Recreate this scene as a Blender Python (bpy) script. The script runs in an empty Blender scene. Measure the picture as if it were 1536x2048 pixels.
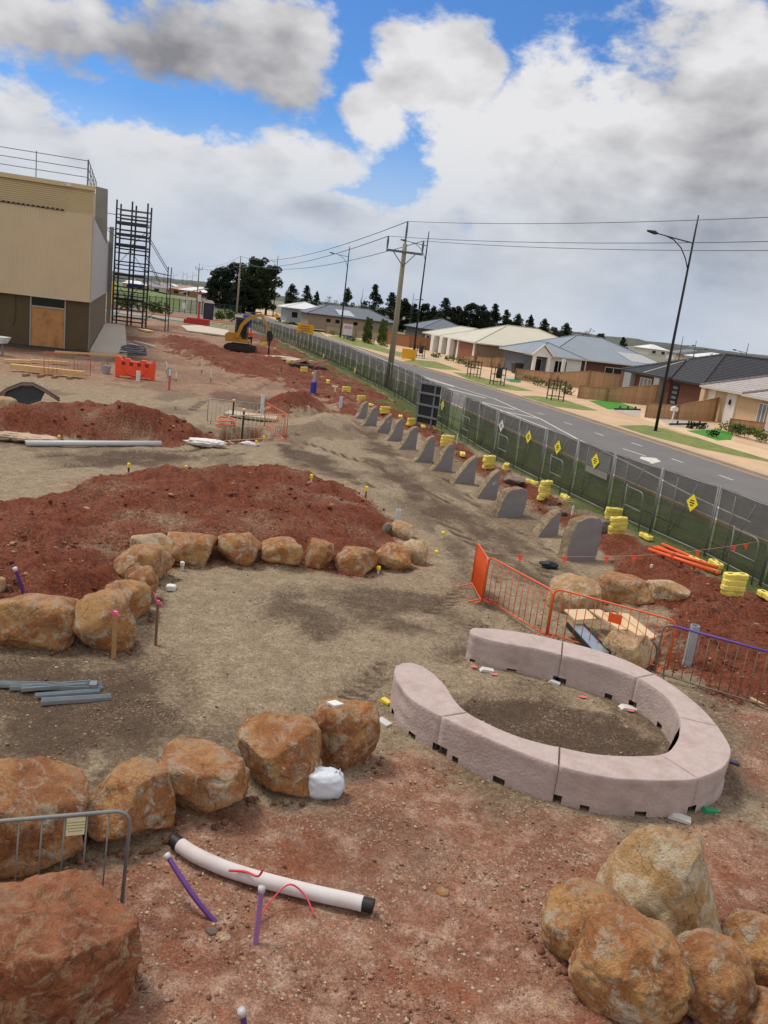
import bpy, bmesh, math, random
import numpy as np
from mathutils import Vector, Matrix, Quaternion
random.seed(7)
scene = bpy.context.scene
COL = scene.collection
PI = math.pi

# ------------------------------------------------------------------ camera
F, ROLL, PITCH, H = 1650.0, math.radians(7.1), math.radians(13.7), 5.8
cr, sr, cp, sp = math.cos(ROLL), math.sin(ROLL), math.cos(PITCH), math.sin(PITCH)
cam_data = bpy.data.cameras.new('camera')
cam = bpy.data.objects.new('camera', cam_data)
COL.objects.link(cam)
scene.camera = cam
cam_data.sensor_fit = 'VERTICAL'
cam_data.sensor_height = 36.0
cam_data.lens = F / 2048 * 36.0
cam_data.clip_start = 0.1
cam_data.clip_end = 9000
_fw = Vector((0, cp, -sp)); _up0 = Vector((0, sp, cp)); _r0 = Vector((1, 0, 0))
_x = cr * _r0 + sr * _up0
_y = -sr * _r0 + cr * _up0
_z = -_fw
cam.matrix_world = Matrix(((_x.x, _y.x, _z.x, 0), (_x.y, _y.y, _z.y, 0), (_x.z, _y.z, _z.z, H), (0, 0, 0, 1)))
scene.render.resolution_x, scene.render.resolution_y = 768, 1024
scene.render.engine = 'CYCLES'
scene.cycles.max_bounces = 6
scene.cycles.transparent_max_bounces = 16
scene.view_settings.view_transform = 'Standard'
scene.view_settings.look = 'None'
scene.view_settings.exposure = 0.66
scene.view_settings.gamma = 1.0
scene.view_settings.use_curve_mapping = False

def ray(px, py):
    dx, dy = px - 768, py - 1024
    u = dx * cr + dy * sr; v = -dx * sr + dy * cr
    return u, F * cp - v * sp, -(F * sp + v * cp)
def G(px, py, z=0.0):                       # point at height z seen at a photo pixel
    u, f, d = ray(px, py); t = (z - H) / d
    return u * t, f * t
def D(px, py, depth):                       # point at a forward distance seen at a photo pixel
    u, f, d = ray(px, py); t = depth / f
    return u * t, depth, H + d * t
def HT(p, q, z0=0.0):                       # height of pixel q above the foot seen at pixel p
    x, y = G(p[0], p[1], z0); u, f, d = ray(*q)
    return H + d * math.hypot(x, y) / math.hypot(u, f) - z0
A = math.radians(16.3)                      # the road runs this far left of straight ahead
cA, sA = math.cos(A), math.sin(A)
def ST(s, t): return (-s * sA + t * cA, s * cA + t * sA)
def toST(x, y): return (-x * sA + y * cA, x * cA + y * sA)

# ------------------------------------------------------------------ sky and sun
SUN_EL, SUN_AZ = math.radians(60), math.radians(-62)     # azimuth measured from straight ahead, clockwise
world = bpy.data.worlds.new('World'); scene.world = world
world.use_nodes = True
wn = world.node_tree; wn.nodes.clear()
def W(t, **k):
    n = wn.nodes.new(t)
    for a, b in k.items(): setattr(n, a, b)
    return n
def WL(a, b): wn.links.new(a, b)
def wmath(op, a, b=None, c=None, clamp=False):
    n = W('ShaderNodeMath', operation=op); n.use_clamp = clamp
    for i, v in enumerate((a, b, c)):
        if v is None: continue
        if isinstance(v, (int, float)): n.inputs[i].default_value = v
        else: WL(v, n.inputs[i])
    return n.outputs[0]
def wvec(op, a, b=None):
    n = W('ShaderNodeVectorMath', operation=op)
    for i, v in enumerate((a, b)):
        if v is None: continue
        if isinstance(v, (tuple, list)): n.inputs[i].default_value = v
        else: WL(v, n.inputs[i])
    return n
def wramp(v, lo, hi):
    n = W('ShaderNodeMapRange', interpolation_type='SMOOTHSTEP')
    WL(v, n.inputs[0]); n.inputs[1].default_value = lo; n.inputs[2].default_value = hi
    return n.outputs[0]
def wmix(fac, a, b):
    n = W('ShaderNodeMix', data_type='RGBA')
    if isinstance(fac, (int, float)): n.inputs[0].default_value = fac
    else: WL(fac, n.inputs[0])
    for s, v in ((n.inputs[6], a), (n.inputs[7], b)):
        if isinstance(v, tuple): s.default_value = (*v, 1)
        else: WL(v, s)
    return n.outputs[2]
sky = W('ShaderNodeTexSky', sky_type='NISHITA'); sky.sun_disc = False
sky.sun_elevation = SUN_EL; sky.sun_rotation = SUN_AZ
sky.air_density = 1.0; sky.dust_density = 0.3; sky.ozone_density = 2.0
tc = W('ShaderNodeTexCoord'); dirv = tc.outputs['Generated']
def wdir(px, py):
    v = Vector(ray(px, py)); v.normalize(); return v
def wnoise(vec, scale, detail=6, rough=0.55, dist=0.0):
    n = W('ShaderNodeTexNoise'); WL(vec, n.inputs['Vector'])
    n.inputs['Scale'].default_value = scale; n.inputs['Detail'].default_value = detail
    n.inputs['Roughness'].default_value = rough; n.inputs['Distortion'].default_value = dist
    return n.outputs[0]
def blob(px, py, rx, ry, ang=7.0, vec=None):
    """soft elliptical bank of cloud about a direction; rx, ry in photo pixels; 1 at its middle, 0 at its rim"""
    c = wdir(px, py)
    a = math.radians(ang)
    ex = (wdir(px + 60 * math.cos(a), py + 60 * math.sin(a)) - c).normalized()
    ey = ex.cross(c).normalized()
    d = wvec('SUBTRACT', vec or dirv, tuple(c)).outputs[0]
    k = 1.0 / (F * 1.03)
    u = wmath('DIVIDE', wvec('DOT_PRODUCT', d, tuple(ex)).outputs[1], rx * k)
    v = wmath('DIVIDE', wvec('DOT_PRODUCT', d, tuple(ey)).outputs[1], ry * k)
    w = wmath('MULTIPLY', wvec('DOT_PRODUCT', d, tuple(c)).outputs[1], 3.0)
    r2 = wmath('ADD', wmath('ADD', wmath('MULTIPLY', u, u), wmath('MULTIPLY', v, v)), wmath('MULTIPLY', w, w))
    return wmath('SUBTRACT', 1.0, wmath('SQRT', r2))
def wmax(*vs):
    r = vs[0]
    for v in vs[1:]: r = wmath('MAXIMUM', r, v)
    return r
# billows flatten towards the horizon
sep = W('ShaderNodeSeparateXYZ'); WL(dirv, sep.inputs[0])
warp = W('ShaderNodeCombineXYZ'); WL(sep.outputs[0], warp.inputs[0]); WL(sep.outputs[1], warp.inputs[1])
WL(wmath('MULTIPLY', sep.outputs[2], 1.7), warp.inputs[2]); wv = warp.outputs[0]
n_lo = wnoise(wv, 2.6, 2, 0.5)
n_soft = wnoise(wv, 5.5, 4, 0.5)
n_mid = wnoise(wv, 7.0, 12, 0.60)
toward = wdir(150, -700)                     # the brighter quarter of the sky
wv2 = wvec('ADD', wv, tuple(toward * 0.035)).outputs[0]
n_mid2 = wnoise(wv2, 7.0, 5, 0.5)
n_midb = wnoise(wv, 7.0, 5, 0.5)
relief = wmath('MULTIPLY', wmath('SUBTRACT', n_midb, n_mid2), 2.3)
def soft(*b):
    v = wmax(*[wmath('MAXIMUM', x, -0.6) for x in b]); return v
# openings of blue between the clouds
hole = soft(blob(900, -30, 380, 165, 4), blob(712, 120, 110, 330, 12), blob(700, 300, 220, 110, 14), blob(390, 222, 360, 66, 9),
            blob(730, -330, 600, 330), blob(-900, 300, 600, 160), blob(2300, -200, 700, 300))
hole = wmath('ADD', wmath('MULTIPLY', hole, 1.0), wmath('MULTIPLY', wmath('SUBTRACT', n_mid, 0.51), 3.4))
puff = soft(blob(575, 350, 130, 115, 20), blob(870, 135, 150, 85, 12), blob(740, 230, 90, 60, 40))
puff = wmath('ADD', wmath('MULTIPLY', puff, 1.0), wmath('MULTIPLY', wmath('SUBTRACT', n_mid, 0.5), 2.6))
cover = wmath('SUBTRACT', 1.0, wramp(hole, -0.08, 0.36))
cover = wmath('MAXIMUM', cover, wramp(puff, 0.0, 0.36))
# undersides and thick banks of grey
dark = wmax(blob(430, 140, 420, 150, 6), wmath('MULTIPLY', blob(120, 120, 330, 170), 0.7), wmath('MULTIPLY', blob(625, 405, 130, 60, 14), 0.9),
            wmath('MULTIPLY', blob(1450, 450, 760, 360, 10), 0.85), wmath('MULTIPLY', blob(60, 260, 200, 90), 0.6),
            wmath('MULTIPLY', blob(1330, 180, 360, 180), 0.55), wmath('MULTIPLY', blob(-900, 100, 900, 300), 0.6), wmath('MULTIPLY', blob(2400, 200, 900, 400), 0.6))
dark = wmath('ADD', dark, wmath('MULTIPLY', wmath('SUBTRACT', n_soft, 0.5), 1.0))
dark = wmath('SUBTRACT', dark, wmath('MULTIPLY', wmath('MAXIMUM', soft(blob(560, 325, 120, 95), blob(230, 330, 330, 110, 8), blob(1000, 250, 330, 230)), 0.0), 0.9))
dark = wramp(dark, -0.1, 0.8)
shade = wmath('ADD', wmath('MULTIPLY', dark, 0.72), relief, clamp=True)
shade = wmath('ADD', shade, wmath('MULTIPLY', wmath('SUBTRACT', n_lo, 0.5), 0.35), clamp=True)
bright = wmath('SUBTRACT', 1.0, shade)
cloud_col = wmix(bright, (1.9, 1.9, 2.1), (6.1, 6.1, 6.2))
# low sky: pale blue-grey veil towards the horizon
low = wmath('SUBTRACT', 1.0, wramp(sep.outputs[2], 0.0, 0.22))
veil = wmix(wramp(n_soft, 0.35, 0.7), (3.5, 4.1, 5.1), (4.8, 5.15, 5.7))
cloud_col = wmix(wmath('MULTIPLY', low, 0.85), cloud_col, veil)
cover = wmath('MAXIMUM', cover, wmath('MULTIPLY', low, 0.9))
tint = W('ShaderNodeMix', data_type='RGBA', blend_type='MULTIPLY'); tint.inputs[0].default_value = 1.0
WL(sky.outputs[0], tint.inputs[6]); tint.inputs[7].default_value = (0.38, 0.64, 0.96, 1)
skyc = wmix(cover, tint.outputs[2], cloud_col)
bg = W('ShaderNodeBackground'); WL(skyc, bg.inputs[0]); bg.inputs[1].default_value = 0.083
wo = W('ShaderNodeOutputWorld'); WL(bg.outputs[0], wo.inputs[0])

sun = bpy.data.objects.new('sun', bpy.data.lights.new('sun', 'SUN'))
COL.objects.link(sun)
sun.data.energy = 1.5; sun.data.angle = math.radians(12); sun.data.color = (1.0, 0.93, 0.82)
_sd = Vector((math.sin(SUN_AZ) * math.cos(SUN_EL), math.cos(SUN_AZ) * math.cos(SUN_EL), math.sin(SUN_EL)))
sun.rotation_euler = _sd.to_track_quat('Z', 'Y').to_euler()
sun.location = (-20, 0, 30)
# ------------------------------------------------------------------ helpers
def lin(c): return tuple((v / 255 / 12.92) if v <= 10 else ((v / 255 + 0.055) / 1.055) ** 2.4 for v in c)
MATS = {}
def M(name, rgb, rough=0.75, var=0.12, scale=4.0, bump=0.0, bscale=40.0, metal=0.0, spec=0.5, dirt=None, dscale=2.0, damt=0.5, rnd=0.0):
    """plain surface: base colour (0-255 sRGB albedo) with grain, optional dirt and relief"""
    if name in MATS: return MATS[name]
    m = bpy.data.materials.new(name); m.use_nodes = True
    nt = m.node_tree; b = nt.nodes['Principled BSDF']; L = nt.links.new
    tcn = nt.nodes.new('ShaderNodeTexCoord')
    n = nt.nodes.new('ShaderNodeTexNoise'); L(tcn.outputs['Object'], n.inputs['Vector'])
    n.inputs['Scale'].default_value = scale; n.inputs['Detail'].default_value = 6; n.inputs['Roughness'].default_value = 0.6
    r = nt.nodes.new('ShaderNodeMapRange'); L(n.outputs[0], r.inputs[0])
    r.inputs[1].default_value = 0.3; r.inputs[2].default_value = 0.7
    r.inputs[3].default_value = 1 - var; r.inputs[4].default_value = 1 + var
    val = r.outputs[0]
    if rnd:
        oi = nt.nodes.new('ShaderNodeObjectInfo'); rr = nt.nodes.new('ShaderNodeMapRange'); L(oi.outputs['Random'], rr.inputs[0])
        rr.inputs[3].default_value = 1 - rnd; rr.inputs[4].default_value = 1 + rnd
        mm = nt.nodes.new('ShaderNodeMath'); mm.operation = 'MULTIPLY'; L(val, mm.inputs[0]); L(rr.outputs[0], mm.inputs[1]); val = mm.outputs[0]
    mul = nt.nodes.new('ShaderNodeVectorMath'); mul.operation = 'SCALE'
    mul.inputs[0].default_value = lin(rgb); L(val, mul.inputs['Scale'])
    out = mul.outputs[0]
    if dirt:
        n2 = nt.nodes.new('ShaderNodeTexNoise'); L(tcn.outputs['Object'], n2.inputs['Vector'])
        n2.inputs['Scale'].default_value = dscale; n2.inputs['Detail'].default_value = 8; n2.inputs['Roughness'].default_value = 0.65
        r2 = nt.nodes.new('ShaderNodeMapRange'); L(n2.outputs[0], r2.inputs[0])
        r2.inputs[1].default_value = 0.5; r2.inputs[2].default_value = 0.72; r2.inputs[4].default_value = damt
        mx = nt.nodes.new('ShaderNodeMix'); mx.data_type = 'RGBA'; L(r2.outputs[0], mx.inputs[0]); L(out, mx.inputs[6])
        mx.inputs[7].default_value = (*lin(dirt), 1); out = mx.outputs[2]
    L(out, b.inputs['Base Color'])
    b.inputs['Roughness'].default_value = rough; b.inputs['Metallic'].default_value = metal
    b.inputs['Specular IOR Level'].default_value = spec
    if bump:
        n3 = nt.nodes.new('ShaderNodeTexNoise'); L(tcn.outputs['Object'], n3.inputs['Vector'])
        n3.inputs['Scale'].default_value = bscale; n3.inputs['Detail'].default_value = 5
        bp = nt.nodes.new('ShaderNodeBump'); bp.inputs['Strength'].default_value = bump; bp.inputs['Distance'].default_value = 0.02
        L(n3.outputs[0], bp.inputs['Height']); L(bp.outputs[0], b.inputs['Normal'])
    MATS[name] = m
    return m

class MB:
    def __init__(s): s.v = []; s.f = []; s.mi = []; s.cur = 0
    def _add(s, vs, fs):
        o = len(s.v); s.v.extend(vs)
        for f in fs: s.f.append(tuple(i + o for i in f)); s.mi.append(s.cur)
    def hexa(s, c):          # eight corners: bottom ring then top ring
        s._add(c, [(3, 2, 1, 0), (4, 5, 6, 7), (0, 1, 5, 4), (1, 2, 6, 5), (2, 3, 7, 6), (3, 0, 4, 7)])
    def box(s, x0, x1, y0, y1, z0, z1):
        s.hexa([(x0, y0, z0), (x1, y0, z0), (x1, y1, z0), (x0, y1, z0), (x0, y0, z1), (x1, y0, z1), (x1, y1, z1), (x0, y1, z1)])
    def bar(s, p, q, w, h=None, up=(0, 0, 1)):
        h = h or w; p = Vector(p); q = Vector(q); d = (q - p).normalized(); u = Vector(up)
        if abs(d.dot(u)) > 0.95: u = Vector((1, 0, 0))
        a = d.cross(u).normalized() * (w / 2); b = a.cross(d).normalized() * (h / 2)
        s.hexa([tuple(p - a - b), tuple(p + a - b), tuple(q + a - b), tuple(q - a - b),
                tuple(p - a + b), tuple(p + a + b), tuple(q + a + b), tuple(q - a + b)])
    def path(s, pts, r, n=8, cap=True):
        pts = [Vector(p) for p in pts]; k = len(pts)
        rs = r if isinstance(r, (list, tuple)) else [r] * k
        vs = []; prev = None
        for i, p in enumerate(pts):
            d = (pts[min(i + 1, k - 1)] - pts[max(i - 1, 0)]).normalized()
            if prev is None:
                u = Vector((0, 0, 1)) if abs(d.z) < 0.9 else Vector((1, 0, 0))
                a = d.cross(u).normalized()
            else:
                a = (prev - d * prev.dot(d)).normalized()
            prev = a; b = d.cross(a)
            for j in range(n):
                t = 2 * PI * j / n; vs.append(tuple(p + (a * math.cos(t) + b * math.sin(t)) * rs[i]))
        fs = []
        for i in range(k - 1):
            for j in range(n):
                fs.append((i * n + j, i * n + (j + 1) % n, (i + 1) * n + (j + 1) % n, (i + 1) * n + j))
        if cap: fs.append(tuple(range(n - 1, -1, -1))); fs.append(tuple(range((k - 1) * n, k * n)))
        s._add(vs, fs)
    def tube(s, p, q, r, n=8): s.path([p, q], r, n)
    def prism(s, poly, z0, z1):
        n = len(poly); vs = [(x, y, z0) for x, y in poly] + [(x, y, z1) for x, y in poly]
        s._add(vs, [tuple(range(n - 1, -1, -1)), tuple(range(n, 2 * n))] + [(i, (i + 1) % n, n + (i + 1) % n, n + i) for i in range(n)])
    def prism_y(s, poly, y0, y1):          # outline in x,z extruded along y
        n = len(poly); vs = [(x, y0, z) for x, z in poly] + [(x, y1, z) for x, z in poly]
        s._add(vs, [tuple(range(n)), tuple(range(2 * n - 1, n - 1, -1))] + [(i, n + i, n + (i + 1) % n, (i + 1) % n) for i in range(n)])
    def poly(s, pts): s._add(pts, [tuple(range(len(pts)))])
    def lathe(s, prof, n=14):
        vs = [(r * math.cos(2 * PI * j / n), r * math.sin(2 * PI * j / n), z) for r, z in prof for j in range(n)]
        k = len(prof); fs = [(i * n + j, i * n + (j + 1) % n, (i + 1) * n + (j + 1) % n, (i + 1) * n + j) for i in range(k - 1) for j in range(n)]
        fs += [tuple(range(n - 1, -1, -1)), tuple(range((k - 1) * n, k * n))]
        s._add(vs, fs)
    def build(s, name, mat, parent=None, smooth=False, loc=None, rz=0.0):
        me = bpy.data.meshes.new(name); me.from_pydata(s.v, [], s.f)
        mats = mat if isinstance(mat, (list, tuple)) else [mat]
        for m in mats: me.materials.append(m)
        if len(mats) > 1: me.polygons.foreach_set('material_index', s.mi)
        if smooth: me.polygons.foreach_set('use_smooth', [True] * len(s.f))
        me.update()
        return link(name, me, parent, loc, rz)
def link(name, me, parent=None, loc=None, rz=0.0):
    o = bpy.data.objects.new(name, me); COL.objects.link(o)
    if parent: o.parent = parent
    if loc is not None: o.location = loc
    if rz: o.rotation_euler.z = rz
    return o
def tag(o, label, cat, group=None):
    o['label'] = label; o['category'] = cat
    if group: o['group'] = group
    return o
def thing(name, label, cat, loc=(0, 0, 0), rz=0.0, group=None):
    o = bpy.data.objects.new(name, None); COL.objects.link(o)
    o.empty_display_size = 0.3
    o.location = loc; o.rotation_euler = (0, 0, rz)
    return tag(o, label, cat, group)
def struct(o): o['kind'] = 'structure'; return o
def stuff(o): o['kind'] = 'stuff'; return o
def copy_tree(o, parent=None, label=None):
    c = o.copy(); COL.objects.link(c)
    if parent: c.parent = parent
    if label: c['label'] = label
    for ch in list(o.children): copy_tree(ch, c)
    return c
ORD = ['', 'first', 'second', 'third', 'fourth', 'fifth', 'sixth', 'seventh', 'eighth', 'ninth', 'tenth', 'eleventh', 'twelfth', 'thirteenth',
       'fourteenth', 'fifteenth', 'sixteenth', 'seventeenth', 'eighteenth', 'nineteenth', 'twentieth']
TENS = {2: 'twenty', 3: 'thirty', 4: 'forty', 5: 'fifty'}
def nth(i):
    if i <= 20: return ORD[i]
    t, u = divmod(i, 10)
    return {2: 'twentieth', 3: 'thirtieth', 4: 'fortieth', 5: 'fiftieth'}[t] if u == 0 else TENS[t] + '-' + ORD[u]

# value noise for shaping geometry
def _h(ix, iy, iz, seed):
    n = (ix * 374761393 + iy * 668265263 + iz * 2147483647 + seed * 974634777) & 0xFFFFFFFF
    n = ((n ^ (n >> 13)) * 1274126177) & 0xFFFFFFFF
    return ((n ^ (n >> 16)) & 0xFFFF) / 65535.0
def vnoise(x, y, z=0.0, seed=0):
    x, y = np.asarray(x, float), np.asarray(y, float); z = np.asarray(z, float) + 0 * x
    xi, yi, zi = np.floor(x).astype(np.int64), np.floor(y).astype(np.int64), np.floor(z).astype(np.int64)
    fx, fy, fz = x - xi, y - yi, z - zi
    fx, fy, fz = fx * fx * (3 - 2 * fx), fy * fy * (3 - 2 * fy), fz * fz * (3 - 2 * fz)
    r = 0
    for a in (0, 1):
        for b in (0, 1):
            for c in (0, 1):
                r = r + (fx if a else 1 - fx) * (fy if b else 1 - fy) * (fz if c else 1 - fz) * _h(xi + a, yi + b, zi + c, seed)
    return r * 2 - 1
def fbm(x, y, z=0.0, oct=4, seed=0, gain=0.5):
    r = 0; a = 1.0; f = 1.0
    for i in range(oct):
        r = r + a * vnoise(x * f, y * f, z * f, seed + i * 17); a *= gain; f *= 2.03
    return r
def sdf(poly, x, y):
    """signed distance to a polygon, positive inside"""
    x, y = np.asarray(x, float), np.asarray(y, float)
    d = np.full(x.shape, 1e18); inside = np.zeros(x.shape, bool); n = len(poly)
    for i in range(n):
        ax, ay = poly[i]; bx, by = poly[(i + 1) % n]
        ex, ey = bx - ax, by - ay
        t = np.clip(((x - ax) * ex + (y - ay) * ey) / (ex * ex + ey * ey + 1e-12), 0, 1)
        d = np.minimum(d, (x - ax - t * ex) ** 2 + (y - ay - t * ey) ** 2)
        cond = ((ay > y) != (by > y)) & (x < (bx - ax) * (y - ay) / (by - ay + 1e-12) + ax)
        inside ^= cond
    d = np.sqrt(d)
    return np.where(inside, d, -d)
def sstep(a, b, v):
    t = np.clip((v - a) / (b - a), 0, 1); return t * t * (3 - 2 * t)
# ------------------------------------------------------------------ the ground of the site
def GP(pts): return [G(*p) for p in pts]
Z_MOUND = GP([(-160, 1040), (0, 1003), (110, 985), (210, 952), (330, 938), (480, 941), (600, 955), (720, 988), (790, 1040), (815, 1085), (855, 1105), (835, 1128), (700, 1148),
              (600, 1135), (440, 1133), (355, 1135), (320, 1145), (262, 1190), (200, 1235), (160, 1265), (-160, 1270)])
Z_RIDGE = GP([(-60, 850), (0, 840), (70, 826), (150, 836), (300, 846), (420, 868), (452, 892), (330, 894), (60, 880), (-60, 880)])
Z_CONE = GP([(525, 812), (560, 806), (640, 812), (655, 822), (600, 836), (525, 832)])
Z_GREY = GP([(590, 845), (620, 835), (680, 840), (700, 855), (650, 868), (600, 862)])
Z_STRIP = GP([(330, 668), (420, 690), (470, 700), (510, 690), (560, 705), (640, 745), (700, 785), (735, 812), (728, 834), (690, 828), (640, 800), (560, 770), (450, 742), (330, 700)])
Z_RIGHT = GP([(1205, 1085), (1270, 1085), (1330, 1125), (1440, 1170), (1600, 1220), (1700, 1420), (1420, 1420), (1320, 1300), (1300, 1240), (1200, 1200), (1260, 1170), (1215, 1130)])
Z_FENCE = [ST(s, t) for s, t in [(15, 12.0), (18, 12.2), (22, 12.3), (30, 12.4), (40, 12.2), (48, 11.8), (62, 12.5), (80, 13), (100, 12), (125, 11), (125, 15), (90, 15.6), (60, 15.6), (44, 14.5), (34, 14.0), (24, 14.0), (15, 14.2)]]
Z_FORE = GP([(-400, 1720), (-60, 1730), (330, 1700), (480, 1625), (650, 1590), (790, 1500), (900, 1545), (1100, 1630), (1250, 1655), (1420, 1625), (1490, 1540), (1470, 1430), (1560, 1400), (2000, 1500), (2300, 2300), (-600, 2300)])
Z_LEFTIN = GP([(-120, 1150), (0, 1170), (180, 1190), (190, 1230), (140, 1200), (0, 1260), (-120, 1280)])
Z_PIT = GP([(442, 884), (440, 868), (452, 858), (520, 858), (530, 868), (545, 880)])
Z_LIGHT = GP([(350, 1170), (420, 1140), (600, 1150), (760, 1160), (880, 1120), (960, 1230), (930, 1280), (850, 1320), (700, 1360), (640, 1400), (560, 1430), (420, 1430), (350, 1330), (320, 1290), (345, 1230)])
Z_LOWER = GP([(60, 1300), (150, 1290), (290, 1230), (320, 1150), (355, 1145), (345, 1180), (335, 1230), (330, 1290), (230, 1320), (100, 1330)])
Z_DRY = GP([(-60, 905), (60, 905), (150, 935), (190, 960), (110, 985), (-60, 1010)])
Z_SEATIN = GP([(880, 1440), (960, 1390), (1080, 1390), (1250, 1430), (1330, 1490), (1300, 1530), (1120, 1520), (980, 1490)])
DARKS = [GP(p) for p in (
    [(100, 905), (250, 900), (400, 905), (420, 925), (240, 935), (170, 940)], [(560, 890), (640, 905), (720, 950), (700, 965), (600, 935), (540, 905)],
    [(700, 905), (800, 930), (870, 985), (830, 990), (750, 960)], [(800, 985), (900, 1000), (1000, 1060), (1080, 1110), (1040, 1120), (940, 1070), (850, 1030)],
    [(890, 1060), (960, 1090), (950, 1160), (930, 1180), (900, 1130)], [(560, 1210), (640, 1190), (760, 1180), (860, 1190), (900, 1230), (800, 1260), (700, 1230), (650, 1270), (570, 1250)],
    [(740, 1180), (900, 1140), (940, 1180), (930, 1230), (820, 1215)], [(0, 1310), (200, 1330), (420, 1340), (380, 1370), (200, 1390), (0, 1350)],
    [(0, 1400), (140, 1420), (240, 1440), (200, 1520), (90, 1530), (0, 1490)], [(560, 1530), (700, 1590), (820, 1600), (900, 1700), (760, 1710), (620, 1640)],
    [(960, 1080), (1060, 1120), (1130, 1170), (1090, 1200), (1000, 1130)], [(430, 780), (560, 800), (540, 830), (420, 800)], [(680, 845), (760, 870), (800, 910), (740, 905)],
    [(-60, 1300), (200, 1330), (330, 1360), (380, 1430), (290, 1500), (150, 1560), (-60, 1530)], [(700, 1340), (780, 1330), (790, 1430), (760, 1470), (700, 1420)], [(860, 1230), (960, 1240), (930, 1330), (860, 1320)])]
def site_sd(x, y):
    s, t = -x * sA + y * cA, x * cA + y * sA
    return t, s
def zt(x, y):
    x, y = np.asarray(x, float), np.asarray(y, float)
    w = 0.28 * fbm(x * 0.9, y * 0.9, 0, 3, 5)
    z = 0.05 * fbm(x * 0.22, y * 0.22, 0, 3, 1) + 0.022 * fbm(x * 1.3, y * 1.3, 0, 3, 2)
    d = sdf(Z_MOUND, x, y) + w
    z = z + 0.48 * sstep(-0.25, 1.7, d) + sstep(0.2, 1.2, d) * (0.15 * fbm(x * 0.8, y * 0.8, 0, 4, 9) - 0.10 * np.abs(fbm(x * 0.55 + 0.3 * y, y * 1.4, 0, 3, 19)))
    d = sdf(Z_RIDGE, x, y) + w
    z = z + sstep(-0.2, 2.0, d) * (0.95 + 0.25 * fbm(x * 0.7, y * 0.7, 0, 4, 11))
    d = sdf(Z_CONE, x, y) + w; z = z + 0.62 * np.clip(d + 0.3, 0, 2.4)
    d = sdf(Z_GREY, x, y) + w; z = z + 0.5 * sstep(-0.6, 1.6, d)
    d = sdf(Z_STRIP, x, y) + w; z = z + 0.2 * sstep(-0.3, 1.2, d) * (1 + fbm(x * 0.7, y * 0.7, 0, 4, 14))
    d = sdf(Z_RIGHT, x, y) + w
    z = z + sstep(-0.3, 1.3, d) * (0.28 + 0.2 * fbm(x * 0.9, y * 0.9, 0, 4, 13))
    d = sdf(Z_FENCE, x, y) + w * 0.7; z = z + sstep(-0.2, 0.5, d) * (0.10 + 0.12 * fbm(x * 1.1, y * 1.1, 0, 4, 15))
    d = sdf(Z_LIGHT, x, y) + w * 0.5; z = z + 0.06 * sstep(-0.1, 0.25, d)
    d = sdf(Z_PIT, x, y); z = z - 0.9 * sstep(-0.1, 0.4, d)
    return z
def zt1(x, y): return float(zt(np.array([x]), np.array([y]))[0])
def hit(px, py, dz=0.0):                        # the ground point seen at a photo pixel
    z = 0.0
    for _ in range(7):
        x, y = G(px, py, z + dz); z = 0.4 * z + 0.6 * zt1(x, y)
    x, y = G(px, py, z + dz)
    return Vector((x, y, zt1(x, y)))
def on(x, y, dz=0.0): return Vector((x, y, zt1(x, y) + dz))

ys = [3.6]
while ys[-1] < 128: ys.append(ys[-1] * 1.0072 + 0.0)
ys = np.array(ys); NX = 470
lo = -(0.56 * ys + 4.5); hi = np.minimum(0.56 * ys + 4.0, (18.6 - ys * sA) / cA)
hi = np.maximum(hi, lo + 0.5)
fx = np.linspace(0, 1, NX)
X = lo[:, None] + (hi - lo)[:, None] * fx[None, :]; Y = np.repeat(ys[:, None], NX, 1)
Xf, Yf = X.ravel(), Y.ravel()
Zf = zt(Xf, Yf)
near = 1 - sstep(9, 26, Yf)
rough_red = np.maximum.reduce([sstep(-0.2, 0.6, sdf(p, Xf, Yf)) for p in (Z_MOUND, Z_RIDGE, Z_CONE, Z_STRIP, Z_RIGHT, Z_FENCE)])
Zf = Zf + (0.014 + 0.06 * rough_red) * fbm(Xf * 3.5, Yf * 4.5, 0, 3, 31) + near * (0.007 + 0.02 * rough_red) * fbm(Xf * 17, Yf * 17, 0, 2, 37)
edge = np.repeat((sstep(0, 0.02, fx) * 1.0)[None, :], len(ys), 0).ravel() * (1 - sstep(122, 127, Yf))
Zf = Zf * edge; NB = len(ys) - 1
T_, S_ = Xf * cA + Yf * sA, -Xf * sA + Yf * cA
Zf = np.where(T_ > 15.3, Zf * (1 - sstep(15.3, 18.0, T_)), Zf)
wob = 0.35 * fbm(Xf * 1.1, Yf * 1.1, 0, 4, 51) + 0.12 * fbm(Xf * 5, Yf * 5, 0, 3, 53)
red = np.maximum.reduce([sstep(-0.25, 0.35, sdf(p, Xf, Yf) + wob * k) for p, k in ((Z_MOUND, 1), (Z_RIDGE, 1.5), (Z_CONE, 1.5), (Z_STRIP, 3.5), (Z_RIGHT, 1), (Z_FENCE, .8), (Z_PIT, .6))])
red = red * np.clip(0.93 + 0.35 * fbm(Xf * 0.7, Yf * 0.7, 0, 4, 57), 0, 1)
far_mix = sstep(42, 60, Yf) * sstep(-0.1, 0.7, fbm(Xf * 0.25, Yf * 0.12, 0, 4, 58) + 0.15)
red = np.maximum(red, 0.6 * far_mix * (1 - sstep(11.8, 12.2, T_)))
fore = np.maximum(sstep(-0.6, 0.8, sdf(Z_FORE, Xf, Yf) + 1.6 * wob), 0.75 * sstep(-0.5, 0.5, sdf(Z_LEFTIN, Xf, Yf) + wob))
fore = np.maximum(fore, 0.8 * sstep(-0.9, 0.2, sdf(Z_MOUND, Xf, Yf) + wob) * sstep(-0.1, .5, fbm(Xf * 0.9, Yf * 0.9, 0, 3, 61)))
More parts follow.
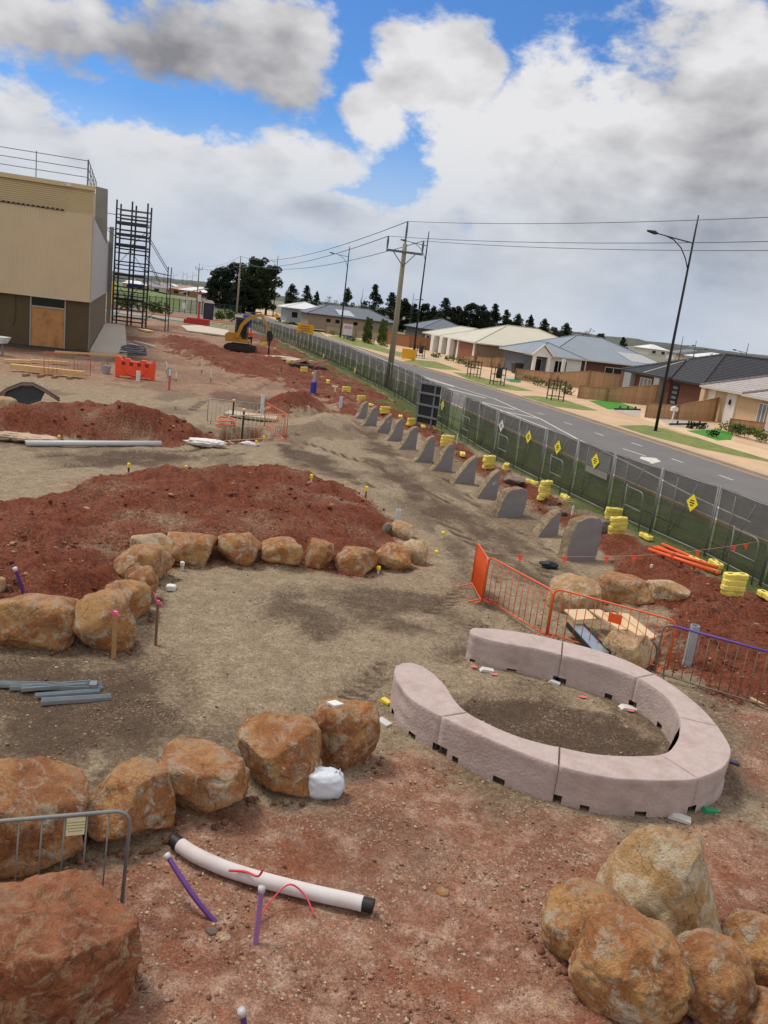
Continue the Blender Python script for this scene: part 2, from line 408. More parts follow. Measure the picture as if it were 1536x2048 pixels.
fore = np.maximum(fore, 0.55 * sstep(36, 50, Yf) * (1 - sstep(12, 13, T_)))
strk = fbm(S_ * 0.22 + 0.4 * wob, T_ * 1.5 + 0.4 * wob, 0, 3, 63)
dk = np.maximum.reduce([sstep(-0.9, 0.9, sdf(p, Xf, Yf) + 1.5 * wob + 0.25 * strk) for p in DARKS]) * 0.85
dk = np.maximum(dk, 0.9 * sstep(-0.15, 0.4, sdf(Z_SEATIN, Xf, Yf) + wob))
dk = np.maximum(dk, 0.65 * sstep(-0.1, 0.3, sdf(Z_LOWER, Xf, Yf) + 0.4 * wob))
dk = np.maximum(dk, 0.6 * sstep(0.15, 0.6, strk) * sstep(6, 8, T_) * (1 - sstep(10, 11.5, T_)))
dk = np.maximum(dk, 0.5 * sstep(0.1, 0.6, fbm(Xf * 0.5, Yf * 0.35, 0, 4, 65)))
dk = dk * (1 - 0.85 * sstep(-0.2, 0.3, sdf(Z_LIGHT, Xf, Yf) + wob)) + 0.6 * sstep(-1.2, 1.0, sdf(DARKS[5], Xf, Yf) + 2.2 * wob)
TR = np.zeros_like(Xf); TRZ = np.zeros_like(Xf)
def track(px, wdt=0.34):
    global TR, TRZ
    P = np.array([G(*q) for q in px]); L0 = 0
    for (ax, ay), (bx, by) in zip(P[:-1], P[1:]):
        L_ = math.hypot(bx - ax, by - ay); ex, ey = (bx - ax) / L_, (by - ay) / L_
        u = np.clip((Xf - ax) * ex + (Yf - ay) * ey, 0, L_); d = np.hypot(Xf - ax - u * ex, Yf - ay - u * ey) + 0.05 * wob
        m_ = 1 - sstep(wdt * .5, wdt * .5 + .09, d); tread = 0.65 + 0.35 * np.sin((u + L0) * 2 * PI / 0.22)
        TR = np.maximum(TR, m_ * tread); TRZ = np.maximum(TRZ, m_ * (0.55 + .45 * tread)); L0 += L_
for px in ([(610, 885), (760, 935), (900, 1002), (1040, 1090), (1130, 1180)], [(575, 900), (720, 962), (850, 1020), (980, 1105), (1030, 1200)], [(700, 850), (800, 900), (890, 960), (1000, 1040), (1100, 1100)], [(560, 700), (470, 760), (410, 800), (330, 860)], [(600, 735), (520, 775), (470, 800)], [(930, 1180), (860, 1230), (780, 1330), (640, 1440)], [(990, 1230), (900, 1290), (830, 1340)], [(-40, 960), (120, 930), (330, 915), (520, 905), (620, 890)], [(-40, 925), (150, 905), (380, 900), (600, 868)]): track(px)
brk = sstep(-.35, .35, fbm(Xf * 0.8, Yf * 0.8, 0, 3, 83)); TR = TR * brk * (1 - red)
Zf = Zf - 0.045 * TRZ * brk * (1 - red)
dk = np.maximum(dk, 0.95 * TR)
dk = np.clip(dk * (1 - 0.5 * sstep(-.2, .3, sdf(Z_DRY, Xf, Yf) + wob)), 0, 1)
grass = sstep(14.2, 14.8, T_ + 0.6 * wob - 1.4 * sstep(48, 60, S_)) * (1 - sstep(17.6, 18.2, T_ + 0.2 * wob)) * (1 - 0.8 * sstep(95, 110, S_))
grass = np.maximum(grass, 0.8 * sstep(13.3, 13.9, T_ + 0.8 * wob) * sstep(0.0, 0.3, fbm(Xf, Yf, 0, 3, 71)))
cols = np.stack([red, fore, dk, grass], 1).astype(np.float32)
idx = np.arange(len(ys) * NX).reshape(len(ys), NX)
faces = np.stack([idx[:-1, :-1], idx[:-1, 1:], idx[1:, 1:], idx[1:, :-1]], -1).reshape(-1, 4)
me = bpy.data.meshes.new('site_ground')
me.vertices.add(len(Xf)); me.vertices.foreach_set('co', np.stack([Xf, Yf, Zf], 1).astype(np.float32).ravel())
me.loops.add(faces.size); me.loops.foreach_set('vertex_index', faces.ravel().astype(np.int32))
me.polygons.add(len(faces)); me.polygons.foreach_set('loop_start', np.arange(0, faces.size, 4, dtype=np.int32))
me.polygons.foreach_set('loop_total', np.full(len(faces), 4, np.int32))
me.polygons.foreach_set('use_smooth', np.ones(len(faces), bool))
me.update(calc_edges=True)
at = me.color_attributes.new('soil', 'FLOAT_COLOR', 'POINT'); at.data.foreach_set('color', cols.ravel())

def soil_material():
    m = bpy.data.materials.new('site_soil'); m.use_nodes = True
    nt = m.node_tree; b = nt.nodes['Principled BSDF']; L = nt.links.new
    def N(t, **k):
        n = nt.nodes.new(t)
        for a, v in k.items(): setattr(n, a, v)
        return n
    tcn = N('ShaderNodeTexCoord'); P = tcn.outputs['Object']
    def noise(s, d=5, r=0.6):
        n = N('ShaderNodeTexNoise'); L(P, n.inputs['Vector']); n.inputs['Scale'].default_value = s
        n.inputs['Detail'].default_value = d; n.inputs['Roughness'].default_value = r; return n.outputs[0]
    def rng(v, a, c, lo=0.0, hi=1.0):
        n = N('ShaderNodeMapRange', interpolation_type='SMOOTHSTEP'); L(v, n.inputs[0])
        for i, q in enumerate((a, c, lo, hi)): n.inputs[i + 1].default_value = q
        return n.outputs[0]
    def mth(op, a, c=None, cl=False):
        n = N('ShaderNodeMath', operation=op); n.use_clamp = cl
        for i, v in enumerate((a, c)):
            if v is None: continue
            if isinstance(v, (int, float)): n.inputs[i].default_value = v
            else: L(v, n.inputs[i])
        return n.outputs[0]
    def mix(f, a, c):
        n = N('ShaderNodeMix', data_type='RGBA')
        if isinstance(f, float): n.inputs[0].default_value = f
        else: L(f, n.inputs[0])
        for s_, v in ((n.inputs[6], a), (n.inputs[7], c)):
            if isinstance(v, tuple): s_.default_value = (*lin(v), 1)
            else: L(v, s_)
        return n.outputs[2]
    att = N('ShaderNodeAttribute', attribute_name='soil'); sp_ = N('ShaderNodeSeparateColor'); L(att.outputs['Color'], sp_.inputs[0])
    R_, Fo, Dk, Gr = sp_.outputs[0], sp_.outputs[1], sp_.outputs[2], att.outputs['Alpha']
    n1, n2, n3, n4, n5 = noise(0.7), noise(3.0), noise(14.0, 6, 0.7), noise(60.0, 3, 0.75), noise(130.0, 2, 0.7)
    def grainy(mask, k=0.9):       # a mask broken up by the grain of the ground
        v = mth('ADD', mask, mth('MULTIPLY', mth('SUBTRACT', n3, 0.5), k * 1.5))
        v = mth('ADD', v, mth('MULTIPLY', mth('SUBTRACT', n2, 0.5), 0.6))
        v = mth('ADD', v, mth('MULTIPLY', mth('SUBTRACT', n4, 0.5), k * 1.1))
        return rng(v, 0.12, 0.88)
    tan = mix(rng(n2, 0.3, 0.7), (140, 124, 102), (166, 150, 126))
    tan = mix(rng(n3, 0.35, 0.7, 0, 0.5), tan, (112, 93, 74))
    darkc = mix(rng(n3, 0.3, 0.7), (66, 53, 43), (92, 75, 61))
    forec = mix(rng(n1, 0.3, 0.7), (124, 79, 60), (154, 111, 90))
    forec = mix(rng(n2, 0.45, 0.7, 0, 0.9), forec, (184, 152, 132))
    forec = mix(rng(n3, 0.5, 0.75, 0, 0.7), forec, (98, 60, 44))
    forec = mix(rng(noise(0.9, 6, .65), 0.52, 0.66, 0, 0.75), forec, (134, 76, 50))
    redc = mix(rng(n2, 0.3, 0.7), (101, 47, 29), (124, 64, 41))
    redc = mix(rng(n1, 0.5, 0.7, 0, 0.6), redc, (134, 84, 62))
    redc = mix(rng(n3, 0.42, 0.68, 0, 0.85), redc, (66, 28, 20))
    c = mix(grainy(Dk), tan, darkc)
    dk_fore = mix(rng(n3, 0.3, 0.7), (84, 58, 48), (110, 82, 69))
    fc = mix(mth('MULTIPLY', grainy(Dk), 0.6), forec, dk_fore)
    c = mix(grainy(Fo, 0.7), c, fc)
    c = mix(grainy(R_, 0.8), c, redc)
    gcol = mix(rng(n3, 0.35, 0.65), (60, 78, 36), (98, 104, 58))
    c = mix(grainy(Gr, 1.0), c, gcol)
    # pale crushed stones in the surface, two sizes
    def pebbles(scale, thr, amt, seed_off):
        vo = N('ShaderNodeTexVoronoi', feature='F1'); mp = N('ShaderNodeMapping'); L(P, mp.inputs[0])
        mp.inputs['Location'].default_value = (seed_off, seed_off * 2, 0); L(mp.outputs[0], vo.inputs['Vector'])
        vo.inputs['Scale'].default_value = scale; vo.inputs['Randomness'].default_value = 1.0
        sc = N('ShaderNodeSeparateColor'); L(vo.outputs['Color'], sc.inputs[0])
        size = rng(sc.outputs[0], thr, 1.0, 0.0, 0.55)
        msk = mth('LESS_THAN', vo.outputs['Distance'], size)
        return mth('MULTIPLY', msk, amt), sc.outputs[1], vo.outputs['Distance']
    pd = rng(noise(1.1, 4), 0.38, 0.66, 0.15, 1.0)
    p1, h1, d1 = pebbles(21, 0.50, 1.0, 0.0); p0, h0, d0 = pebbles(34, 0.42, 1.0, 3.0)
    p2, h2, d2 = pebbles(48, 0.30, 1.0, 5.0)
    p3, h3, d3 = pebbles(90, 0.2, 1.0, 9.0)
    stone_c = mix(h1, (186, 160, 136), (128, 100, 84))
    stone_c2 = mix(h2, (178, 152, 130), (100, 78, 66))
    n28, n8 = noise(30.0, 3, 0.8), noise(8.0, 5, 0.75)
    grain = mth('ADD', mth('MULTIPLY', rng(n28, 0.36, 0.64), 0.42), mth('MULTIPLY', rng(n4, 0.33, 0.67), 0.36))
    grain = mth('ADD', grain, mth('MULTIPLY', rng(n8, 0.34, 0.66), 0.26))
    gv = N('ShaderNodeVectorMath', operation='SCALE'); L(c, gv.inputs[0]); L(mth('ADD', grain, 0.46), gv.inputs['Scale']); c = gv.outputs[0]
    nogr = mth('SUBTRACT', 1.0, mth('MULTIPLY', Gr, 0.9))
    fr = mth('ADD', mth('MULTIPLY', Fo, 0.55), 0.40)
    fr = mth('MULTIPLY', fr, mth('SUBTRACT', 1.0, mth('MULTIPLY', R_, 0.62)))
    fr = mth('MULTIPLY', mth('MULTIPLY', fr, pd), nogr)
    c = mix(mth('MULTIPLY', p3, mth('MULTIPLY', fr, 0.8)), c, stone_c2)
    c = mix(mth('MULTIPLY', p2, mth('MULTIPLY', fr, 1.0)), c, stone_c2)
    c = mix(mth('MULTIPLY', p0, mth('MULTIPLY', fr, 1.0)), c, mix(h0, (196, 172, 148), (92, 70, 58)))
    c = mix(mth('MULTIPLY', p1, mth('MULTIPLY', fr, 0.9)), c, stone_c)
    L(c, b.inputs['Base Color']); b.inputs['Roughness'].default_value = 0.92; b.inputs['Specular IOR Level'].default_value = 0.2
    hgt = mth('ADD', mth('MULTIPLY', n3, 1.0), mth('MULTIPLY', n4, 0.45))
    hgt = mth('ADD', hgt, mth('MULTIPLY', mth('MULTIPLY', p1, fr), 0.5))
    hgt = mth('ADD', hgt, mth('MULTIPLY', mth('MULTIPLY', p2, fr), 0.3))
    bp = N('ShaderNodeBump'); bp.inputs['Strength'].default_value = 0.85; bp.inputs['Distance'].default_value = 0.035
    L(hgt, bp.inputs['Height']); L(bp.outputs[0], b.inputs['Normal'])
    return m
SOIL = soil_material()
me.materials.append(SOIL)
site = struct(link('site_ground', me))

# ground beyond the site, out to the horizon
def ground_material():
    m = M('far_field', (116, 114, 92), 0.95, 0.2, 0.02, dirt=(98, 104, 76), dscale=0.01, damt=0.8)
    return m
mb = MB(); gz = -0.03
Li = [(lo[i] + 0.4, ys[i]) for i in (0, NB)]; Ri = [(hi[i] - 0.4, ys[i]) for i in (0, NB // 3, NB // 2, 2 * NB // 3, 4 * NB // 5, NB)]
y0_, y1_ = ys[0] + 0.2, ys[-1] - 0.4
mb.poly([(-4500, -400, gz), (4500, -400, gz), (4500, y0_, gz), (Ri[0][0], y0_, gz), (Li[0][0], y0_, gz), (-4500, y0_, gz)])
mb.poly([(-4500, y0_, gz), (Li[0][0], y0_, gz), (Li[1][0], y1_, gz), (-4500, y1_, gz)])
rr = [(Ri[0][0], y0_)] + Ri[1:-1] + [(Ri[-1][0], y1_)]
for (xa, ya), (xb, yb) in zip(rr[:-1], rr[1:]): mb.poly([(xa, ya, gz), (4500, ya, gz), (4500, yb, gz), (xb, yb, gz)])
mb.poly([(-4500, y1_, gz), (Li[1][0], y1_, gz), (Ri[-1][0], y1_, gz), (4500, y1_, gz), (4500, 8000, gz), (-4500, 8000, gz)])
struct(mb.build('ground', ground_material()))

# loose stones lying on the near ground
rng_ = np.random.default_rng(3)
def ico():
    bm = bmesh.new(); bmesh.ops.create_icosphere(bm, subdivisions=1, radius=1.0)
    v = np.array([p.co[:] for p in bm.verts]); f = np.array([[p.index for p in q.verts] for q in bm.faces]); bm.free(); return v, f
iv, jf = ico()
def scatter(name, xx, yy, sz, mat, sink=.25):
    k = len(xx); zz = zt(xx, yy); ang = rng_.random(k) * 6.28; ca, sa = np.cos(ang), np.sin(ang)
    V = iv[None] * (sz[:, None, None] * np.stack([0.8 + 0.7 * rng_.random(k), 0.8 + 0.4 * rng_.random(k), 0.5 + 0.3 * rng_.random(k)], 1)[:, None, :]) * (0.7 + 0.6 * rng_.random((k, len(iv), 1)))
    co = np.stack([V[..., 0] * ca[:, None] - V[..., 1] * sa[:, None] + xx[:, None], V[..., 0] * sa[:, None] + V[..., 1] * ca[:, None] + yy[:, None], V[..., 2] + (zz + sz * sink)[:, None]], -1).reshape(-1, 3)
    fs = (jf[None] + (np.arange(k) * len(iv))[:, None, None]).reshape(-1, 3)
    me_ = bpy.data.meshes.new(name); me_.vertices.add(len(co)); me_.vertices.foreach_set('co', co.astype(np.float32).ravel())
    me_.loops.add(fs.size); me_.loops.foreach_set('vertex_index', fs.ravel().astype(np.int32))
    me_.polygons.add(len(fs)); me_.polygons.foreach_set('loop_start', np.arange(0, fs.size, 3, dtype=np.int32))
    me_.polygons.foreach_set('loop_total', np.full(len(fs), 3, np.int32)); me_.update(calc_edges=True)
    me_.materials.append(mat); return stuff(link(name, me_))
N_ST = 26000
yy = 4.6 + 14 * rng_.random(N_ST) ** 1.9; xx = (rng_.random(N_ST) * 2 - 1) * (0.52 * yy + 0.6)
keep = (fbm(xx * 0.8, yy * 0.8, 0, 3, 91) + 0.9 * rng_.random(N_ST) > 0.25) & ((sdf(Z_LIGHT, xx, yy) < 0.0) | (rng_.random(N_ST) < 0.25)) & (xx * cA + yy * sA < 12.5)
xx, yy = xx[keep], yy[keep]; n_ = len(xx)
sz = 0.006 + 0.018 * rng_.random(n_) ** 6; sz[rng_.random(n_) < 0.006] *= 2.0
tone = rng_.random(n_)
for lo_, hi_, mt in ((0, .42, M('stone_pale', (176, 150, 128), 0.9, 0.3, 9)), (.42, .75, M('stone_pink', (146, 108, 88), 0.9, 0.3, 9)), (.75, 1.01, M('stone_brown', (112, 74, 56), 0.9, 0.3, 9))):
    q = (tone >= lo_) & (tone < hi_); scatter('gravel', xx[q], yy[q], sz[q], mt)
# clods of red soil on and around the heaps
N_CL = 30000
yy = 8 + 60 * rng_.random(N_CL) ** 1.7; xx = (rng_.random(N_CL) * 2 - 1) * (0.55 * yy + 1)
q = np.maximum.reduce([sdf(p, xx, yy) for p in (Z_MOUND, Z_RIDGE, Z_CONE, Z_STRIP, Z_RIGHT, Z_FENCE)]) > -0.25 + 0.2 * rng_.random(N_CL)
q &= fbm(xx * 0.6, yy * 0.6, 0, 3, 95) + 0.8 * rng_.random(N_CL) > 0.3
xx, yy = xx[q], yy[q]; sz = (0.015 + 0.055 * rng_.random(len(xx)) ** 7) * (0.7 + yy / 60)
tone = rng_.random(len(xx))
for lo_, hi_, mt in ((0, .5, M('clod_red', (112, 54, 34), 0.95, 0.3, 9)), (.5, .85, M('clod_dark', (88, 42, 28), 0.95, 0.3, 9)), (.85, 1.01, M('clod_pale', (166, 122, 98), 0.95, 0.3, 9))):
    q = (tone >= lo_) & (tone < hi_); scatter('soil_clods', xx[q], yy[q], sz[q], mt)
# ------------------------------------------------------------------ road, verge, paths
def lerp_poly(tab, s):
    for (a, b), (c, d) in zip(tab[:-1], tab[1:]):
        if s <= c: return b + (d - b) * (s - a) / (c - a)
    return tab[-1][1]
NEARK = [(-30, 18.8), (40, 19.2), (70, 20.2), (110, 21.0), (160, 20.5), (300, 19), (900, 16)]
FARK = [(-30, 29.2), (70, 29.4), (82, 29.1), (90, 27.6), (110, 27.4), (150, 27.6), (300, 27), (900, 25)]
SS = [-30, -10, 10, 20, 33, 40, 51, 64, 75, 83, 95, 104, 115, 126, 140, 150, 165, 180, 200, 220, 260, 300, 400, 600, 900]
def band(f0, f1, z, ss=SS):
    mb = MB()
    for a, b in zip(ss[:-1], ss[1:]):
        mb.poly([(*ST(a, f0(a)), z), (*ST(a, f1(a)), z), (*ST(b, f1(b)), z), (*ST(b, f0(b)), z)])
    return mb
nk = lambda s: lerp_poly(NEARK, s); fk = lambda s: lerp_poly(FARK, s)
ASPH = M('asphalt', (108, 104, 103), 0.88, 0.1, 0.35, 0.35, 60, dirt=(124, 117, 111), dscale=0.12, damt=0.5)
struct(band(nk, fk, 0.012).build('road', ASPH))
struct(band(lambda s: fk(s) + 0.28, lambda s: fk(s) + (17.5 if s < 140 else 12), 0.10).build('verge', M('verge_soil', (194, 164, 132), 0.95, 0.12, 0.6, 0.3, 30, dirt=(176, 142, 108), dscale=0.25, damt=0.7)))
struct(band(lambda s: nk(s) - 2.2, lambda s: nk(s) - 0.16, 0.02, SS).build('verge', M('verge_grass', (64, 82, 40), 0.95, 0.25, 1.5, 0.5, 40, dirt=(104, 92, 62), dscale=0.5, damt=0.7)))
KERB = M('kerb_concrete', (170, 152, 130), 0.85, 0.1, 1.0, 0.2, 40)
def kerb(f, w):
    mb = MB()
    for a, b in zip(SS[:-1], SS[1:]):
        if a >= 400: break
        mb.hexa([(*ST(a, f(a)), -0.1), (*ST(a, f(a) + w), -0.1), (*ST(b, f(b) + w), -0.1), (*ST(b, f(b)), -0.1),
                 (*ST(a, f(a)), 0.13), (*ST(a, f(a) + w), 0.13), (*ST(b, f(b) + w), 0.13), (*ST(b, f(b)), 0.13)])
    return mb
struct(kerb(fk, 0.27).build('kerb', KERB)); struct(kerb(lambda s: nk(s) - 0.15, 0.15).build('kerb', KERB))
struct(band(lambda s: fk(s) - 0.5, lambda s: fk(s) - 0.04, 0.018).build('gutter', M('gutter_concrete', (150, 128, 108), 0.85, 0.1, 1.0)))
LINE = M('line_paint', (205, 200, 190), 0.7, 0.12, 3.0, dirt=(120, 116, 110), dscale=5, damt=0.6)
def stripe(pts, w, name='lane_line', z=0.020):
    mb = MB(); P = [Vector((*G(*p), z)) for p in pts]
    for i, (a, b) in enumerate(zip(P[:-1], P[1:])):
        d = (b - a).normalized(); n = Vector((-d.y, d.x, 0)) * w / 2
        mb.poly([tuple(a - n), tuple(b - n), tuple(b + n), tuple(a + n)])
    return struct(mb.build(name, LINE))
UP_ = [(560, 655), (640, 672), (700, 691), (760, 716), (820, 744), (905, 772), (989, 798), (1035, 819), (1080, 838), (1115, 857), (1157, 880), (1200, 899), (1245, 921), (1300, 948), (1380, 990), (1500, 1045)]
LO_ = [(640, 676), (700, 697), (760, 723), (820, 752), (888, 779), (955, 803), (1020, 828), (1075, 850), (1115, 866), (1157, 884)]
stripe(UP_, 0.14); stripe(LO_, 0.14, z=0.023)
for h in [((845, 755), (908, 774)), ((893, 777), (972, 797)), ((940, 800), (1030, 820)), ((1000, 822), (1079, 838))]: stripe(h, 0.3, 'hatch_line', 0.026)
for h in [((1262, 886), (1284, 893)), ((1128, 845), (1144, 850)), ((1190, 866), (1207, 872)), ((1343, 918), (1366, 926)), ((1438, 951), (1466, 961)), ((1075, 826), (1089, 830))]: stripe(h, 0.13, 'dash_line')
stripe([(1246, 898), (1292, 913)], 0.13, 'lane_line')
# straight-and-right arrow
mb = MB()
mb.poly([(*G(*p), 0.024) for p in [(1279, 918), (1282, 914), (1312, 917), (1322, 924), (1303, 929), (1299, 925)]][::-1])
struct(mb.build('turn_arrow', LINE))
def patch(name, px, mat, z=0.107, kind=struct, h=None):
    P = [G(*p, z) for p in px]
    if name in ('nature_strip', 'footpath') and not h:
        Q = [toST(*p) for p in P]; P = [ST(s_, max(t_, fk(s_) + .3)) for s_, t_ in Q]
    area = sum(P[i][0] * P[(i + 1) % len(P)][1] - P[(i + 1) % len(P)][0] * P[i][1] for i in range(len(P)))
    if area < 0: P = P[::-1]
    mb = MB()
    if h: mb.prism(P, z - 0.05, z + h)
    else: mb.poly([(*p, z) for p in P])
    return kind(mb.build(name, mat))
GRASS = M('nature_strip', (108, 120, 58), 0.95, 0.28, 1.2, 0.5, 40, dirt=(156, 140, 88), dscale=0.45, damt=0.8)
for px in ([(1236, 851), (1290, 850), (1330, 857), (1380, 872), (1470, 892), (1600, 926), (1600, 936), (1400, 897), (1325, 878), (1290, 869)],
           [(1036, 791), (1073, 792), (1128, 799), (1196, 821), (1164, 820), (1102, 812), (1069, 802)], [(905, 744), (938, 748), (989, 761), (1066, 782), (1032, 781), (977, 774), (935, 760)],
           [(806, 722), (830, 719), (871, 723), (924, 741), (888, 739), (830, 731)], [(655, 672), (700, 672), (782, 700), (812, 706), (800, 714), (760, 703), (690, 688)], [(540, 640), (585, 641), (640, 664), (650, 672), (600, 660)]):
    patch('nature_strip', px, GRASS)
PATHM = M('footpath_gravel', (206, 176, 142), 0.92, 0.08, 0.8, 0.2, 30)
patch('footpath', [(1600, 938), (1440, 890), (1330, 854), (1240, 822), (1150, 790), (1060, 762), (980, 741), (900, 722), (900, 716), (980, 733), (1060, 754), (1150, 779), (1240, 811), (1340, 845), (1440, 876), (1600, 918)], PATHM, 0.112)
CONC = M('drive_concrete', (172, 160, 146), 0.85, 0.08, 1.0, 0.1, 40)
patch('driveway', [(1318, 837), (1397, 842), (1421, 853), (1420, 858), (1340, 854)], CONC, 0.116)
patch('driveway', [(1228, 820), (1281, 820), (1281, 833), (1262, 832)], CONC, 0.116)
patch('driveway', [(1000, 752), (1045, 757), (1040, 764), (1010, 762)], CONC, 0.116)
patch('driveway', [(800, 705), (870, 715), (875, 720), (840, 716)], CONC, 0.116)
TURF = M('artificial_turf', (62, 128, 30), 0.95, 0.15, 3, 0.4, 60)
TURF2 = M('artificial_turf_dark', (40, 120, 66), 0.95, 0.1, 3, 0.3, 60)
patch('lawn', [(1178, 801), (1228, 801), (1270, 815), (1275, 819), (1216, 818)], TURF, 0.12)
patch('lawn', [(1373, 861), (1400, 860), (1440, 859), (1467, 866), (1462, 879), (1436, 881)], TURF, 0.12)
patch('lawn', [(1007, 757), (1040, 759), (1042, 765), (1022, 764)], TURF2, 0.12)
# open paddock to the left and the concrete pads on the site
mb = MB(); mb.poly([(*ST(210, -120), 0.0), (*ST(210, 8), 0.0), (*ST(800, 5), 0.0), (*ST(800, -220), 0.0)])
struct(mb.build('paddock', M('paddock_grass', (92, 112, 52), 0.95, 0.2, 0.05, dirt=(138, 122, 74), dscale=0.03, damt=0.8)))
SLABM = M('slab_concrete', (190, 180, 164), 0.85, 0.06, 1.0, 0.1, 40, dirt=(150, 138, 120), dscale=0.8, damt=0.4)
patch('concrete_pad', [(362, 652), (376, 663), (455, 673), (458, 662), (400, 652)], SLABM, 0.1, struct, 0.12)
mb = MB()
x0 = 0.35
ab_ = math.radians(18.3); bx_, by_ = ST(64.5, -4.9)
mb.prism([(bx_ + x_ * math.cos(ab_) - y_ * math.sin(ab_), by_ + x_ * math.sin(ab_) + y_ * math.cos(ab_)) for x_, y_ in ((0.05, .5), (2.7, .9), (2.3, 41), (0.05, 41))], -0.2, 0.28)
struct(mb.build('concrete_path', SLABM))
# ------------------------------------------------------------------ school building on the left
BX, BY = ST(64.5, -4.9)
TAN_ = M('cladding_cream', (202, 182, 150), 0.55, 0.05, 0.5)
TANW = M('cladding_gold', (196, 172, 128), 0.55, 0.05, 0.5)
GREYC = M('cladding_grey', (178, 175, 172), 0.55, 0.05, 0.5)
OLIVE = M('panel_olive', (84, 70, 46), 0.8, 0.12, 1.0)
PLY = M('plywood', (176, 126, 78), 0.8, 0.12, 2.0, dirt=(120, 78, 46), dscale=1.2, damt=0.8)
FRAMEM = M('window_frame_pale', (150, 146, 140), 0.6, 0.05)
GLASS = M('dark_glass', (16, 20, 24), 0.08, 0.1, 2.0)
GALV = M('galvanised', (150, 154, 158), 0.5, 0.12, 6.0, metal=0.6)
GALVD = M('galvanised_dull', (124, 128, 132), 0.6, 0.15, 6.0, metal=0.3)
BLACKM = M('black_steel', (26, 27, 32), 0.45, 0.1)
AB = math.radians(18.3)
bld = thing('school_building', 'cream and gold clad two storey building under construction at the left edge', 'building', (BX, BY, 0), AB)
ZB, ZT, ZU = 3.74, 9.69, 11.75
def ribbed(x0, x1, y, z0, z1, p=0.19, d=0.03):
    mb = MB(); n = int((x1 - x0) / p); prof = []
    for i in range(n):
        a = x0 + (x1 - x0) * i / n; q = (x1 - x0) / n
        prof += [(a, y), (a + q * 0.62, y), (a + q * 0.7, y - d), (a + q * 0.92, y - d)]
    prof.append((x1, y))
    for (xa, ya), (xb, yb) in zip(prof[:-1], prof[1:]): mb.poly([(xa, ya, z0), (xb, yb, z0), (xb, yb, z1), (xa, ya, z1)])
    return mb
ribbed(-22, -0.02, -0.32, ZB, ZT).build('front_cladding', TAN_, bld)
mb = MB(); mb.box(-22, 0, -0.30, 0.05, ZB + 0.01, ZT - 0.05); mb.build('upper_wall', TAN_, bld)
mb = MB(); mb.box(0.01, 0.06, -0.33, 0.0, ZB, ZT); mb.build('corner_flashing', GREYC, bld)
mb = MB(); mb.prism_y([(0.0, ZB), (0.05, ZB), (0.05, ZT), (0.0, ZT)], 0.06, 0.07)
mb = MB()   # side cladding, its top edge falling away towards the back
mb._add([(0.0, 0.0, ZB), (0.0, 47, ZB), (0.0, 47, ZT - .02), (0.0, 9, ZT - .01), (0.0, 0.0, ZT), (-0.2, 0.0, ZB), (-0.2, 47, ZB), (-0.2, 47, ZT - .02), (-0.2, 9, ZT - .01), (-0.2, 0.0, ZT)],
        [(0, 1, 2, 3, 4), (9, 8, 7, 6, 5), (0, 5, 6, 1), (1, 6, 7, 2), (2, 7, 8, 3), (3, 8, 9, 4), (4, 9, 5, 0)])
mb.build('side_cladding', GREYC, bld)
# corrugated roof edge showing over the front cladding
mb = MB()
for i in range(70):
    x = -22 + i * 0.31
    if x > -2.0: break
    mb.prism_y([(x, ZT + 0.03), (x + 0.15, ZT + 0.16), (x + 0.30, ZT + 0.03), (x + 0.28, ZT - 0.02), (x + 0.15, ZT + 0.10), (x + 0.02, ZT - 0.02)], -0.42, 1.4)
mb.build('roof_edge', M('roof_sheet_dark', (98, 80, 66), 0.6, 0.1), bld)
mb = MB(); mb.box(-22, -0.3, -0.2, 1.5, ZT - 0.1, ZT - 0.02); mb.build('lower_roof', GREYC, bld)
mb = MB(); n = 13
for i in range(n):
    z0 = ZT - 0.01 + (ZU - 0.3 - ZT) * i / n; z1 = ZT - 0.01 + (ZU - 0.3 - ZT) * (i + 1) / n; h = z1 - z0
    mb.hexa([(-22, 1.44, z0), (-0.1, 1.44, z0), (-0.1, 1.53, z0), (-22, 1.53, z0), (-22, 1.49, z1 - .004), (-0.1, 1.49, z1 - .004), (-0.1, 1.53, z1 - .004), (-22, 1.53, z1 - .004)])
mb.build('parapet_cladding', TANW, bld)
mb = MB(); mb.box(-22, -0.12, 1.52, 40, ZT - 0.5, ZU - 0.32); mb.build('parapet_wall', TANW, bld)
mb = MB(); mb.box(-22, 0.0, 1.30, 1.75, ZU - 0.3, ZU); mb.build('fascia', M('fascia_cream', (202, 180, 140), 0.5, 0.04), bld)
mb = MB(); mb.box(-1.95, -1.6, 1.16, 1.29, ZU - 0.28, ZU - 0.12); mb.build('floodlight', M('lamp_white', (205, 200, 190), 0.5), bld)
mb = MB(); mb.prism_y([(0.06, ZT - .15), (0.93, 7.9), (0.86, ZU - .05), (0.06, ZU + .03)], 1.38, 1.56)
mb.build('end_wall', M('fibre_cement_grey', (134, 132, 124), 0.8, 0.15, 0.5, dirt=(108, 110, 100), dscale=0.4), bld)
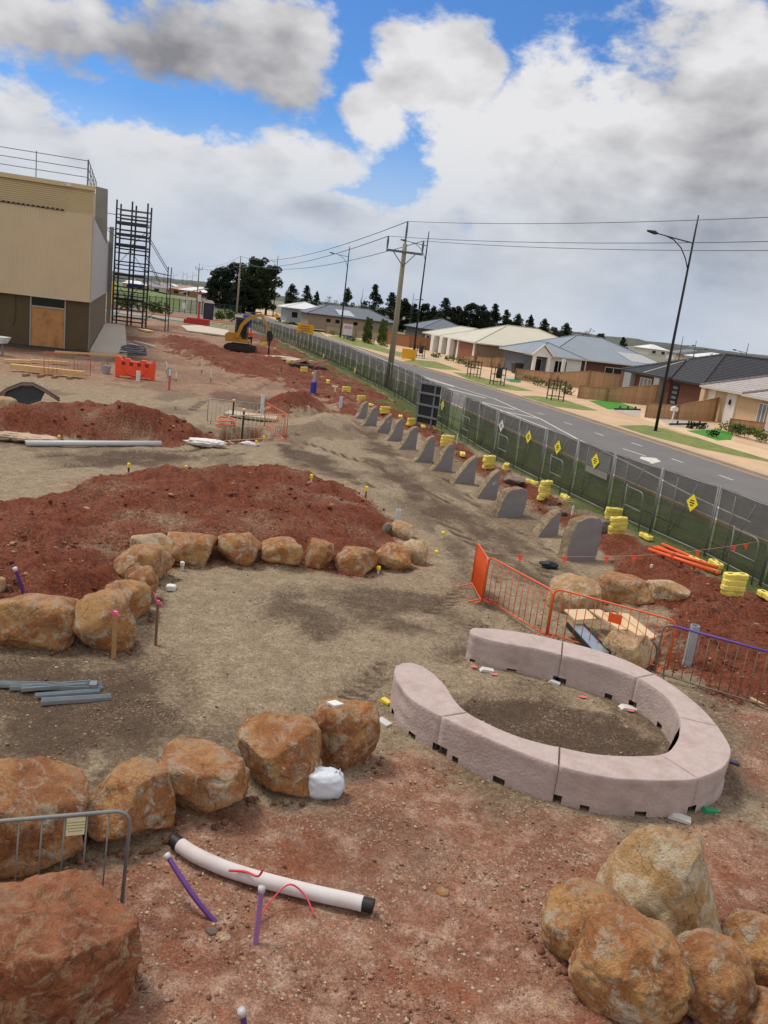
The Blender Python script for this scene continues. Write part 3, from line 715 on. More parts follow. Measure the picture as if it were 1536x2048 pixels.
# ground floor
WT = -0.0
for x0, x1, m, nm in ((-22, -6.7, OLIVE, 'wall_panel'), (-6.72, -4.0, OLIVE, 'wall_panel'), (-1.63, -0.05, OLIVE, 'wall_panel')):
    mb = MB(); mb.box(x0, x1 - 0.01, 0.02, 0.12, 0.3, ZB - 0.02); mb.build(nm, m, bld)
mb = MB(); mb.box(-22, 0.0, 0.06, 0.3, -0.2, 0.28); mb.build('slab_edge', M('slab_dark', (72, 68, 66), 0.9, 0.1), bld)
mb = MB()
for x in (-4.0, -1.72): mb.box(x, x + 0.09, -0.06, 0.10, 0.3, ZB - 0.03)
mb.box(-3.9, -1.73, -0.06, 0.10, 3.02, 3.1); fr = mb.build('door_frame', FRAMEM, bld)
mb = MB(); mb.box(-3.9, -1.73, 0.05, 0.08, 3.11, ZB - 0.03); mb.build('highlight_window', GLASS, bld)
for i, (a, b) in enumerate(((-3.9, -2.83), (-2.82, -1.73))):
    mb = MB(); mb.box(a, b, 0.01, 0.04, 0.3, 3.01); mb.build('plywood_sheet', PLY, bld)
mb = MB(); mb.path([(-4.95, -0.01, 3.6), (-4.9, -0.03, 2.6), (-4.98, -0.02, 1.9), (-5.1, -0.02, 1.55)], 0.015, 5); mb.build('cable', BLACKM, bld)
# side wall of studs
mb = MB(); mb.box(-0.25, -0.12, 0.2, 46, 0.28, ZB); mb.build('side_wall', M('sarking_grey', (104, 98, 92), 0.8, 0.15, 0.8), bld)
st_me = MB(); st_me.box(-0.11, 0.0, -0.06, 0.06, 0.28, ZB - 0.01); st0 = st_me.build('stud', M('stud_pale', (150, 138, 124), 0.8, 0.1), bld, loc=(0, 0.1, 0))
for i in range(1, 26):
    o = st0.copy(); COL.objects.link(o); o.location.y = 0.1 + i * 1.7; o.parent = bld
st_me = MB(); st_me.box(-0.12, -0.05, 0.0, 0.7, 0.5, 2.9); w0 = st_me.build('window_opening', GLASS, bld, loc=(0, 1.0, 0))
for i in range(1, 13):
    o = w0.copy(); COL.objects.link(o); o.location.y = 1.0 + i * 3.4; o.parent = bld
mb = MB(); mb.box(0.0, 0.5, 46.6, 47.0, 0, 11.5); mb.build('end_pier', FRAMEM, bld)
mb = MB(); mb.box(-21, -0.2, 2, 44, ZT - 1.2, ZT - 1.1); mb.build('roof', GREYC, bld)
# roof handrail
rail = thing('roof_handrail', 'grey scaffold tube handrail along the roof edge of the left building', 'handrail', (BX, BY, 0), AB)
def rrail(axis, a0, a1, fixed, step):
    n = max(1, int(abs(a1 - a0) / step))
    for i in range(n + 1):
        a = a0 + (a1 - a0) * i / n; p = (a, fixed) if axis == 'x' else (fixed, a)
        mb = MB(); mb.tube((*p, ZU), (*p, ZU + 1.75), 0.035, 6); mb.build('post', GALVD, rail)
    for z in (0.55, 1.1, 1.65):
        mb = MB(); p, q = ((a0, fixed), (a1, fixed)) if axis == 'x' else ((fixed, a0), (fixed, a1))
        mb.tube((*p, ZU + z), (*q, ZU + z), 0.028, 6); mb.build('rail', GALVD, rail)
rrail('x', -14.05, -0.55, 1.6, 3.3); rrail('y', 1.7, 16, -0.5, 2.4)
# ------------------------------------------------------------------ houses across the road
def hroof(mb, x0, x1, y0, y1, z, pitch, oh=0.5, th=0.12):
    """hip roof over a rectangle"""
    x0 -= oh; x1 += oh; y0 -= oh; y1 += oh
    w, d = x1 - x0, y1 - y0; k = math.tan(pitch); r = min(w, d) / 2; zr = z + r * k
    if w >= d: A1, B1 = (x0 + r, (y0 + y1) / 2, zr), (x1 - r, (y0 + y1) / 2, zr)
    else: A1, B1 = ((x0 + x1) / 2, y0 + r, zr), ((x0 + x1) / 2, y1 - r, zr)
    c = [(x0, y0, z), (x1, y0, z), (x1, y1, z), (x0, y1, z)]
    if w >= d: fs = [(0, 1, 5, 4), (1, 2, 5), (2, 3, 4, 5), (3, 0, 4)]
    else: fs = [(0, 1, 4), (1, 2, 5, 4), (2, 3, 5), (3, 0, 4, 5)]
    mb._add(c + [A1, B1], fs + [(3, 2, 1, 0)])
    return c, A1, B1, w >= d
def tilecourses(parent, rect, z, pitch, mat, oh=0.5, course=0.34):
    """raised tile courses: thin strips following each roof slope, one mesh per slope"""
    x0, x1, y0, y1 = rect; x0 -= oh; x1 += oh; y0 -= oh; y1 += oh
    r = min(x1 - x0, y1 - y0) / 2; k = math.tan(pitch); n = int(r / (course * math.cos(pitch)))
    for side in range(4):
        mb = MB()
        for i in range(n):
            a = r * i / n; b = r * (i + 1) / n; za = z + a * k + 0.055; zb = z + b * k + 0.02
            if side == 0: q = [(x0 + a, y0 + a), (x1 - a, y0 + a), (x1 - b, y0 + b), (x0 + b, y0 + b)]
            elif side == 1: q = [(x1 - a, y0 + a), (x1 - a, y1 - a), (x1 - b, y1 - b), (x1 - b, y0 + b)]
            elif side == 2: q = [(x1 - a, y1 - a), (x0 + a, y1 - a), (x0 + b, y1 - b), (x1 - b, y1 - b)]
            else: q = [(x0 + a, y1 - a), (x0 + a, y0 + a), (x0 + b, y0 + b), (x0 + b, y1 - b)]
            lo_ = [(*q[0], za - 0.045), (*q[1], za - 0.045)]
            mb._add([(*q[0], za), (*q[1], za), (*q[2], zb), (*q[3], zb)] + lo_, [(0, 1, 2, 3), (4, 5, 1, 0)])
        stuff(mb.build('tile_courses', mat, parent))
def hipcaps(parent, rect, z, pitch, mat, oh=0.5, r=0.09, segs=0):
    mb = MB(); c, A1, B1, wide = hroof(mb, *rect, z, pitch, oh)
    E = [(c[0], A1), (c[3], A1), (c[1], B1), (c[2], B1)] if wide else [(c[0], A1), (c[1], A1), (c[2], B1), (c[3], B1)]
    mb = MB()
    for p, q in E + [(A1, B1)]:
        p = Vector(p) + Vector((0, 0, .06)); q = Vector(q) + Vector((0, 0, .06))
        if (q - p).length < 0.05: continue
        if segs:
            n = max(1, int((q - p).length / segs))
            for i in range(n): mb.path([p.lerp(q, i / n), p.lerp(q, (i + 0.97) / n)], [r * 1.25, r * 0.95], 6)
        else: mb.tube(p, q, r, 6)
    return mb.build('ridge_caps', mat, parent)
WHITE_ = M('render_white', (220, 217, 211), 0.8, 0.04, 0.6)
CREAMW = M('render_cream', (196, 182, 158), 0.8, 0.05, 0.6)
BRICKT = M('brick_tan', (200, 176, 140), 0.85, 0.08, 3, dirt=(184, 154, 118), dscale=6)
BRICKR = M('brick_red', (104, 66, 54), 0.85, 0.1, 3, dirt=(92, 52, 42), dscale=6)
BRICKB = M('brick_taupe', (128, 108, 90), 0.85, 0.07, 3, dirt=(112, 94, 78), dscale=6)
GREYW = M('render_grey', (142, 146, 150), 0.8, 0.05, 0.6)
GUT = M('gutter_paint', (196, 190, 178), 0.5, 0.04)
GUTD = M('gutter_dark', (44, 44, 48), 0.5, 0.04)
CURT = M('window_curtain', (120, 128, 138), 0.35, 0.2, 4)
TILED = M('tile_charcoal', (54, 54, 60), 0.8, 0.12, 2.0)
TILEG = M('tile_grey', (166, 158, 156), 0.8, 0.12, 2.0)
COLG = M('roof_metal_grey', (134, 142, 152), 0.5, 0.04, 0.5)
COLC = M('roof_metal_cream', (196, 190, 172), 0.5, 0.04, 0.5)
COLD = M('roof_metal_slate', (98, 104, 114), 0.55, 0.05, 0.5)
def house(name, label, s, t, rects, wallm, roofm, gut, tiles=False, zf=0.1, ez=2.7, pitch=22, oh=0.5, capm=None):
    x, y = ST(s, t); h = thing(name, label, 'house', (x, y, zf), A, 'houses across the road')
    for i, rc in enumerate(rects):
        mb = MB(); mb.box(rc[0], rc[1], rc[2], rc[3], 0, ez - 0.02 + (0.02 if i else 0)); mb.build('wall', wallm, h)
        mb = MB(); hroof(mb, *rc, ez, math.radians(pitch), oh); ro = mb.build('roof', roofm, h)
        if tiles: tilecourses(ro, rc, ez, math.radians(pitch), roofm, oh)
        hipcaps(ro, rc, ez, math.radians(pitch), capm or roofm, oh, segs=0.42 if tiles else 0, r=0.12 if tiles else 0.05)
        mb = MB(); o = oh
        for (p, q) in (((rc[0] - o, rc[2] - o), (rc[1] + o, rc[2] - o)), ((rc[1] + o, rc[2] - o), (rc[1] + o, rc[3] + o)), ((rc[1] + o, rc[3] + o), (rc[0] - o, rc[3] + o)), ((rc[0] - o, rc[3] + o), (rc[0] - o, rc[2] - o))):
            mb.bar((*p, ez - 0.06), (*q, ez - 0.06), 0.14, 0.16)
        mb.build('gutter', gut, h)
    return h
def hbox(h, name, mat, x0, x1, y0, y1, z0, z1, parent=None):
    mb = MB(); mb.box(x0, x1, y0, y1, z0, z1); return mb.build(name, mat, parent or h)
def hwindow(h, x, y0, y1, z0, z1, frm, pane, mull=0):        # window on the road side face (x = const)
    f = MB(); e = 0.06
    f.box(x - 0.05, x - 0.005, y0, y1, z0, z0 + e); f.box(x - 0.05, x - 0.005, y0, y1, z1 - e, z1)
    f.box(x - 0.05, x - 0.005, y0, y0 + e, z0 + e, z1 - e); f.box(x - 0.05, x - 0.005, y1 - e, y1, z0 + e, z1 - e)
    for i in range(mull):
        yy_ = y0 + (y1 - y0) * (i + 1) / (mull + 1); f.box(x - 0.05, x - 0.005, yy_ - 0.03, yy_ + 0.03, z0 + e, z1 - e)
    w = f.build('window', frm, h)
    mb = MB(); mb.box(x - 0.02, x - 0.003, y0 + e, y1 - e, z0 + e, z1 - e); mb.build('pane', pane, w)
    return w
def hwindow_y(h, y, x0, x1, z0, z1, frm, pane, mull=1):
    f = MB(); e = 0.06
    f.box(x0, x1, y - 0.05, y - 0.005, z0, z0 + e); f.box(x0, x1, y - 0.05, y - 0.005, z1 - e, z1)
    for i in range(mull + 2):
        xx_ = x0 + (x1 - x0 - e) * i / (mull + 1); f.box(xx_, xx_ + e, y - 0.05, y - 0.005, z0 + e, z1 - e)
    w = f.build('window', frm, h)
    mb = MB(); mb.box(x0 + e, x1 - e, y - 0.02, y - 0.003, z0 + e, z1 - e); mb.build('pane', pane, w)
    return w
# nearest: grey tile roof, cream and white bays
h = house('house', 'cream brick house with pale grey tiled roof and white rendered bays at the right edge', 48.5, 45.0, [(0.0, 14, 0, 12.6), (-0.9, 8, 0.6, 6.0)], BRICKT, TILEG, GUT, True, capm=M('cap_grey', (120, 112, 112), 0.8))
for y0, y1 in ((11.4, 12.62), (8.7, 9.9)): hbox(h, 'rendered_pier', WHITE_, -0.12, 0.3, y0, y1, 0, 2.62)
hbox(h, 'rendered_panel', WHITE_, -0.96, -0.88, 2.2, 3.6, 0, 2.62)
hbox(h, 'corner_pier', BRICKT, -0.5, 0.0, 12.35, 12.9, 0, 2.6)
hwindow(h, -0.94, 4.0, 4.9, 0.5, 2.3, WHITE_, CURT, 1); hwindow(h, -0.94, 0.9, 1.9, 0.5, 2.3, WHITE_, CURT, 1)
for y in (9.3, 2.9):
    mb = MB(); x_ = -0.2 if y > 5 else -1.03
    mb.box(x_ - 0.06, x_ + 0.06, y - 0.07, y + 0.07, 1.6, 1.95); mb.bar((x_, y, 1.95), (x_ + .08, y, 2.05), 0.05); mb.build('wall_lamp', BLACKM, h)
# charcoal tile roof, red brick
h = house('house', 'red brick house with black tiled roof and grey portico pillars', 63.6, 46.2, [(0.0, 18, 0, 12.4), (-0.2, 8, 4.6, 12.0)], BRICKR, TILED, GUTD, True, capm=M('cap_dark', (74, 74, 80), 0.8))
hbox(h, 'portico_pillar', GREYW, -0.75, -0.2, 10.6, 11.9, 0, 2.62); hbox(h, 'brick_pier', BRICKR, -0.72, -0.22, 12.0, 12.6, 0, 2.6)
hbox(h, 'portico_pillar', GREYW, -0.75, -0.22, 5.6, 6.5, 0, 2.62)
hwindow(h, -0.22, 7.6, 9.6, 0.5, 2.3, WHITE_, CURT, 2)
d = hbox(h, 'front_door', M('door_black', (24, 24, 27), 0.5), -0.05, -0.01, 3.3, 4.4, 0, 2.3)
for z in (0.6, 1.05, 1.5, 1.95): hbox(h, 'door_pane', CURT, -0.075, -0.052, 3.5, 4.2, z - 0.12, z + 0.12, d)
mb = MB(); mb.bar((-0.6, 8.7, 2.80), (3.7, 8.2, 4.52), 0.14, 0.07); mb.build('valley_flashing', GUT, h)
# grey sheet roof, white porch
h = house('house', 'grey sheet roofed house with small white gabled porch and arched posts', 93.6, 43.6, [(2.4, 19.5, 0.5, 14), (0.0, 6.5, 0.0, 9)], BRICKR, COLG, GUT, pitch=21)
mb = MB(); mb.prism_y([(-0.75, 2.5), (1.75, 2.5), (1.75, 2.62), (0.5, 3.75), (-0.75, 2.62)], -1.6, 1.0); g_ = mb.build('porch_gable', WHITE_, h)
mb = MB(); mb.bar((-0.95, -1.75, 2.62), (0.5, -1.75, 3.95), 0.16, 0.14); mb.bar((0.5, -1.75, 3.95), (1.95, -1.75, 2.62), 0.16, 0.14); mb.build('barge_board', WHITE_, g_)
mb = MB(); mb._add([(-0.95, -1.7, 2.66), (0.5, -1.7, 3.98), (0.5, 1.6, 3.98), (-0.95, 1.6, 2.66), (1.95, -1.7, 2.66), (1.95, 1.6, 2.66)], [(0, 1, 2, 3), (1, 4, 5, 2)]); mb.build('porch_roof', COLG, h)
for x in (-0.6, 1.3, 3.3): hbox(h, 'porch_post', WHITE_, x, x + 0.35, -1.6, -1.25, 0, 2.5)
hbox(h, 'white_wall', WHITE_, 2.2, 6.55, -0.12, -0.01, 0, 2.6); hbox(h, 'grey_wall', M('render_slate', (92, 98, 108), 0.8), -0.02, 2.18, -0.1, -0.01, 0, 2.5); hbox(h, 'grey_wall', M('render_slate', (1, 1, 1)), -0.04, -0.005, 0.02, 9.0, 0, 2.6)
hwindow_y(h, -0.125, 2.9, 4.6, 0.4, 2.2, WHITE_, GLASS, 2); hwindow_y(h, 0.49, 10.2, 12.6, 1.3, 2.1, WHITE_, GLASS, 1); hwindow_y(h, -0.105, 0.3, 1.2, 0.1, 2.2, GREYW, GLASS, 0)
hbox(h, 'downpipe', GUT, 7.05, 7.2, -0.15, -0.02, 0, 2.5)
mb = MB(); mb._add([(15.2, 1.2, 3.25), (19.2, 1.6, 3.4), (17.6, 5.4, 4.9), (13.6, 5.0, 4.75)], [(0, 1, 2, 3)]); 
mb.v = [(a, b, c + 0.12) for a, b, c in [(14.0, 0.9, 2.96), (18.6, 0.9, 2.96), (17.0, 3.4, 3.92), (13.0, 3.4, 3.92)]]; mb.build('roof_panel', M('roof_light_sheet', (170, 172, 172), 0.5), h)
# cream sheet roof
h = house('house', 'cream sheet roofed house with white columns and brown garage door', 112.8, 43.6, [(0.0, 20, 0, 15), (0.2, 9, 8.6, 25)], BRICKB, COLC, GUT, pitch=20)
hbox(h, 'garage_door', M('garage_door_rust', (136, 78, 54), 0.6), -0.06, -0.01, 1.4, 6.6, 0.05, 2.3)
for y in (0.4, 7.3): hbox(h, 'white_pier', WHITE_, -0.1, -0.01, y, y + 0.7, 0, 2.6)
for y in (9.3, 13.2, 17.6): hbox(h, 'white_column', WHITE_, -0.75, 0.15, y, y + 1.4, 0, 2.62)
hbox(h, 'grey_wall', GREYW, 0.08, 0.19, 14.7, 17.5, 0, 2.6); hbox(h, 'white_wall', WHITE_, 0.06, 0.19, 19.1, 24.9, 0, 2.6)
for y0 in (10.9, 20.2, 22.4): hwindow(h, 0.05, y0, y0 + 1.5, 0.4, 2.3, GREYW, GLASS, 0)
# slate roof behind it
x, y, z = D(893, 660, 196)
h = house('house', 'house with dark slate sheet roof behind the cream roofed one', *toST(x - 5.5, y - 5), [(0.0, 13, 0, 14)], M('brick_dark', (88, 82, 78), 0.85), COLD, GUTD, ez=2.6, pitch=20)
hwindow_y(h, -0.01, 1.0, 3.5, 0.9, 2.0, GREYW, GLASS); hwindow_y(h, -0.01, 5.0, 7.5, 0.9, 2.0, GREYW, GLASS)
# long slate roofed house with a white gable sheet
xr, yr, _ = D(788, 680, 168)
h = house('house', 'long brown brick house with slate roof behind the grass verge', *toST(xr - 16.8, yr - 4.9), [(0.0, 17.5, 0, 9.5)], M('brick_mushroom', (140, 124, 108), 0.85, 0.06), COLD, GUTD, zf=0.5, ez=2.9, pitch=21)
for x0 in (3.4, 5.2, 8.8, 11.6, 14.2): hwindow_y(h, -0.01, x0, x0 + 1.0, 1.5, 2.3, FRAMEM, GLASS, 0)
mb = MB(); mb._add([(6.0, 0.1, 3.2), (9.2, 0.1, 3.2), (8.4, 2.6, 4.2), (5.4, 2.6, 4.2)], [(0, 1, 2, 3)]); mb.build('solar_panel', M('solar_pale', (168, 178, 190), 0.3), h)
x, y, _ = D(650, 640, 190)
h = house('house', 'low house with white sheet roof behind the long slate roofed one', *toST(x - 8.2, y - 3), [(0, 9, 0, 10), (6, 22, 2.0, 12)], GREYW, M('roof_metal_white', (212, 214, 216), 0.5, 0.03), WHITE_, zf=0.6, ez=3.1, pitch=16, oh=0.8)
hwindow_y(h, -0.01, 1.0, 2.4, 1.0, 2.3, FRAMEM, GLASS, 0); hwindow_y(h, -0.01, 4.2, 6.2, 0.2, 2.3, FRAMEM, GLASS, 0)
# far subdivision, left and right
far_me = {}
def far_house(px, py, depth, w, hgt, rm, wm, label):
    x, y, z = D(px, py, depth); key = (rm.name, wm.name)
    t = thing('far_house', label, 'house', (x, y, 0), A + random.uniform(-.3, .3), 'houses of the far estate'); t.scale = (w / 12.0, 1, hgt / 5.0)
    if key not in far_me:
        mb = MB(); mb.box(-6, 6, -5, 5, 0, 2.8); wl = mb.build('wall', wm, t)
        mb = MB(); hroof(mb, -6, 6, -5, 5, 2.8, math.radians(20)); rf = mb.build('roof', rm, t)
        wi = []
        for x_ in (-4, 1.5): mb = MB(); mb.box(x_, x_ + 2, -5.03, -5.0, 0.8, 2.1); wi.append(mb.build('window', GLASS, t))
        far_me[key] = (wl, rf, *wi)
    else:
        for o in far_me[key]: c = o.copy(); COL.objects.link(c); c.parent = t
FR = [M('far_roof_%s' % n, c, 0.6) for n, c in (('grey', (120, 122, 128)), ('white', (214, 214, 214)), ('tan', (150, 122, 98)), ('char', (70, 72, 78)))]
FW = [M('far_wall_%s' % n, c, 0.8) for n, c in (('sand', (176, 150, 118)), ('pale', (196, 190, 180)), ('brick', (146, 104, 80)))]
RN, WN = ['grey', 'white', 'tan', 'charcoal'], ['sand', 'pale', 'brick']
cnt = 0
for k in range(30):
    px = 268 + k * 5.4 + random.uniform(-3, 3); r, w_ = random.randrange(4), random.randrange(3); dp = random.uniform(430, 720)
    cnt += 1; far_house(px, 570, dp, random.uniform(10, 17), random.uniform(4.6, 6.2), FR[r], FW[w_], '%s walled estate house with %s roof, %s from the left beyond the scaffold' % (WN[w_], RN[r], nth(cnt)))
cnt = 0
for px, dp, r, w_, wd in ((1402, 330, 3, 0, 16), (1427, 300, 1, 1, 16), (1450, 330, 0, 1, 18), (1472, 280, 1, 1, 15), (1490, 360, 0, 2, 15), (1508, 300, 3, 1, 16), (1528, 340, 0, 1, 18), (1382, 360, 0, 1, 18), (1300, 420, 1, 1, 14), (1545, 280, 1, 0, 14)):
    cnt += 1; far_house(px, 715, dp, wd, 5.2, FR[r], FW[w_], 'far house with %s roof, %s along the skyline behind the black tiled roof' % (RN[r], nth(cnt)))
# timber fences
PALE = M('paling_timber', (178, 144, 108), 0.85, 0.15, 3, dirt=(120, 90, 64), dscale=2, rnd=0.12)
POSTT = M('post_timber', (140, 108, 78), 0.85, 0.15, 3)
def paling_fence(label, pts, group='timber paling fences of the front yards', pw=0.17, mat=PALE):
    """pts: (s, t, height) of each post"""
    x, y = ST(pts[0][0], pts[0][1]); f = thing('paling_fence', label, 'fence', (x, y, 0.1), 0, group)
    P = [(Vector((*ST(s, t), 0)) - Vector((x, y, 0)), h_) for s, t, h_ in pts]
    pm = {}
    for (p, h0), (q, h1) in zip(P[:-1], P[1:]):
        L_ = (q - p).length; n = max(1, int(L_ / pw)); ang_ = math.atan2(q.y - p.y, q.x - p.x); d = (q - p) / n
        for i in range(n):
            hh = h0 + (h1 - h0) * (i + 0.5) / n
            key = round(hh, 2)
            if key not in pm:
                mb = MB(); w2 = L_ / n * 0.94; mb.box(0, w2, -0.012, 0.012, 0, key - 0.06); o = mb.build('paling', mat, f); pm[key] = o
            else: o = pm[key].copy(); COL.objects.link(o); o.parent = f
            o.location = p + d * i + Vector((0, 0, 0.005 * (i % 3))); o.rotation_euler.z = ang_
        mb = MB(); off = Vector((math.sin(ang_), -math.cos(ang_), 0)) * 0.045
        for fr_ in (0.15, 0.5, 0.9): mb.bar(p - off + Vector((0, 0, h0 * fr_)), q - off + Vector((0, 0, h1 * fr_)), 0.045, 0.09)
        mb.build('rail', POSTT, f)
        mb = MB(); mb.bar(p + Vector((0, 0, h0 - 0.03)), q + Vector((0, 0, h1 - 0.03)), 0.1, 0.05); mb.build('capping', POSTT, f)
    for p, h_ in P:
        mb = MB(); mb.box(p.x - 0.06, p.x + 0.06, p.y - 0.17, p.y - 0.05, 0, h_ + 0.02); mb.build('post', POSTT, f)
    return f
paling_fence('stepped paling fence between the black tiled house and the cream brick one', [(57.0, 36.8, 1.15), (57.9, 40.3, 1.15), (59.3, 44.8, 2.0)])
paling_fence('low paling fence stub in front of the cream brick house', [(52.4, 41.0, 1.0), (51.6, 44.2, 1.0)])
paling_fence('paling fence rising to the red brick pier of the black tiled house', [(68.6, 37.0, 1.2), (68.6, 40.0, 1.2), (68.8, 45.2, 2.0)])
paling_fence('long stepped paling fence in front of the grey sheet roofed house', [(84.4, 37.6, 1.25), (83.0, 41.2, 1.3), (81.6, 45.0, 2.0), (80.4, 48.3, 2.0), (79.2, 51.6, 2.0), (78.3, 54.2, 2.0)])
paling_fence('paling fence stepping up beside the bin at the taupe brick wall', [(104.0, 38.6, 1.2), (102.6, 42.0, 1.3), (101.0, 45.6, 2.0), (101.4, 48.6, 2.0)], pw=0.3)
paling_fence('brown paling fence beyond the black lamp post', [(142, 38.0, 2.0), (136, 40.5, 2.0), (132.5, 45, 2.0)], pw=0.35, mat=M('paling_rust', (146, 98, 62), 0.85, 0.12, 3))
xa, ya, _ = D(650, 670, 158); xb, yb, _ = D(835, 690, 152)
sa_, ta_ = toST(xa, ya); sb_, tb_ = toST(xb, yb)
paling_fence('pale wire and timber estate fence in front of the long slate roofed house', [(sa_ + (sb_ - sa_) * i / 6, ta_ + (tb_ - ta_) * i / 6, 1.5) for i in range(7)], pw=0.45, mat=M('paling_grey', (150, 140, 122), 0.85, 0.12, 3))
# ------------------------------------------------------------------ trees, shrubs
BARK = M('bark', (84, 70, 58), 0.95, 0.2, 3, 0.5, 20)
def leafmat(name, rgb, var=0.4):
    m = M(name, rgb, 0.8, var, 1.2, spec=0.2, rnd=0.15)
    return m
PINE = leafmat('pine_needles', (38, 48, 30)); PINE2 = leafmat('cypress_leaves', (44, 56, 30)); GUM = leafmat('gum_leaves', (70, 74, 50))
DARKG = leafmat('dark_leaves', (34, 44, 28)); SHRUB = leafmat('shrub_leaves', (86, 104, 52)); RUSTL = leafmat('rust_leaves', (128, 92, 60)); GREYL = leafmat('grass_tuft', (112, 112, 66))
def leaves(clumps, per, size, seed):
    """leaf clumps: each a ball of small faces; clumps = (x, y, z, r)"""
    rg = np.random.default_rng(seed); vs = []; 
    for (x, y, z, r) in clumps:
        n = max(6, int(per * r * r))
        d = rg.normal(size=(n, 3)); d /= np.linalg.norm(d, axis=1)[:, None]
        p = np.array([x, y, z]) + d * (r * (0.45 + 0.55 * rg.random(n)[:, None] ** 0.5)) * np.array([1, 1, 0.7])
        a = rg.normal(size=(n, 3)); a /= np.linalg.norm(a, axis=1)[:, None]
        b = np.cross(a, rg.normal(size=(n, 3))); b /= np.linalg.norm(b, axis=1)[:, None]
        s = size * (0.6 + 0.8 * rg.random(n))[:, None]
        q = np.stack([p - a * s, p + b * s * 0.55, p + a * s, p - b * s * 0.55], 1); vs.append(q.reshape(-1, 3))
    v = np.concatenate(vs); k = len(v) // 4
    me = bpy.data.meshes.new('crown'); me.vertices.add(len(v)); me.vertices.foreach_set('co', v.astype(np.float32).ravel())
    me.loops.add(4 * k); me.loops.foreach_set('vertex_index', np.arange(4 * k, dtype=np.int32)); me.polygons.add(k)
    me.polygons.foreach_set('loop_start', np.arange(0, 4 * k, 4, dtype=np.int32)); me.polygons.foreach_set('loop_total', np.full(k, 4, np.int32)); me.update(calc_edges=True)
    return me
def trunk_mesh(h, r, limbs, lean=0.0):
    mb = MB(); mb.path([(lean * h * t * t, 0, h * t) for t in (0, .25, .5, .75, 1)], [r, r * .8, r * .6, r * .4, r * .15], 7)
    for (p, q, rr) in limbs: mb.path([p, ((p[0] + q[0]) / 2, (p[1] + q[1]) / 2, (p[2] + q[2]) / 2 + 0.02 * h), q], [rr, rr * .7, rr * .3], 5)
    return mb
TREE_SRC = {}
def make_tree(kind, var):
    """a unit-height tree of 10 m: returns trunk object data and crown mesh"""
    key = (kind, var)
    if key in TREE_SRC: return TREE_SRC[key]
    rg = random.Random(hash(key) % 1000 + var * 7 + len(kind)); cl = []; limbs = []
    if kind == 'pine':          # ragged tiers
        z = 1.5
        while z < 9.6:
            w = (2.3 if z < 5.5 else 2.3 * (10.2 - z) / 4.7) * rg.uniform(0.7, 1.15)
            for i in range(rg.randint(4, 6)):
                a = rg.uniform(0, 6.28); rr = w * rg.uniform(0.45, 1.05); x, y = rr * math.cos(a), rr * math.sin(a)
                cl.append((x, y, z + rg.uniform(-.3, .4), rg.uniform(0.45, 0.85) * (1 if z < 8 else 0.7))); limbs.append(((0, 0, z - .4), (x, y, z), 0.05))
            cl.append((0, 0, z, 0.7)); z += rg.uniform(0.6, 0.95)
        cl.append((0, 0, 9.7, 0.35)); me = leaves(cl, 170, 0.17, var); tr = trunk_mesh(9.6, 0.2, limbs)
    elif kind == 'dense':
        for i in range(85):
            a = rg.uniform(0, 6.28); z = rg.uniform(0.5, 9.6); w = 3.6 * math.sin(PI * min(1, (z + 1.2) / 11.6)) ** 0.7; rr = w * rg.uniform(0.5, 1.0)
            cl.append((rr * math.cos(a), rr * math.sin(a), z, rg.uniform(0.7, 1.25)))
        me = leaves(cl, 230, 0.17, var); tr = trunk_mesh(8.5, 0.35, [((0, 0, 2), (1.5, .5, 5), .15), ((0, 0, 3), (-1.6, 0, 6), .15)])
    elif kind == 'cypress':     # wide flat layered old cypress
        for i in range(80):
            a = rg.uniform(0, 6.28); z = rg.uniform(1.4, 9.6); w = 4.2 * (0.65 + 0.35 * math.sin(z * 2.2)) * (1.0 if z < 8 else 0.6); rr = w * rg.uniform(0.25, 1.0)
            x, y = rr * math.cos(a), rr * math.sin(a); cl.append((x, y, z, rg.uniform(0.6, 1.15)))
            if i % 2: limbs.append(((0, 0, z * .6), (x, y, z), 0.1))
        me = leaves(cl, 230, 0.17, var); tr = trunk_mesh(9, 0.35, limbs, 0.04)
    elif kind == 'sparse':
        for i in range(16):
            a = rg.uniform(0, 6.28); z = rg.uniform(3, 9.7); w = 2.2; rr = w * rg.uniform(0.3, 1.0); x, y = rr * math.cos(a), rr * math.sin(a)
            cl.append((x, y, z, rg.uniform(0.4, 0.8))); limbs.append(((0, 0, z * .55), (x, y, z), 0.07))
        me = leaves(cl, 60, 0.16, var); tr = trunk_mesh(8.5, 0.16, limbs, 0.03)
    else:                       # bare
        for i in range(18):
            a = rg.uniform(0, 6.28); z = rg.uniform(3, 9); rr = rg.uniform(.6, 1.8); limbs.append(((0, 0, z * .7), (rr * math.cos(a), rr * math.sin(a), z + .8), 0.06))
        me = leaves([(0, 0, 9, .3)], 20, 0.1, var); tr = trunk_mesh(9.8, 0.14, limbs)
    TREE_SRC[key] = (tr.v, tr.f, me, {})
    return TREE_SRC[key]
def tree(name, label, kind, var, x, y, h, mat, z=0.0, wide=1.0, group=None, rz=0.0):
    tv, tf, crown, cache = make_tree(kind, var)
    t = thing(name, label, 'tree', (x, y, z), rz, group); k = h / 10.0; t.scale = (k * wide, k * wide, k)
    if mat.name not in cache:
        m1 = bpy.data.meshes.new('trunk'); m1.from_pydata(tv, [], tf); m1.materials.append(BARK); m2 = crown.copy() if cache else crown; m2.materials.clear(); m2.materials.append(mat); cache[mat.name] = (m1, m2)
    m1, m2 = cache[mat.name]; link('trunk', m1, t); link('crown', m2, t)
    return t
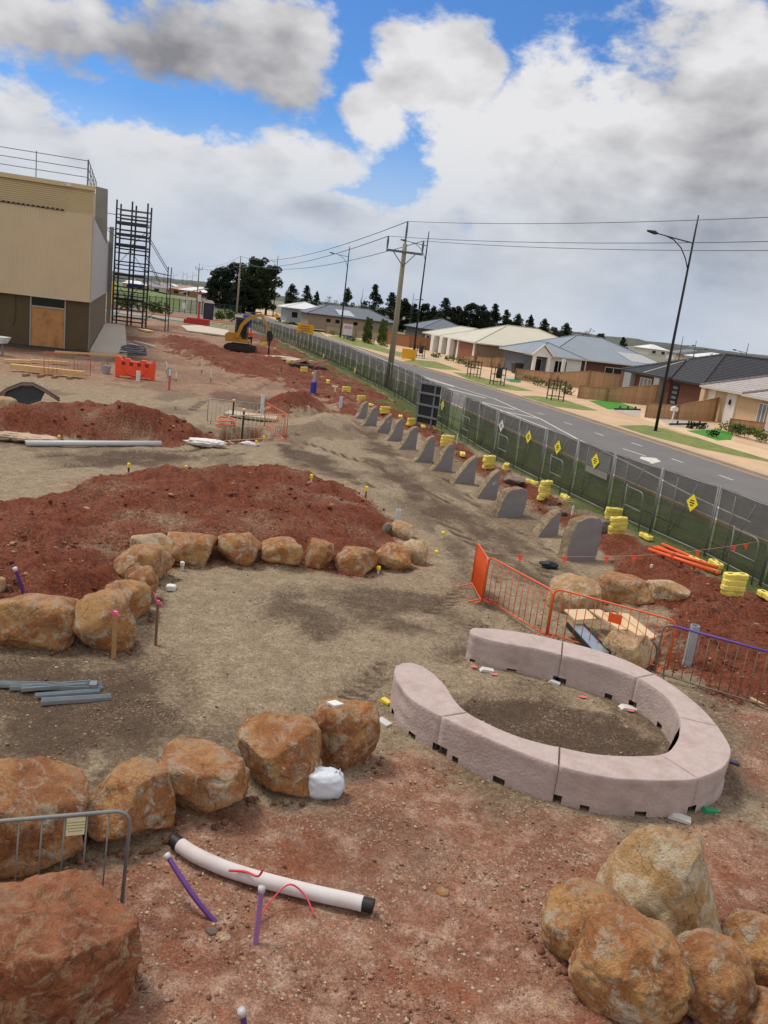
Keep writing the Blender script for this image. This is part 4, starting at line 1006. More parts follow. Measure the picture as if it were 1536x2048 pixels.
def tree_px(name, label, kind, var, px, base_py, top_py, depth, mat, wide=1.0, group=None):
    # foot on the ground at that distance, height from the top seen in the photo
    x, y, _ = D(px, base_py, depth); _, _, zt_ = D(px, top_py, depth)
    return tree(name, label, kind, var, x, y, zt_, mat, 0.0, wide, group, rz=px * 0.7)
g = 'old trees at the bend of the far road'
for lb, kd, v, px, top, dp, m, w in (('dark dense evergreen, leftmost of the old trees at the end of the road', 'dense', 1, 438, 532, 262, DARKG, 0.95), ('broad evergreen between the leftmost and the tallest old tree', 'dense', 2, 468, 527, 268, DARKG, 0.95),
        ('tallest old cypress with layered branches behind the grey timber pole', 'cypress', 1, 508, 513, 240, PINE2, 0.95), ('layered cypress, rightmost of the old trees, beside the thin lamp post', 'cypress', 2, 532, 528, 246, PINE2, 0.8)):
    tree_px('evergreen_tree', lb, kd, v, px, 620, top, dp, m, w, g)
tree_px('evergreen_tree', 'low bushy evergreen under the tall layered cypress', 'dense', 3, 488, 620, 560, 236, DARKG, 1.4, g)
for i, (px, top, kd, w, m, dp) in enumerate(sorted(((577, 565, 'pine', 1.15, PINE, 265), (606, 569, 'pine', 1.0, PINE, 268), (627, 580, 'pine', .8, PINE, 270), (655, 590, 'sparse', 1.3, GUM, 250), (688, 573, 'pine', .9, PINE, 245), (717, 572, 'bare', .8, GUM, 250),
        (742, 569, 'pine', 1.05, PINE, 246), (776, 583, 'pine', 1.2, PINE, 250), (800, 596, 'dense', .8, PINE, 255), (824, 606, 'pine', 1.2, PINE, 250), (846, 606, 'dense', .7, PINE, 255), (862, 610, 'pine', 1.3, PINE, 250), (884, 594, 'pine', 1.2, PINE, 245),
        (908, 612, 'dense', .9, PINE, 255), (936, 607, 'dense', .95, DARKG, 240), (960, 607, 'pine', 1.25, DARKG, 240), (985, 608, 'pine', 1.15, DARKG, 245), (1008, 618, 'pine', 1.0, PINE, 245), (1033, 625, 'pine', 1.1, PINE, 245), (1058, 628, 'pine', 1.0, PINE, 245), (1087, 635, 'pine', 1.1, PINE, 250),
        (1108, 655, 'dense', .7, GUM, 260), (1132, 644, 'pine', 1.3, PINE, 250), (1160, 656, 'sparse', 1.5, GUM, 245), (1176, 655, 'sparse', 1.2, RUSTL, 250), (1204, 667, 'dense', .9, GUM, 260), (1250, 674, 'pine', 1.2, PINE, 255), (920, 622, 'dense', 1.3, DARKG, 262), (870, 622, 'dense', 1.3, DARKG, 262), (972, 625, 'dense', 1.2, DARKG, 262), (1020, 640, 'dense', 1.2, PINE, 265), (840, 622, 'dense', 1.2, DARKG, 262)) + tuple((642 + i * 23.5, 610 + i * 2.75 + (i * 7 % 5) * 2.4, ('dense', 'pine', 'dense')[i % 3], 1.15, (DARKG, PINE, GUM)[i % 3], 272 + (i * 5 % 7)) for i in range(22)), key=lambda q: q[0])):
    lb = {'pine': 'dark ragged pine', 'dense': 'dark bushy evergreen', 'sparse': 'thin open crowned gum', 'bare': 'bare branched dead tree'}[kd]
    tree_px('%s_tree' % {'pine': 'pine', 'dense': 'evergreen', 'sparse': 'gum', 'bare': 'dead'}[kd], '%s, %s tree from the left in the row behind the house roofs' % (lb, nth(i + 1)), kd, i % 4, px, 660, top, dp, m, w, 'skyline trees behind the houses')
x, y, _ = D(1405, 730, 150); tree('rust_leaved_tree', 'small rust brown leaved tree showing over the black tiled roof', 'sparse', 2, x, y, 5.6, RUSTL, 0, 1.6)
# far wooded rise
def ridge(px0, px1, dep, zt_, name, mat, seed):
    mb = MB(); x0, x1 = D(px0, 600, dep)[0], D(px1, 700, dep)[0]; n = 160; rows = []
    for i in range(n + 1):
        x = x0 + (x1 - x0) * i / n; h_ = zt_ * (0.9 + 0.10 * float(fbm(np.array([x * 0.05]), np.array([0.0]), 0, 5, seed)[0]))
        rows.append([(x, dep - 40, -0.2), (x, dep - 12, h_ * 0.8), (x, dep + 5, h_), (x, dep + 90, h_ * 0.9), (x, dep + 300, -0.2)])
    k = 5
    mb._add([p for r in rows for p in r], [(i * k + j, (i + 1) * k + j, (i + 1) * k + j + 1, i * k + j + 1) for i in range(n) for j in range(k - 1)])
    return stuff(mb.build(name, mat))
WOOD = M('far_wood', (78, 84, 76), 0.95, 0.3, 0.12)
ridge(1100, 2400, 900, 8.0, 'far_woodland', WOOD, 3); ridge(-900, 420, 950, 11.5, 'far_woodland', WOOD, 5); ridge(380, 1150, 1100, 7.2, 'far_woodland', WOOD, 8)
# shrubs and planted strips
def shrub(label, x, y, z, w, h, mat, n, seed, group='front yard shrubs', per=260, sz=0.09):
    rg = random.Random(seed); cl = [(rg.uniform(-w, w) * .5, rg.uniform(-.35, .35), rg.uniform(.15, h * .8), rg.uniform(.18, .34) * max(1, h)) for _ in range(n)]
    t = thing('shrub', label, 'shrub', (x, y, z), A + PI / 2, group); me = leaves(cl, per, sz, seed); me.materials.append(mat); link('foliage', me, t)
    mb = MB()
    for c in cl[:5]: mb.path([(c[0] * .7, 0, 0), (c[0], c[1], c[2])], 0.015, 5)
    mb.build('stem', BARK, t); return t
k = 0
for px, py, w, h, m, lb in ((1462, 872, 2.2, 1.0, SHRUB, 'left'), (1492, 880, 2.4, 1.1, SHRUB, 'middle'), (1522, 888, 2.2, 1.0, SHRUB, 'right')):
    k += 1; x, y = G(px, py); shrub('leafy green shrub before the cream house at the right edge, %s of three' % lb, x, y, .1, w, h, m, 16, k)
for px, py, w, h, m, lb in ((1060, 768, 2.5, .8, GREYL, 'first'), (1082, 775, 2.5, .9, GREYL, 'second'), (1104, 781, 2.5, .8, GREYL, 'third'), (1130, 790, 2.0, 1.2, SHRUB, 'fourth')):
    k += 1; x, y = G(px, py); shrub('grassy shrub along the long stepped paling fence, %s from the left' % lb, x, y, .1, w, h, m, 14, k)
for px, py, w, h, m, lb in ((870, 716, 3, .8, SHRUB, 'first'), (895, 722, 3.5, .8, SHRUB, 'second'), (918, 729, 3.5, .9, SHRUB, 'third'), (940, 737, 2.5, .7, GREYL, 'fourth')):
    k += 1; x, y = G(px, py); shrub('low garden shrub before the brown garage door, %s from the left' % lb, x, y, .1, w, h, m, 14, k, per=160, sz=.13)
for px, py, lb in ((700, 682, 'first'), (735, 688, 'second'), (765, 694, 'third'), (668, 672, 'fourth')):
    k += 1; x, y = G(px, py); shrub('scrubby verge planting before the estate fence, %s of four' % lb, x, y, .1, 5, .9, GREYL, 20, k, per=90, sz=.2)
for i, (px, py) in enumerate(((1382, 860), (1402, 861), (1424, 876))):
    x, y = G(px, py); shrub('small round garden plant on the bright lawn by the letterbox, %s' % ('left', 'middle', 'front')[i], x, y, .12, .5, .45, DARKG, 6, 60 + i)
# young street trees in black guards
def guarded(label, px, py, tree_h, bag):
    x, y = G(px, py); t = thing('tree_guard', label, 'tree guard', (x, y, .1), A, 'tree guards on the nature strip')
    for dx in (-.55, .55):
        for dy in (-.45, .45): mb = MB(); mb.bar((dx, dy, 0), (dx, dy, 1.75), .07); mb.build('post', BLACKM, t)
    for z in (.35, 1.0, 1.6):
        mb = MB()
        for a, b in (((-.55, -.45), (.55, -.45)), ((.55, -.45), (.55, .45)), ((.55, .45), (-.55, .45)), ((-.55, .45), (-.55, -.45))): mb.bar((*a, z), (*b, z), .04)
        mb.build('rail', BLACKM, t)
    if bag: mb = MB(); mb.lathe([(.1, .7), (.26, .75), (.3, 1.1), (.22, 1.6), (.08, 1.75)], 10); o = mb.build('watering_bag', BLACKM, t); o.location = (.3, .55, -.1)
    tree('street_tree', 'slender young tree, %s' % label.replace('beside', 'by').replace('on the verge strip ', ''), 'sparse', 3, x, y, tree_h, GUM, .1, .5)
guarded('black tree guard on the verge strip beside the long stepped fence', 1109, 803, 2.5, False); guarded('black tree guard left of the grey sheet roofed house', 993, 772, 2.6, True)
guarded('dark timber tree guard before the taupe wall house', 946, 757, 2.8, False); guarded('tree guard beside the black lamp post at the road', 838, 718, 2.6, True)
for px, py in ((735, 668), (765, 672)): x, y, _ = D(px, py, 138); tree('street_tree', 'young bushy street tree on the far verge, %s of the pair before the long house' % ('left' if px < 750 else 'right'), 'dense', 1, x, y, 4.2, SHRUB, .1, .55)
# ------------------------------------------------------------------ poles, wires, lamps
POLEW = M('pole_timber', (138, 132, 112), 0.9, 0.15, 1.5, 0.4, 30, dirt=(108, 98, 80), dscale=1.5)
def lamp(label, x, y, h, side=-1, arm=2.6, rz=A, r=0.11):
    t = thing('street_lamp', label, 'street lamp', (x, y, 0.05), rz, 'black street lamps of the road')
    mb = MB(); mb.path([(0, 0, 0), (0, 0, h * .5), (0, 0, h * .9), (0, 0, h)], [r, r * .8, r * .55, r * .45], 9); mb.build('pole', BLACKM, t, True)
    z = h - 2.6
    mb = MB(); mb.path([(0, 0, z + .9), (side * arm * .5, 0, z + 1.0), (side * arm, 0, z + 1.12)], [.045, .04, .035], 6)
    mb.path([(0, 0, z - .75), (side * arm * .12, 0, z - .1), (side * arm * .3, 0, z + .5), (side * arm * .55, 0, z + .92), (side * arm * .75, 0, z + 1.05)], .035, 6); mb.build('arm', BLACKM, t, True)
    mb = MB(); mb.path([(side * arm, 0, z + 1.12), (side * (arm + .25), 0, z + 1.15), (side * (arm + .8), 0, z + 1.19)], [.05, .13, .06], 8); mb.build('lamp_head', BLACKM, t, True)
    mb = MB(); mb.lathe([(r * 1.9, 0), (r * 1.9, .06), (r * 1.2, .1)], 10); mb.build('base_plate', BLACKM, t); return t
hl = HT((1310, 865), (1397, 432)); x, y = G(1310, 865); lamp('tall black street lamp on the grass strip at the right', x, y, hl)
x, y = G(825, 722); lamp('black street lamp beside the yellow board, just right of the big timber pole', x, y, HT((825, 722), (853, 463)), r=.13)
x, y = G(680, 676); lamp('black street lamp in front of the long slate roofed house', x, y, HT((680, 676), (700, 494)), r=.15)
x, y, _ = D(546, 630, 235); lamp('thin black street lamp at the right side of the old cypress', x, y, D(551, 511, 235)[2], r=.16)
for px, top, dp, sd, lb in ((1357, 672, 160, 1, 'left of the rust brown tree'), (1385, 681, 170, 1, 'between the two other far lamps, arm hidden'), (1490, 686, 150, -1, 'at the right above the black tiled roof'), (811, 584, 230, 1, 'just left of the black lamp post over the dark trees')):
    x, y, _ = D(px, 720, dp); lamp('far dark street lamp %s' % lb, x, y, D(px, top, dp)[2], sd, 2.2, A, .1)
for i, (px, top, dp) in enumerate(((302, 542, 420), (311, 545, 520), (326, 541, 460), (345, 545, 560), (364, 542, 500), (372, 548, 600), (383, 545, 540), (335, 551, 640))):
    x, y, _ = D(px, 585, dp); lamp('distant estate lamp post, %s from the left on the skyline right of the scaffold' % nth(i + 1), x, y, D(px, top, dp)[2], 1, 2.0, A, .12)
INS = M('insulator_grey', (96, 98, 104), 0.5)
def power_pole(label, x, y, h, sc=1.0, rz=A - .12):
    t = thing('power_pole', label, 'power pole', (x, y, 0), rz, 'timber power poles'); b = h - 1.55
    mb = MB(); mb.path([(0, 0, 0), (0.04, 0, b * .5), (0, 0, b)], [.24 * sc, .2 * sc, .16 * sc], 10); mb.build('pole', POLEW, t, True)
    mb = MB(); mb.bar((-1.35, -.2, b - .6), (1.35, -.2, b - .6), .12, .16); mb.build('crossarm', INS, t)
    mb = MB(); mb.bar((-.8, -.2, b - .68), (0, -.2, b - 1.6), .06); mb.bar((.8, -.2, b - .68), (0, -.2, b - 1.6), .06); mb.build('brace', INS, t)
    for p, q in (((-1.3, -.2, b - .5), (-1.3, -.2, b + .35)), ((1.3, -.2, b - .5), (1.3, -.2, b + .35)), ((0, 0, b), (0, 0, h))):
        mb = MB(); mb.path([p, tuple(Vector(p).lerp(Vector(q), .6)), q], [.06 * sc, .085 * sc, .06 * sc], 7); mb.build('insulator', INS, t)
    return t
x1, y1 = G(775, 778); h1 = HT((775, 778), (817, 443)); p1 = power_pole('big timber power pole with crossarm behind the site fence', x1, y1, h1)
x2, y2, _ = D(472, 640, 178); h2 = D(478, 512, 178)[2]; p2 = power_pole('timber power pole standing before the old cypress', x2, y2, h2)
x3, y3, _ = D(394, 600, 330); h3 = D(399, 527, 330)[2]; p3 = power_pole('distant timber power pole beside the far road at the left', x3, y3, h3, 1.3)
x0, y0 = x1 + sA * 55, y1 - cA * 55
WIREM = M('wire_grey', (84, 88, 98), 0.6)
def wire_pts(t, k, h):
    b = h - 1.55; p = [(-1.3, -.2, b + .35), (1.3, -.2, b + .35), (0, 0, h)][k]
    c, s_ = math.cos(t.rotation_euler.z), math.sin(t.rotation_euler.z); return Vector((t.location.x + p[0] * c - p[1] * s_, t.location.y + p[0] * s_ + p[1] * c, p[2]))
class FakePole: pass
p0 = FakePole(); p0.location = Vector((x0 + 14.5, y0 + 4, 0)); p0.rotation_euler = Vector((0, 0, A)); h0 = h1 + .3
spn = 0
for pa, ha, pb, hb, r, sg in ((p0, h0, p1, h1, .016, .75), (p1, h1, p2, h2, .028, 1.6), (p2, h2, p3, h3, .03, 1.5)):
    spn += 1
    for k in range(3):
        a, b = wire_pts(pa, k, ha), wire_pts(pb, k, hb)
        mb = MB(); mb.path([tuple(a.lerp(b, i / 16) - Vector((0, 0, sg * 4 * (i / 16) * (1 - i / 16)))) for i in range(17)], r, 5)
        tag(mb.build('power_line', WIREM), '%s power line %s' % (('left', 'right', 'top')[k], ('from the big timber pole rightwards across the sky', 'between big timber pole and cypress pole', 'from the cypress pole to the distant pole')[spn - 1]), 'power line', 'overhead power lines')
# ------------------------------------------------------------------ scaffold tower
BLUEB = M('scaffold_navy', (34, 38, 52), 0.5, 0.2, 2)
DECK = M('scaffold_deck', (74, 70, 66), 0.8, 0.2, 1)
sx, sy = G(224, 648)
sc = thing('scaffold_tower', 'dark blue scaffold tower with stair beside the building end', 'scaffold', (sx, sy, 0), math.atan2(G(285, 656)[1] - sy, G(285, 656)[0] - sx) * .5 + .08)
wb = 1.86; hs = HT((224, 648), (240, 400))
for i in range(3):
    for j in range(2): mb = MB(); mb.tube((i * wb, j * 1.6, 0), (i * wb, j * 1.6, hs - .3 * j), .105, 6); mb.build('standard', BLUEB, sc)
lv = [0.5, 1.0, 1.9, 2.6, 3.6, 4.1, 4.6, 5.6, 6.7, 7.2, 7.6, 8.6, 9.1, 9.4, 10.3, 10.8, 11.3, 12.2, 12.6, 13.0, 13.6]
for n, z in enumerate(lv):
    if z > hs: continue
    for j in range(2): mb = MB(); mb.tube((-.1, j * 1.6, z), (2 * wb + .1, j * 1.6, z), .06, 5); mb.build('ledger', BLUEB, sc)
    if n % 2 == 0:
        for i in range(3): mb = MB(); mb.tube((i * wb, -.1, z + .08), (i * wb, 1.7, z + .08), .04, 5); mb.build('transom', BLUEB, sc)
for z in (5.9, 9.4, 3.0, 10.6, 11.9): mb = MB(); mb.box(0, 2 * wb, 0.05, 1.55, z, z + .12); mb.build('deck', DECK, sc); mb = MB(); mb.box(0, 2 * wb, -.06, -.03, z, z + .3); mb.build('toe_board', BLUEB, sc)
for a, b, z0, z1 in ((0, 1, .5, 3), (1, 0, 3, 5.6), (1, 2, 3, 5.6), (0, 1, 6.7, 9), (2, 1, 6.7, 9), (1, 2, 9.4, 11.4)): mb = MB(); mb.tube((a * wb, -.05, z0), (b * wb, -.05, z1), .035, 5); mb.build('brace', BLUEB, sc)
mb = MB(); mb.box(wb, 2 * wb, -.08, -.06, 4.7, 5.15); mb.build('banner', M('banner_blue', (28, 40, 104), 0.6), sc)
ox = 2 * wb
for x_ in (ox + 3.4,):
    for j in (0, 1.5): mb = MB(); mb.tube((x_, j - 2.2, 0), (x_, j - 2.2, 7.6), .06, 6); mb.build('standard', BLUEB, sc)
for z in (1.2, 2.6, 4.4, 6.6): mb = MB(); mb.tube((ox, 0, z + .3), (x_, -2.2, z), .045, 5); mb.tube((ox, 1.6, z + .3), (x_, -.7, z), .045, 5); mb.build('ledger', BLUEB, sc)
for dz in (0, .35): mb = MB(); mb.tube((ox, 0, 10.9 + dz), (x_, -2.2, 6.9 + dz), .04, 5); mb.tube((ox, 0, 8.5 + dz), (x_ * .86, -1.6, 5.3 + dz), .04, 5); mb.build('stair_rail', BLUEB, sc)
mb = MB(); mb.tube((ox, 0, .6), (x_, -2.2, 3.4), .035, 5); mb.build('brace', BLUEB, sc)
mb = MB(); mb.tube((0, 0, 11.2), (-1.6, 0, 11.3), .05, 5); mb.tube((0, 0, 10.4), (-1.3, 0, 11.2), .04, 5); mb.tube((0, 0, 12.9), (-1.6, 0, 13), .04, 5); mb.tube((-1.55, 0, 11.2), (-1.55, 0, 13.4), .04, 5); mb.build('cantilever_bracket', BLUEB, sc)
# ------------------------------------------------------------------ things at the far end of the site
x, y, _ = D(396, 652, 127); t = thing('solar_camera_mast', 'red solar camera mast with red base trays on the concrete pad', 'camera mast', (x, y, .2), 0)
REDP = M('mast_red', (176, 44, 40), 0.5, .1); mb = MB(); mb.tube((0, 0, 0), (0, 0, 5.0), .16, 8); mb.build('mast', REDP, t)
mb = MB(); mb.box(-1.6, 1.6, -.7, .7, 0, .9); mb.box(-2.1, -1.6, -.5, .5, 0, .6); mb.build('base', REDP, t); mb = MB(); mb.hexa([(-1.4, -.6, 4.7), (1.0, -.6, 5.4), (1.0, .6, 5.4), (-1.4, .6, 4.7), (-1.4, -.6, 4.78), (1.0, -.6, 5.48), (1.0, .6, 5.48), (-1.4, .6, 4.78)]); mb.build('solar_panel', M('solar_pale2', (190, 196, 204), .3), t)
mb = MB(); mb.box(-.25, .25, -.3, -.16, 3.4, 4.4); mb.build('control_box', M('box_white', (208, 206, 200), .5), t)
x, y, _ = D(371, 632, 150); t = thing('solar_pole', 'thin white solar pole in front of the dark estate fence', 'solar pole', (x, y, 0), 0); mb = MB(); mb.tube((0, 0, 0), (0, 0, 5), .09, 6); mb.build('pole', M('pole_white', (190, 186, 170), .6), t); mb = MB(); mb.bar((-1.2, 0, 4.2), (.5, 0, 4.9), .9, .06); mb.build('solar_panel', M('solar_pale2', (1, 1, 1)), t); mb = MB(); mb.box(-.7, -.1, -.15, -.1, 1.6, 2.7); mb.build('control_box', M('box_white', (1, 1, 1)), t)
x, y, _ = D(416, 640, 158); t = thing('site_toilet', 'dark blue portable toilet with pale domed roof', 'portable toilet', (x, y, 0), .2); mb = MB(); mb.box(-.9, .9, -.7, .7, 0, 3.0); mb.build('cabin', M('toilet_navy', (30, 34, 50), .6), t); mb = MB(); mb.prism_y([(-.95, 3.0), (.95, 3.0), (.8, 3.3), (.3, 3.5), (-.3, 3.5), (-.8, 3.3)], -.75, .75); mb.build('roof', M('toilet_roof', (196, 194, 190), .5), t); mb = MB(); mb.box(-.6, .6, -.72, -.705, .15, 2.7); mb.build('door', M('toilet_door', (40, 44, 60), .6), t)
# excavator
ex, ey = G(480, 705); E0 = (480, 705); kx = math.hypot(ex, ey) / F * 1.03
e = thing('mini_excavator', 'yellow mini excavator with black cab digging beside the site fence', 'excavator', (ex, ey, zt1(ex, ey)), .12)
YEL = M('digger_yellow', (196, 142, 36), 0.45, 0.1, 2, dirt=(120, 84, 50), dscale=2); BLK = M('digger_black', (28, 28, 30), .6, .2, 3); TRK = M('track_rubber', (52, 44, 42), .9, .2, 4, dirt=(96, 52, 40), dscale=2)
for yy_ in (-.95, .95):
    tr = [(-1.25 + .0, .05), (1.25, .05), (1.5, .18), (1.55, .38), (1.42, .55), (1.2, .62), (-1.2, .62), (-1.42, .55), (-1.55, .38), (-1.5, .18)]
    mb = MB(); mb.prism_y(tr, yy_ - .24, yy_ + .24); o = mb.build('track', TRK, e)
    mb = MB()
    for xx_ in (-1.15, -.4, .35, 1.15):
        for a in range(1): mb.prism_y([(xx_ + .2 * math.cos(q * PI / 4), .33 + .2 * math.sin(q * PI / 4)) for q in range(8)], yy_ - .27, yy_ + .27)
    mb.build('roller', BLK, o)
mb = MB(); mb.box(-.9, .9, -.7, .7, .4, .72); mb.build('undercarriage', BLK, e)
mb = MB(); mb.prism_y([(-1.45, .85), (.9, .85), (.9, 1.1), (.1, 1.25), (-.1, 1.75), (-1.2, 1.75), (-1.5, 1.5)], -.9, .9); mb.build('body', YEL, e)
mb = MB(); mb.box(-1.53, -1.42, -.5, .5, 1.1, 1.45); mb.build('counterweight_badge', M('badge_white', (180, 180, 176), .5), e)
mb = MB()
for xx_, y0, y1 in ((-.55, -.85, -.77), (-.55, .77, .85), (.62, -.85, -.77), (.62, .77, .85)): mb.bar((xx_, (y0 + y1) / 2, 1.1), (xx_ + (.0 if xx_ < 0 else -.12), (y0 + y1) / 2, 3.05), .08)
mb.build('cab_post', BLK, e); mb = MB(); mb.prism_y([(-.7, 3.05), (.65, 3.05), (.6, 3.17), (-.6, 3.2)], -.9, .9); mb.build('canopy', BLK, e)
mb = MB(); mb.prism_y([(-.5, 1.25), (.5, 1.25), (.42, 3.0), (-.5, 3.0)], -.74, .74); mb.build('cab_glass', M('cab_glass', (24, 28, 32), .15), e)
mb = MB(); mb.box(-.35, .1, -.3, .3, 1.3, 1.6); mb.box(-.4, -.25, -.3, .3, 1.6, 2.2); mb.build('seat', BLK, e)
def arm_poly(mb, pts, ws, y0, y1):
    up = []; dn = []
    for i, p in enumerate(pts):
        a = Vector(pts[max(0, i - 1)]); b = Vector(pts[min(len(pts) - 1, i + 1)]); d = (b - a).normalized(); n_ = Vector((-d.y, d.x)) * ws[i] / 2
        up.append((p[0] + n_.x, p[1] + n_.y)); dn.append((p[0] - n_.x, p[1] - n_.y))
    mb.prism_y(dn + up[::-1], y0, y1)
mb = MB(); arm_poly(mb, [(-.35, 1.3), (.05, 2.5), (.55, 3.15), (1.35, 3.55), (1.85, 3.7)], [.3, .34, .38, .32, .22], -1.22, -.97); mb.build('boom', YEL, e)
mb = MB(); arm_poly(mb, [(1.75, 3.85), (1.85, 3.65), (2.3, 3.0), (2.75, 2.2)], [.16, .26, .22, .14], -1.2, -1.0); mb.build('dipper_arm', YEL, e)
mb = MB(); mb.tube((.1, -1.1, 1.6), (.95, -1.1, 3.15), .07, 6); mb.tube((.8, -1.1, 3.75), (1.8, -1.1, 3.95), .06, 6); mb.tube((1.75, -1.1, 3.7), (2.6, -1.1, 2.55), .05, 6); mb.build('hydraulic_ram', BLK, e)
mb = MB(); mb.prism_y([(2.55, 2.3), (2.95, 2.3), (3.15, 1.7), (2.95, 1.25), (2.6, 1.3), (2.5, 1.8)], -1.4, -.8); mb.build('auger_drive', BLK, e)
mb = MB(); mb.path([(2.8, -1.1, 1.4), (2.82, -1.1, .1)], .07, 6)
for i in range(6): mb.path([(2.81 + .0, -1.1, .15 + i * .2), (2.81, -1.1, .2 + i * .2)], [.2, .08], 10)
mb.build('auger', BLK, e)
# people
def person(label, px, py, dp_or_none, hi, top, leg, pose):
    if dp_or_none: x, y, _ = D(px, py, dp_or_none); z = 0.05
    else: x, y = G(px, py); z = zt1(x, y)
    J = {'pel': (0, 0, .95), 'waist': (0, 0, 1.12), 'chest': (0, .02, 1.35), 'neck': (0, .03, 1.52), 'head': (0, .02, 1.62), 'crown': (0, .02, 1.76), 'ls': (-.19, .02, 1.42), 'rs': (.19, .02, 1.42), 'le': (-.25, -.05, 1.14), 're': (.25, -.08, 1.14), 'lw': (-.24, -.25, 1.0), 'rw': (.22, -.28, 1.02), 'lh': (-.23, -.33, .98), 'rh': (.21, -.36, 1.0),
         'lhip': (-.1, 0, .9), 'rhip': (.1, 0, .9), 'lk': (-.13, -.03, .5), 'rk': (.14, .0, .5), 'la': (-.14, .02, .08), 'ra': (.16, .04, .08), 'lt': (-.15, -.16, .03), 'rt': (.18, -.13, .03)}
    R = dict(pel=.15, waist=.14, chest=.16, neck=.055, head=.095, crown=.06, ls=.07, rs=.07, le=.05, re=.05, lw=.035, rw=.035, lh=.035, rh=.035, lhip=.1, rhip=.1, lk=.07, rk=.07, la=.05, ra=.05, lt=.035, rt=.035)
    Ed = [('pel', 'waist'), ('waist', 'chest'), ('chest', 'neck'), ('neck', 'head'), ('head', 'crown'), ('chest', 'ls'), ('chest', 'rs'), ('ls', 'le'), ('le', 'lw'), ('lw', 'lh'), ('rs', 're'), ('re', 'rw'), ('rw', 'rh'), ('pel', 'lhip'), ('pel', 'rhip'), ('lhip', 'lk'), ('lk', 'la'), ('la', 'lt'), ('rhip', 'rk'), ('rk', 'ra'), ('ra', 'rt')]
    t = thing('person', label, 'person', (x, y, z), pose)
    def skinned(nm, keys, grow, mat):
        ks = [k for k in J if k in keys]; me = bpy.data.meshes.new(nm); me.from_pydata([J[k] for k in ks], [(ks.index(a), ks.index(b)) for a, b in Ed if a in ks and b in ks], [])
        o = link(nm, me, t); me.materials.append(mat); md = o.modifiers.new('skin', 'SKIN'); sv = me.skin_vertices[0].data
        for i, k in enumerate(ks): sv[i].radius = (R[k] * grow, R[k] * grow * (.8 if k in ('chest', 'waist', 'pel') else 1)); sv[i].use_root = (i == 0)
        s2 = o.modifiers.new('sub', 'SUBSURF'); s2.levels = 1; s2.render_levels = 1; return o
    skinned('body', list(J), 1.0, M('skin', (176, 128, 104), .7))
    skinned('hi_vis_vest', ['pel', 'waist', 'chest', 'ls', 'rs', 'le', 're', 'lhip', 'rhip'][:7], 1.18, M(hi[0], hi[1], .7))
    skinned('trousers', ['pel', 'lhip', 'rhip', 'lk', 'rk', 'la', 'ra'], 1.15, M(leg[0], leg[1], .8))
    mb = MB(); mb.lathe([(.15, 1.70), (.13, 1.72), (.125, 1.80), (.08, 1.86), (.02, 1.88)], 12); o = mb.build('hard_hat', M(top[0], top[1], .4), t, True); o.location = (0, .02, 0)
person('worker in orange hi-vis standing behind the mini excavator', 499, 699, None, ('vest_orange', (232, 84, 30)), ('hat_red', (190, 40, 44)), ('trouser_navy', (30, 32, 44)), .5)
person('person in pink top standing beside the silver car', 581, 641, 195, ('vest_pink', (214, 120, 128)), ('hat_pale', (200, 170, 160)), ('trouser_grey', (150, 96, 100)), 2.6)
# cars
def car(label, px, py, dp, mat, rz, suv):
    x, y, _ = D(px, py, dp); t = thing('parked_car', label, 'car', (x, y, .05), rz, 'cars parked at the end of the road')
    h = 1.7 if suv else 1.45
    body = [(-2.2, .35), (2.2, .35), (2.25, .7), (2.1, .85), (1.2, .95), (-2.1, 1.0), (-2.28, .8)]; cab = [(-2.0, .98), (1.2, .95), (.5, h - .08), (.2, h), (-1.5, h), (-1.8, h - .1)]
    gl = [(-1.8, 1.02), (.95, 1.0), (.42, h - .12), (-1.55, h - .1)]
    mb = MB(); mb.prism_y(body, -.9, .9); mb.build('body', mat, t); mb = MB(); mb.prism_y(cab, -.78, .78); mb.build('cabin', mat, t); mb = MB(); mb.prism_y(gl, -.80, .80); mb.build('side_window', GLASS, t)
    for xx_ in (-1.4, 1.4):
        for yy_ in (-.86, .86):
            mb = MB(); mb.prism_y([(xx_ + .33 * math.cos(q * PI / 7), .33 + .33 * math.sin(q * PI / 7)) for q in range(14)], yy_ - .1, yy_ + .1); w = mb.build('wheel', M('tyre', (24, 24, 25), .9), t)
            mb = MB(); mb.prism_y([(xx_ + .2 * math.cos(q * PI / 5), .33 + .2 * math.sin(q * PI / 5)) for q in range(10)], yy_ - .115, yy_ + .115); mb.build('rim', GALV, w)
    for yy_ in (-.7, .7): mb = MB(); mb.box(2.2, 2.27, yy_ - .15, yy_ + .15, .62, .76); mb.build('headlight', M('lamp_white', (1, 1, 1)), t)
    return t
car('silver car parked by the white roofed house', 601, 637, 196, M('car_silver', (186, 192, 200), .3, .03), PI + .1, False)
car('dark suv parked left of the silver car', 572, 634, 200, M('car_dark', (34, 36, 46), .3, .03), PI + .1, True)
car('pale blue car at the foot of the old cypress', 506, 638, 170, M('car_pale', (178, 196, 206), .3, .03), PI * .8, False)
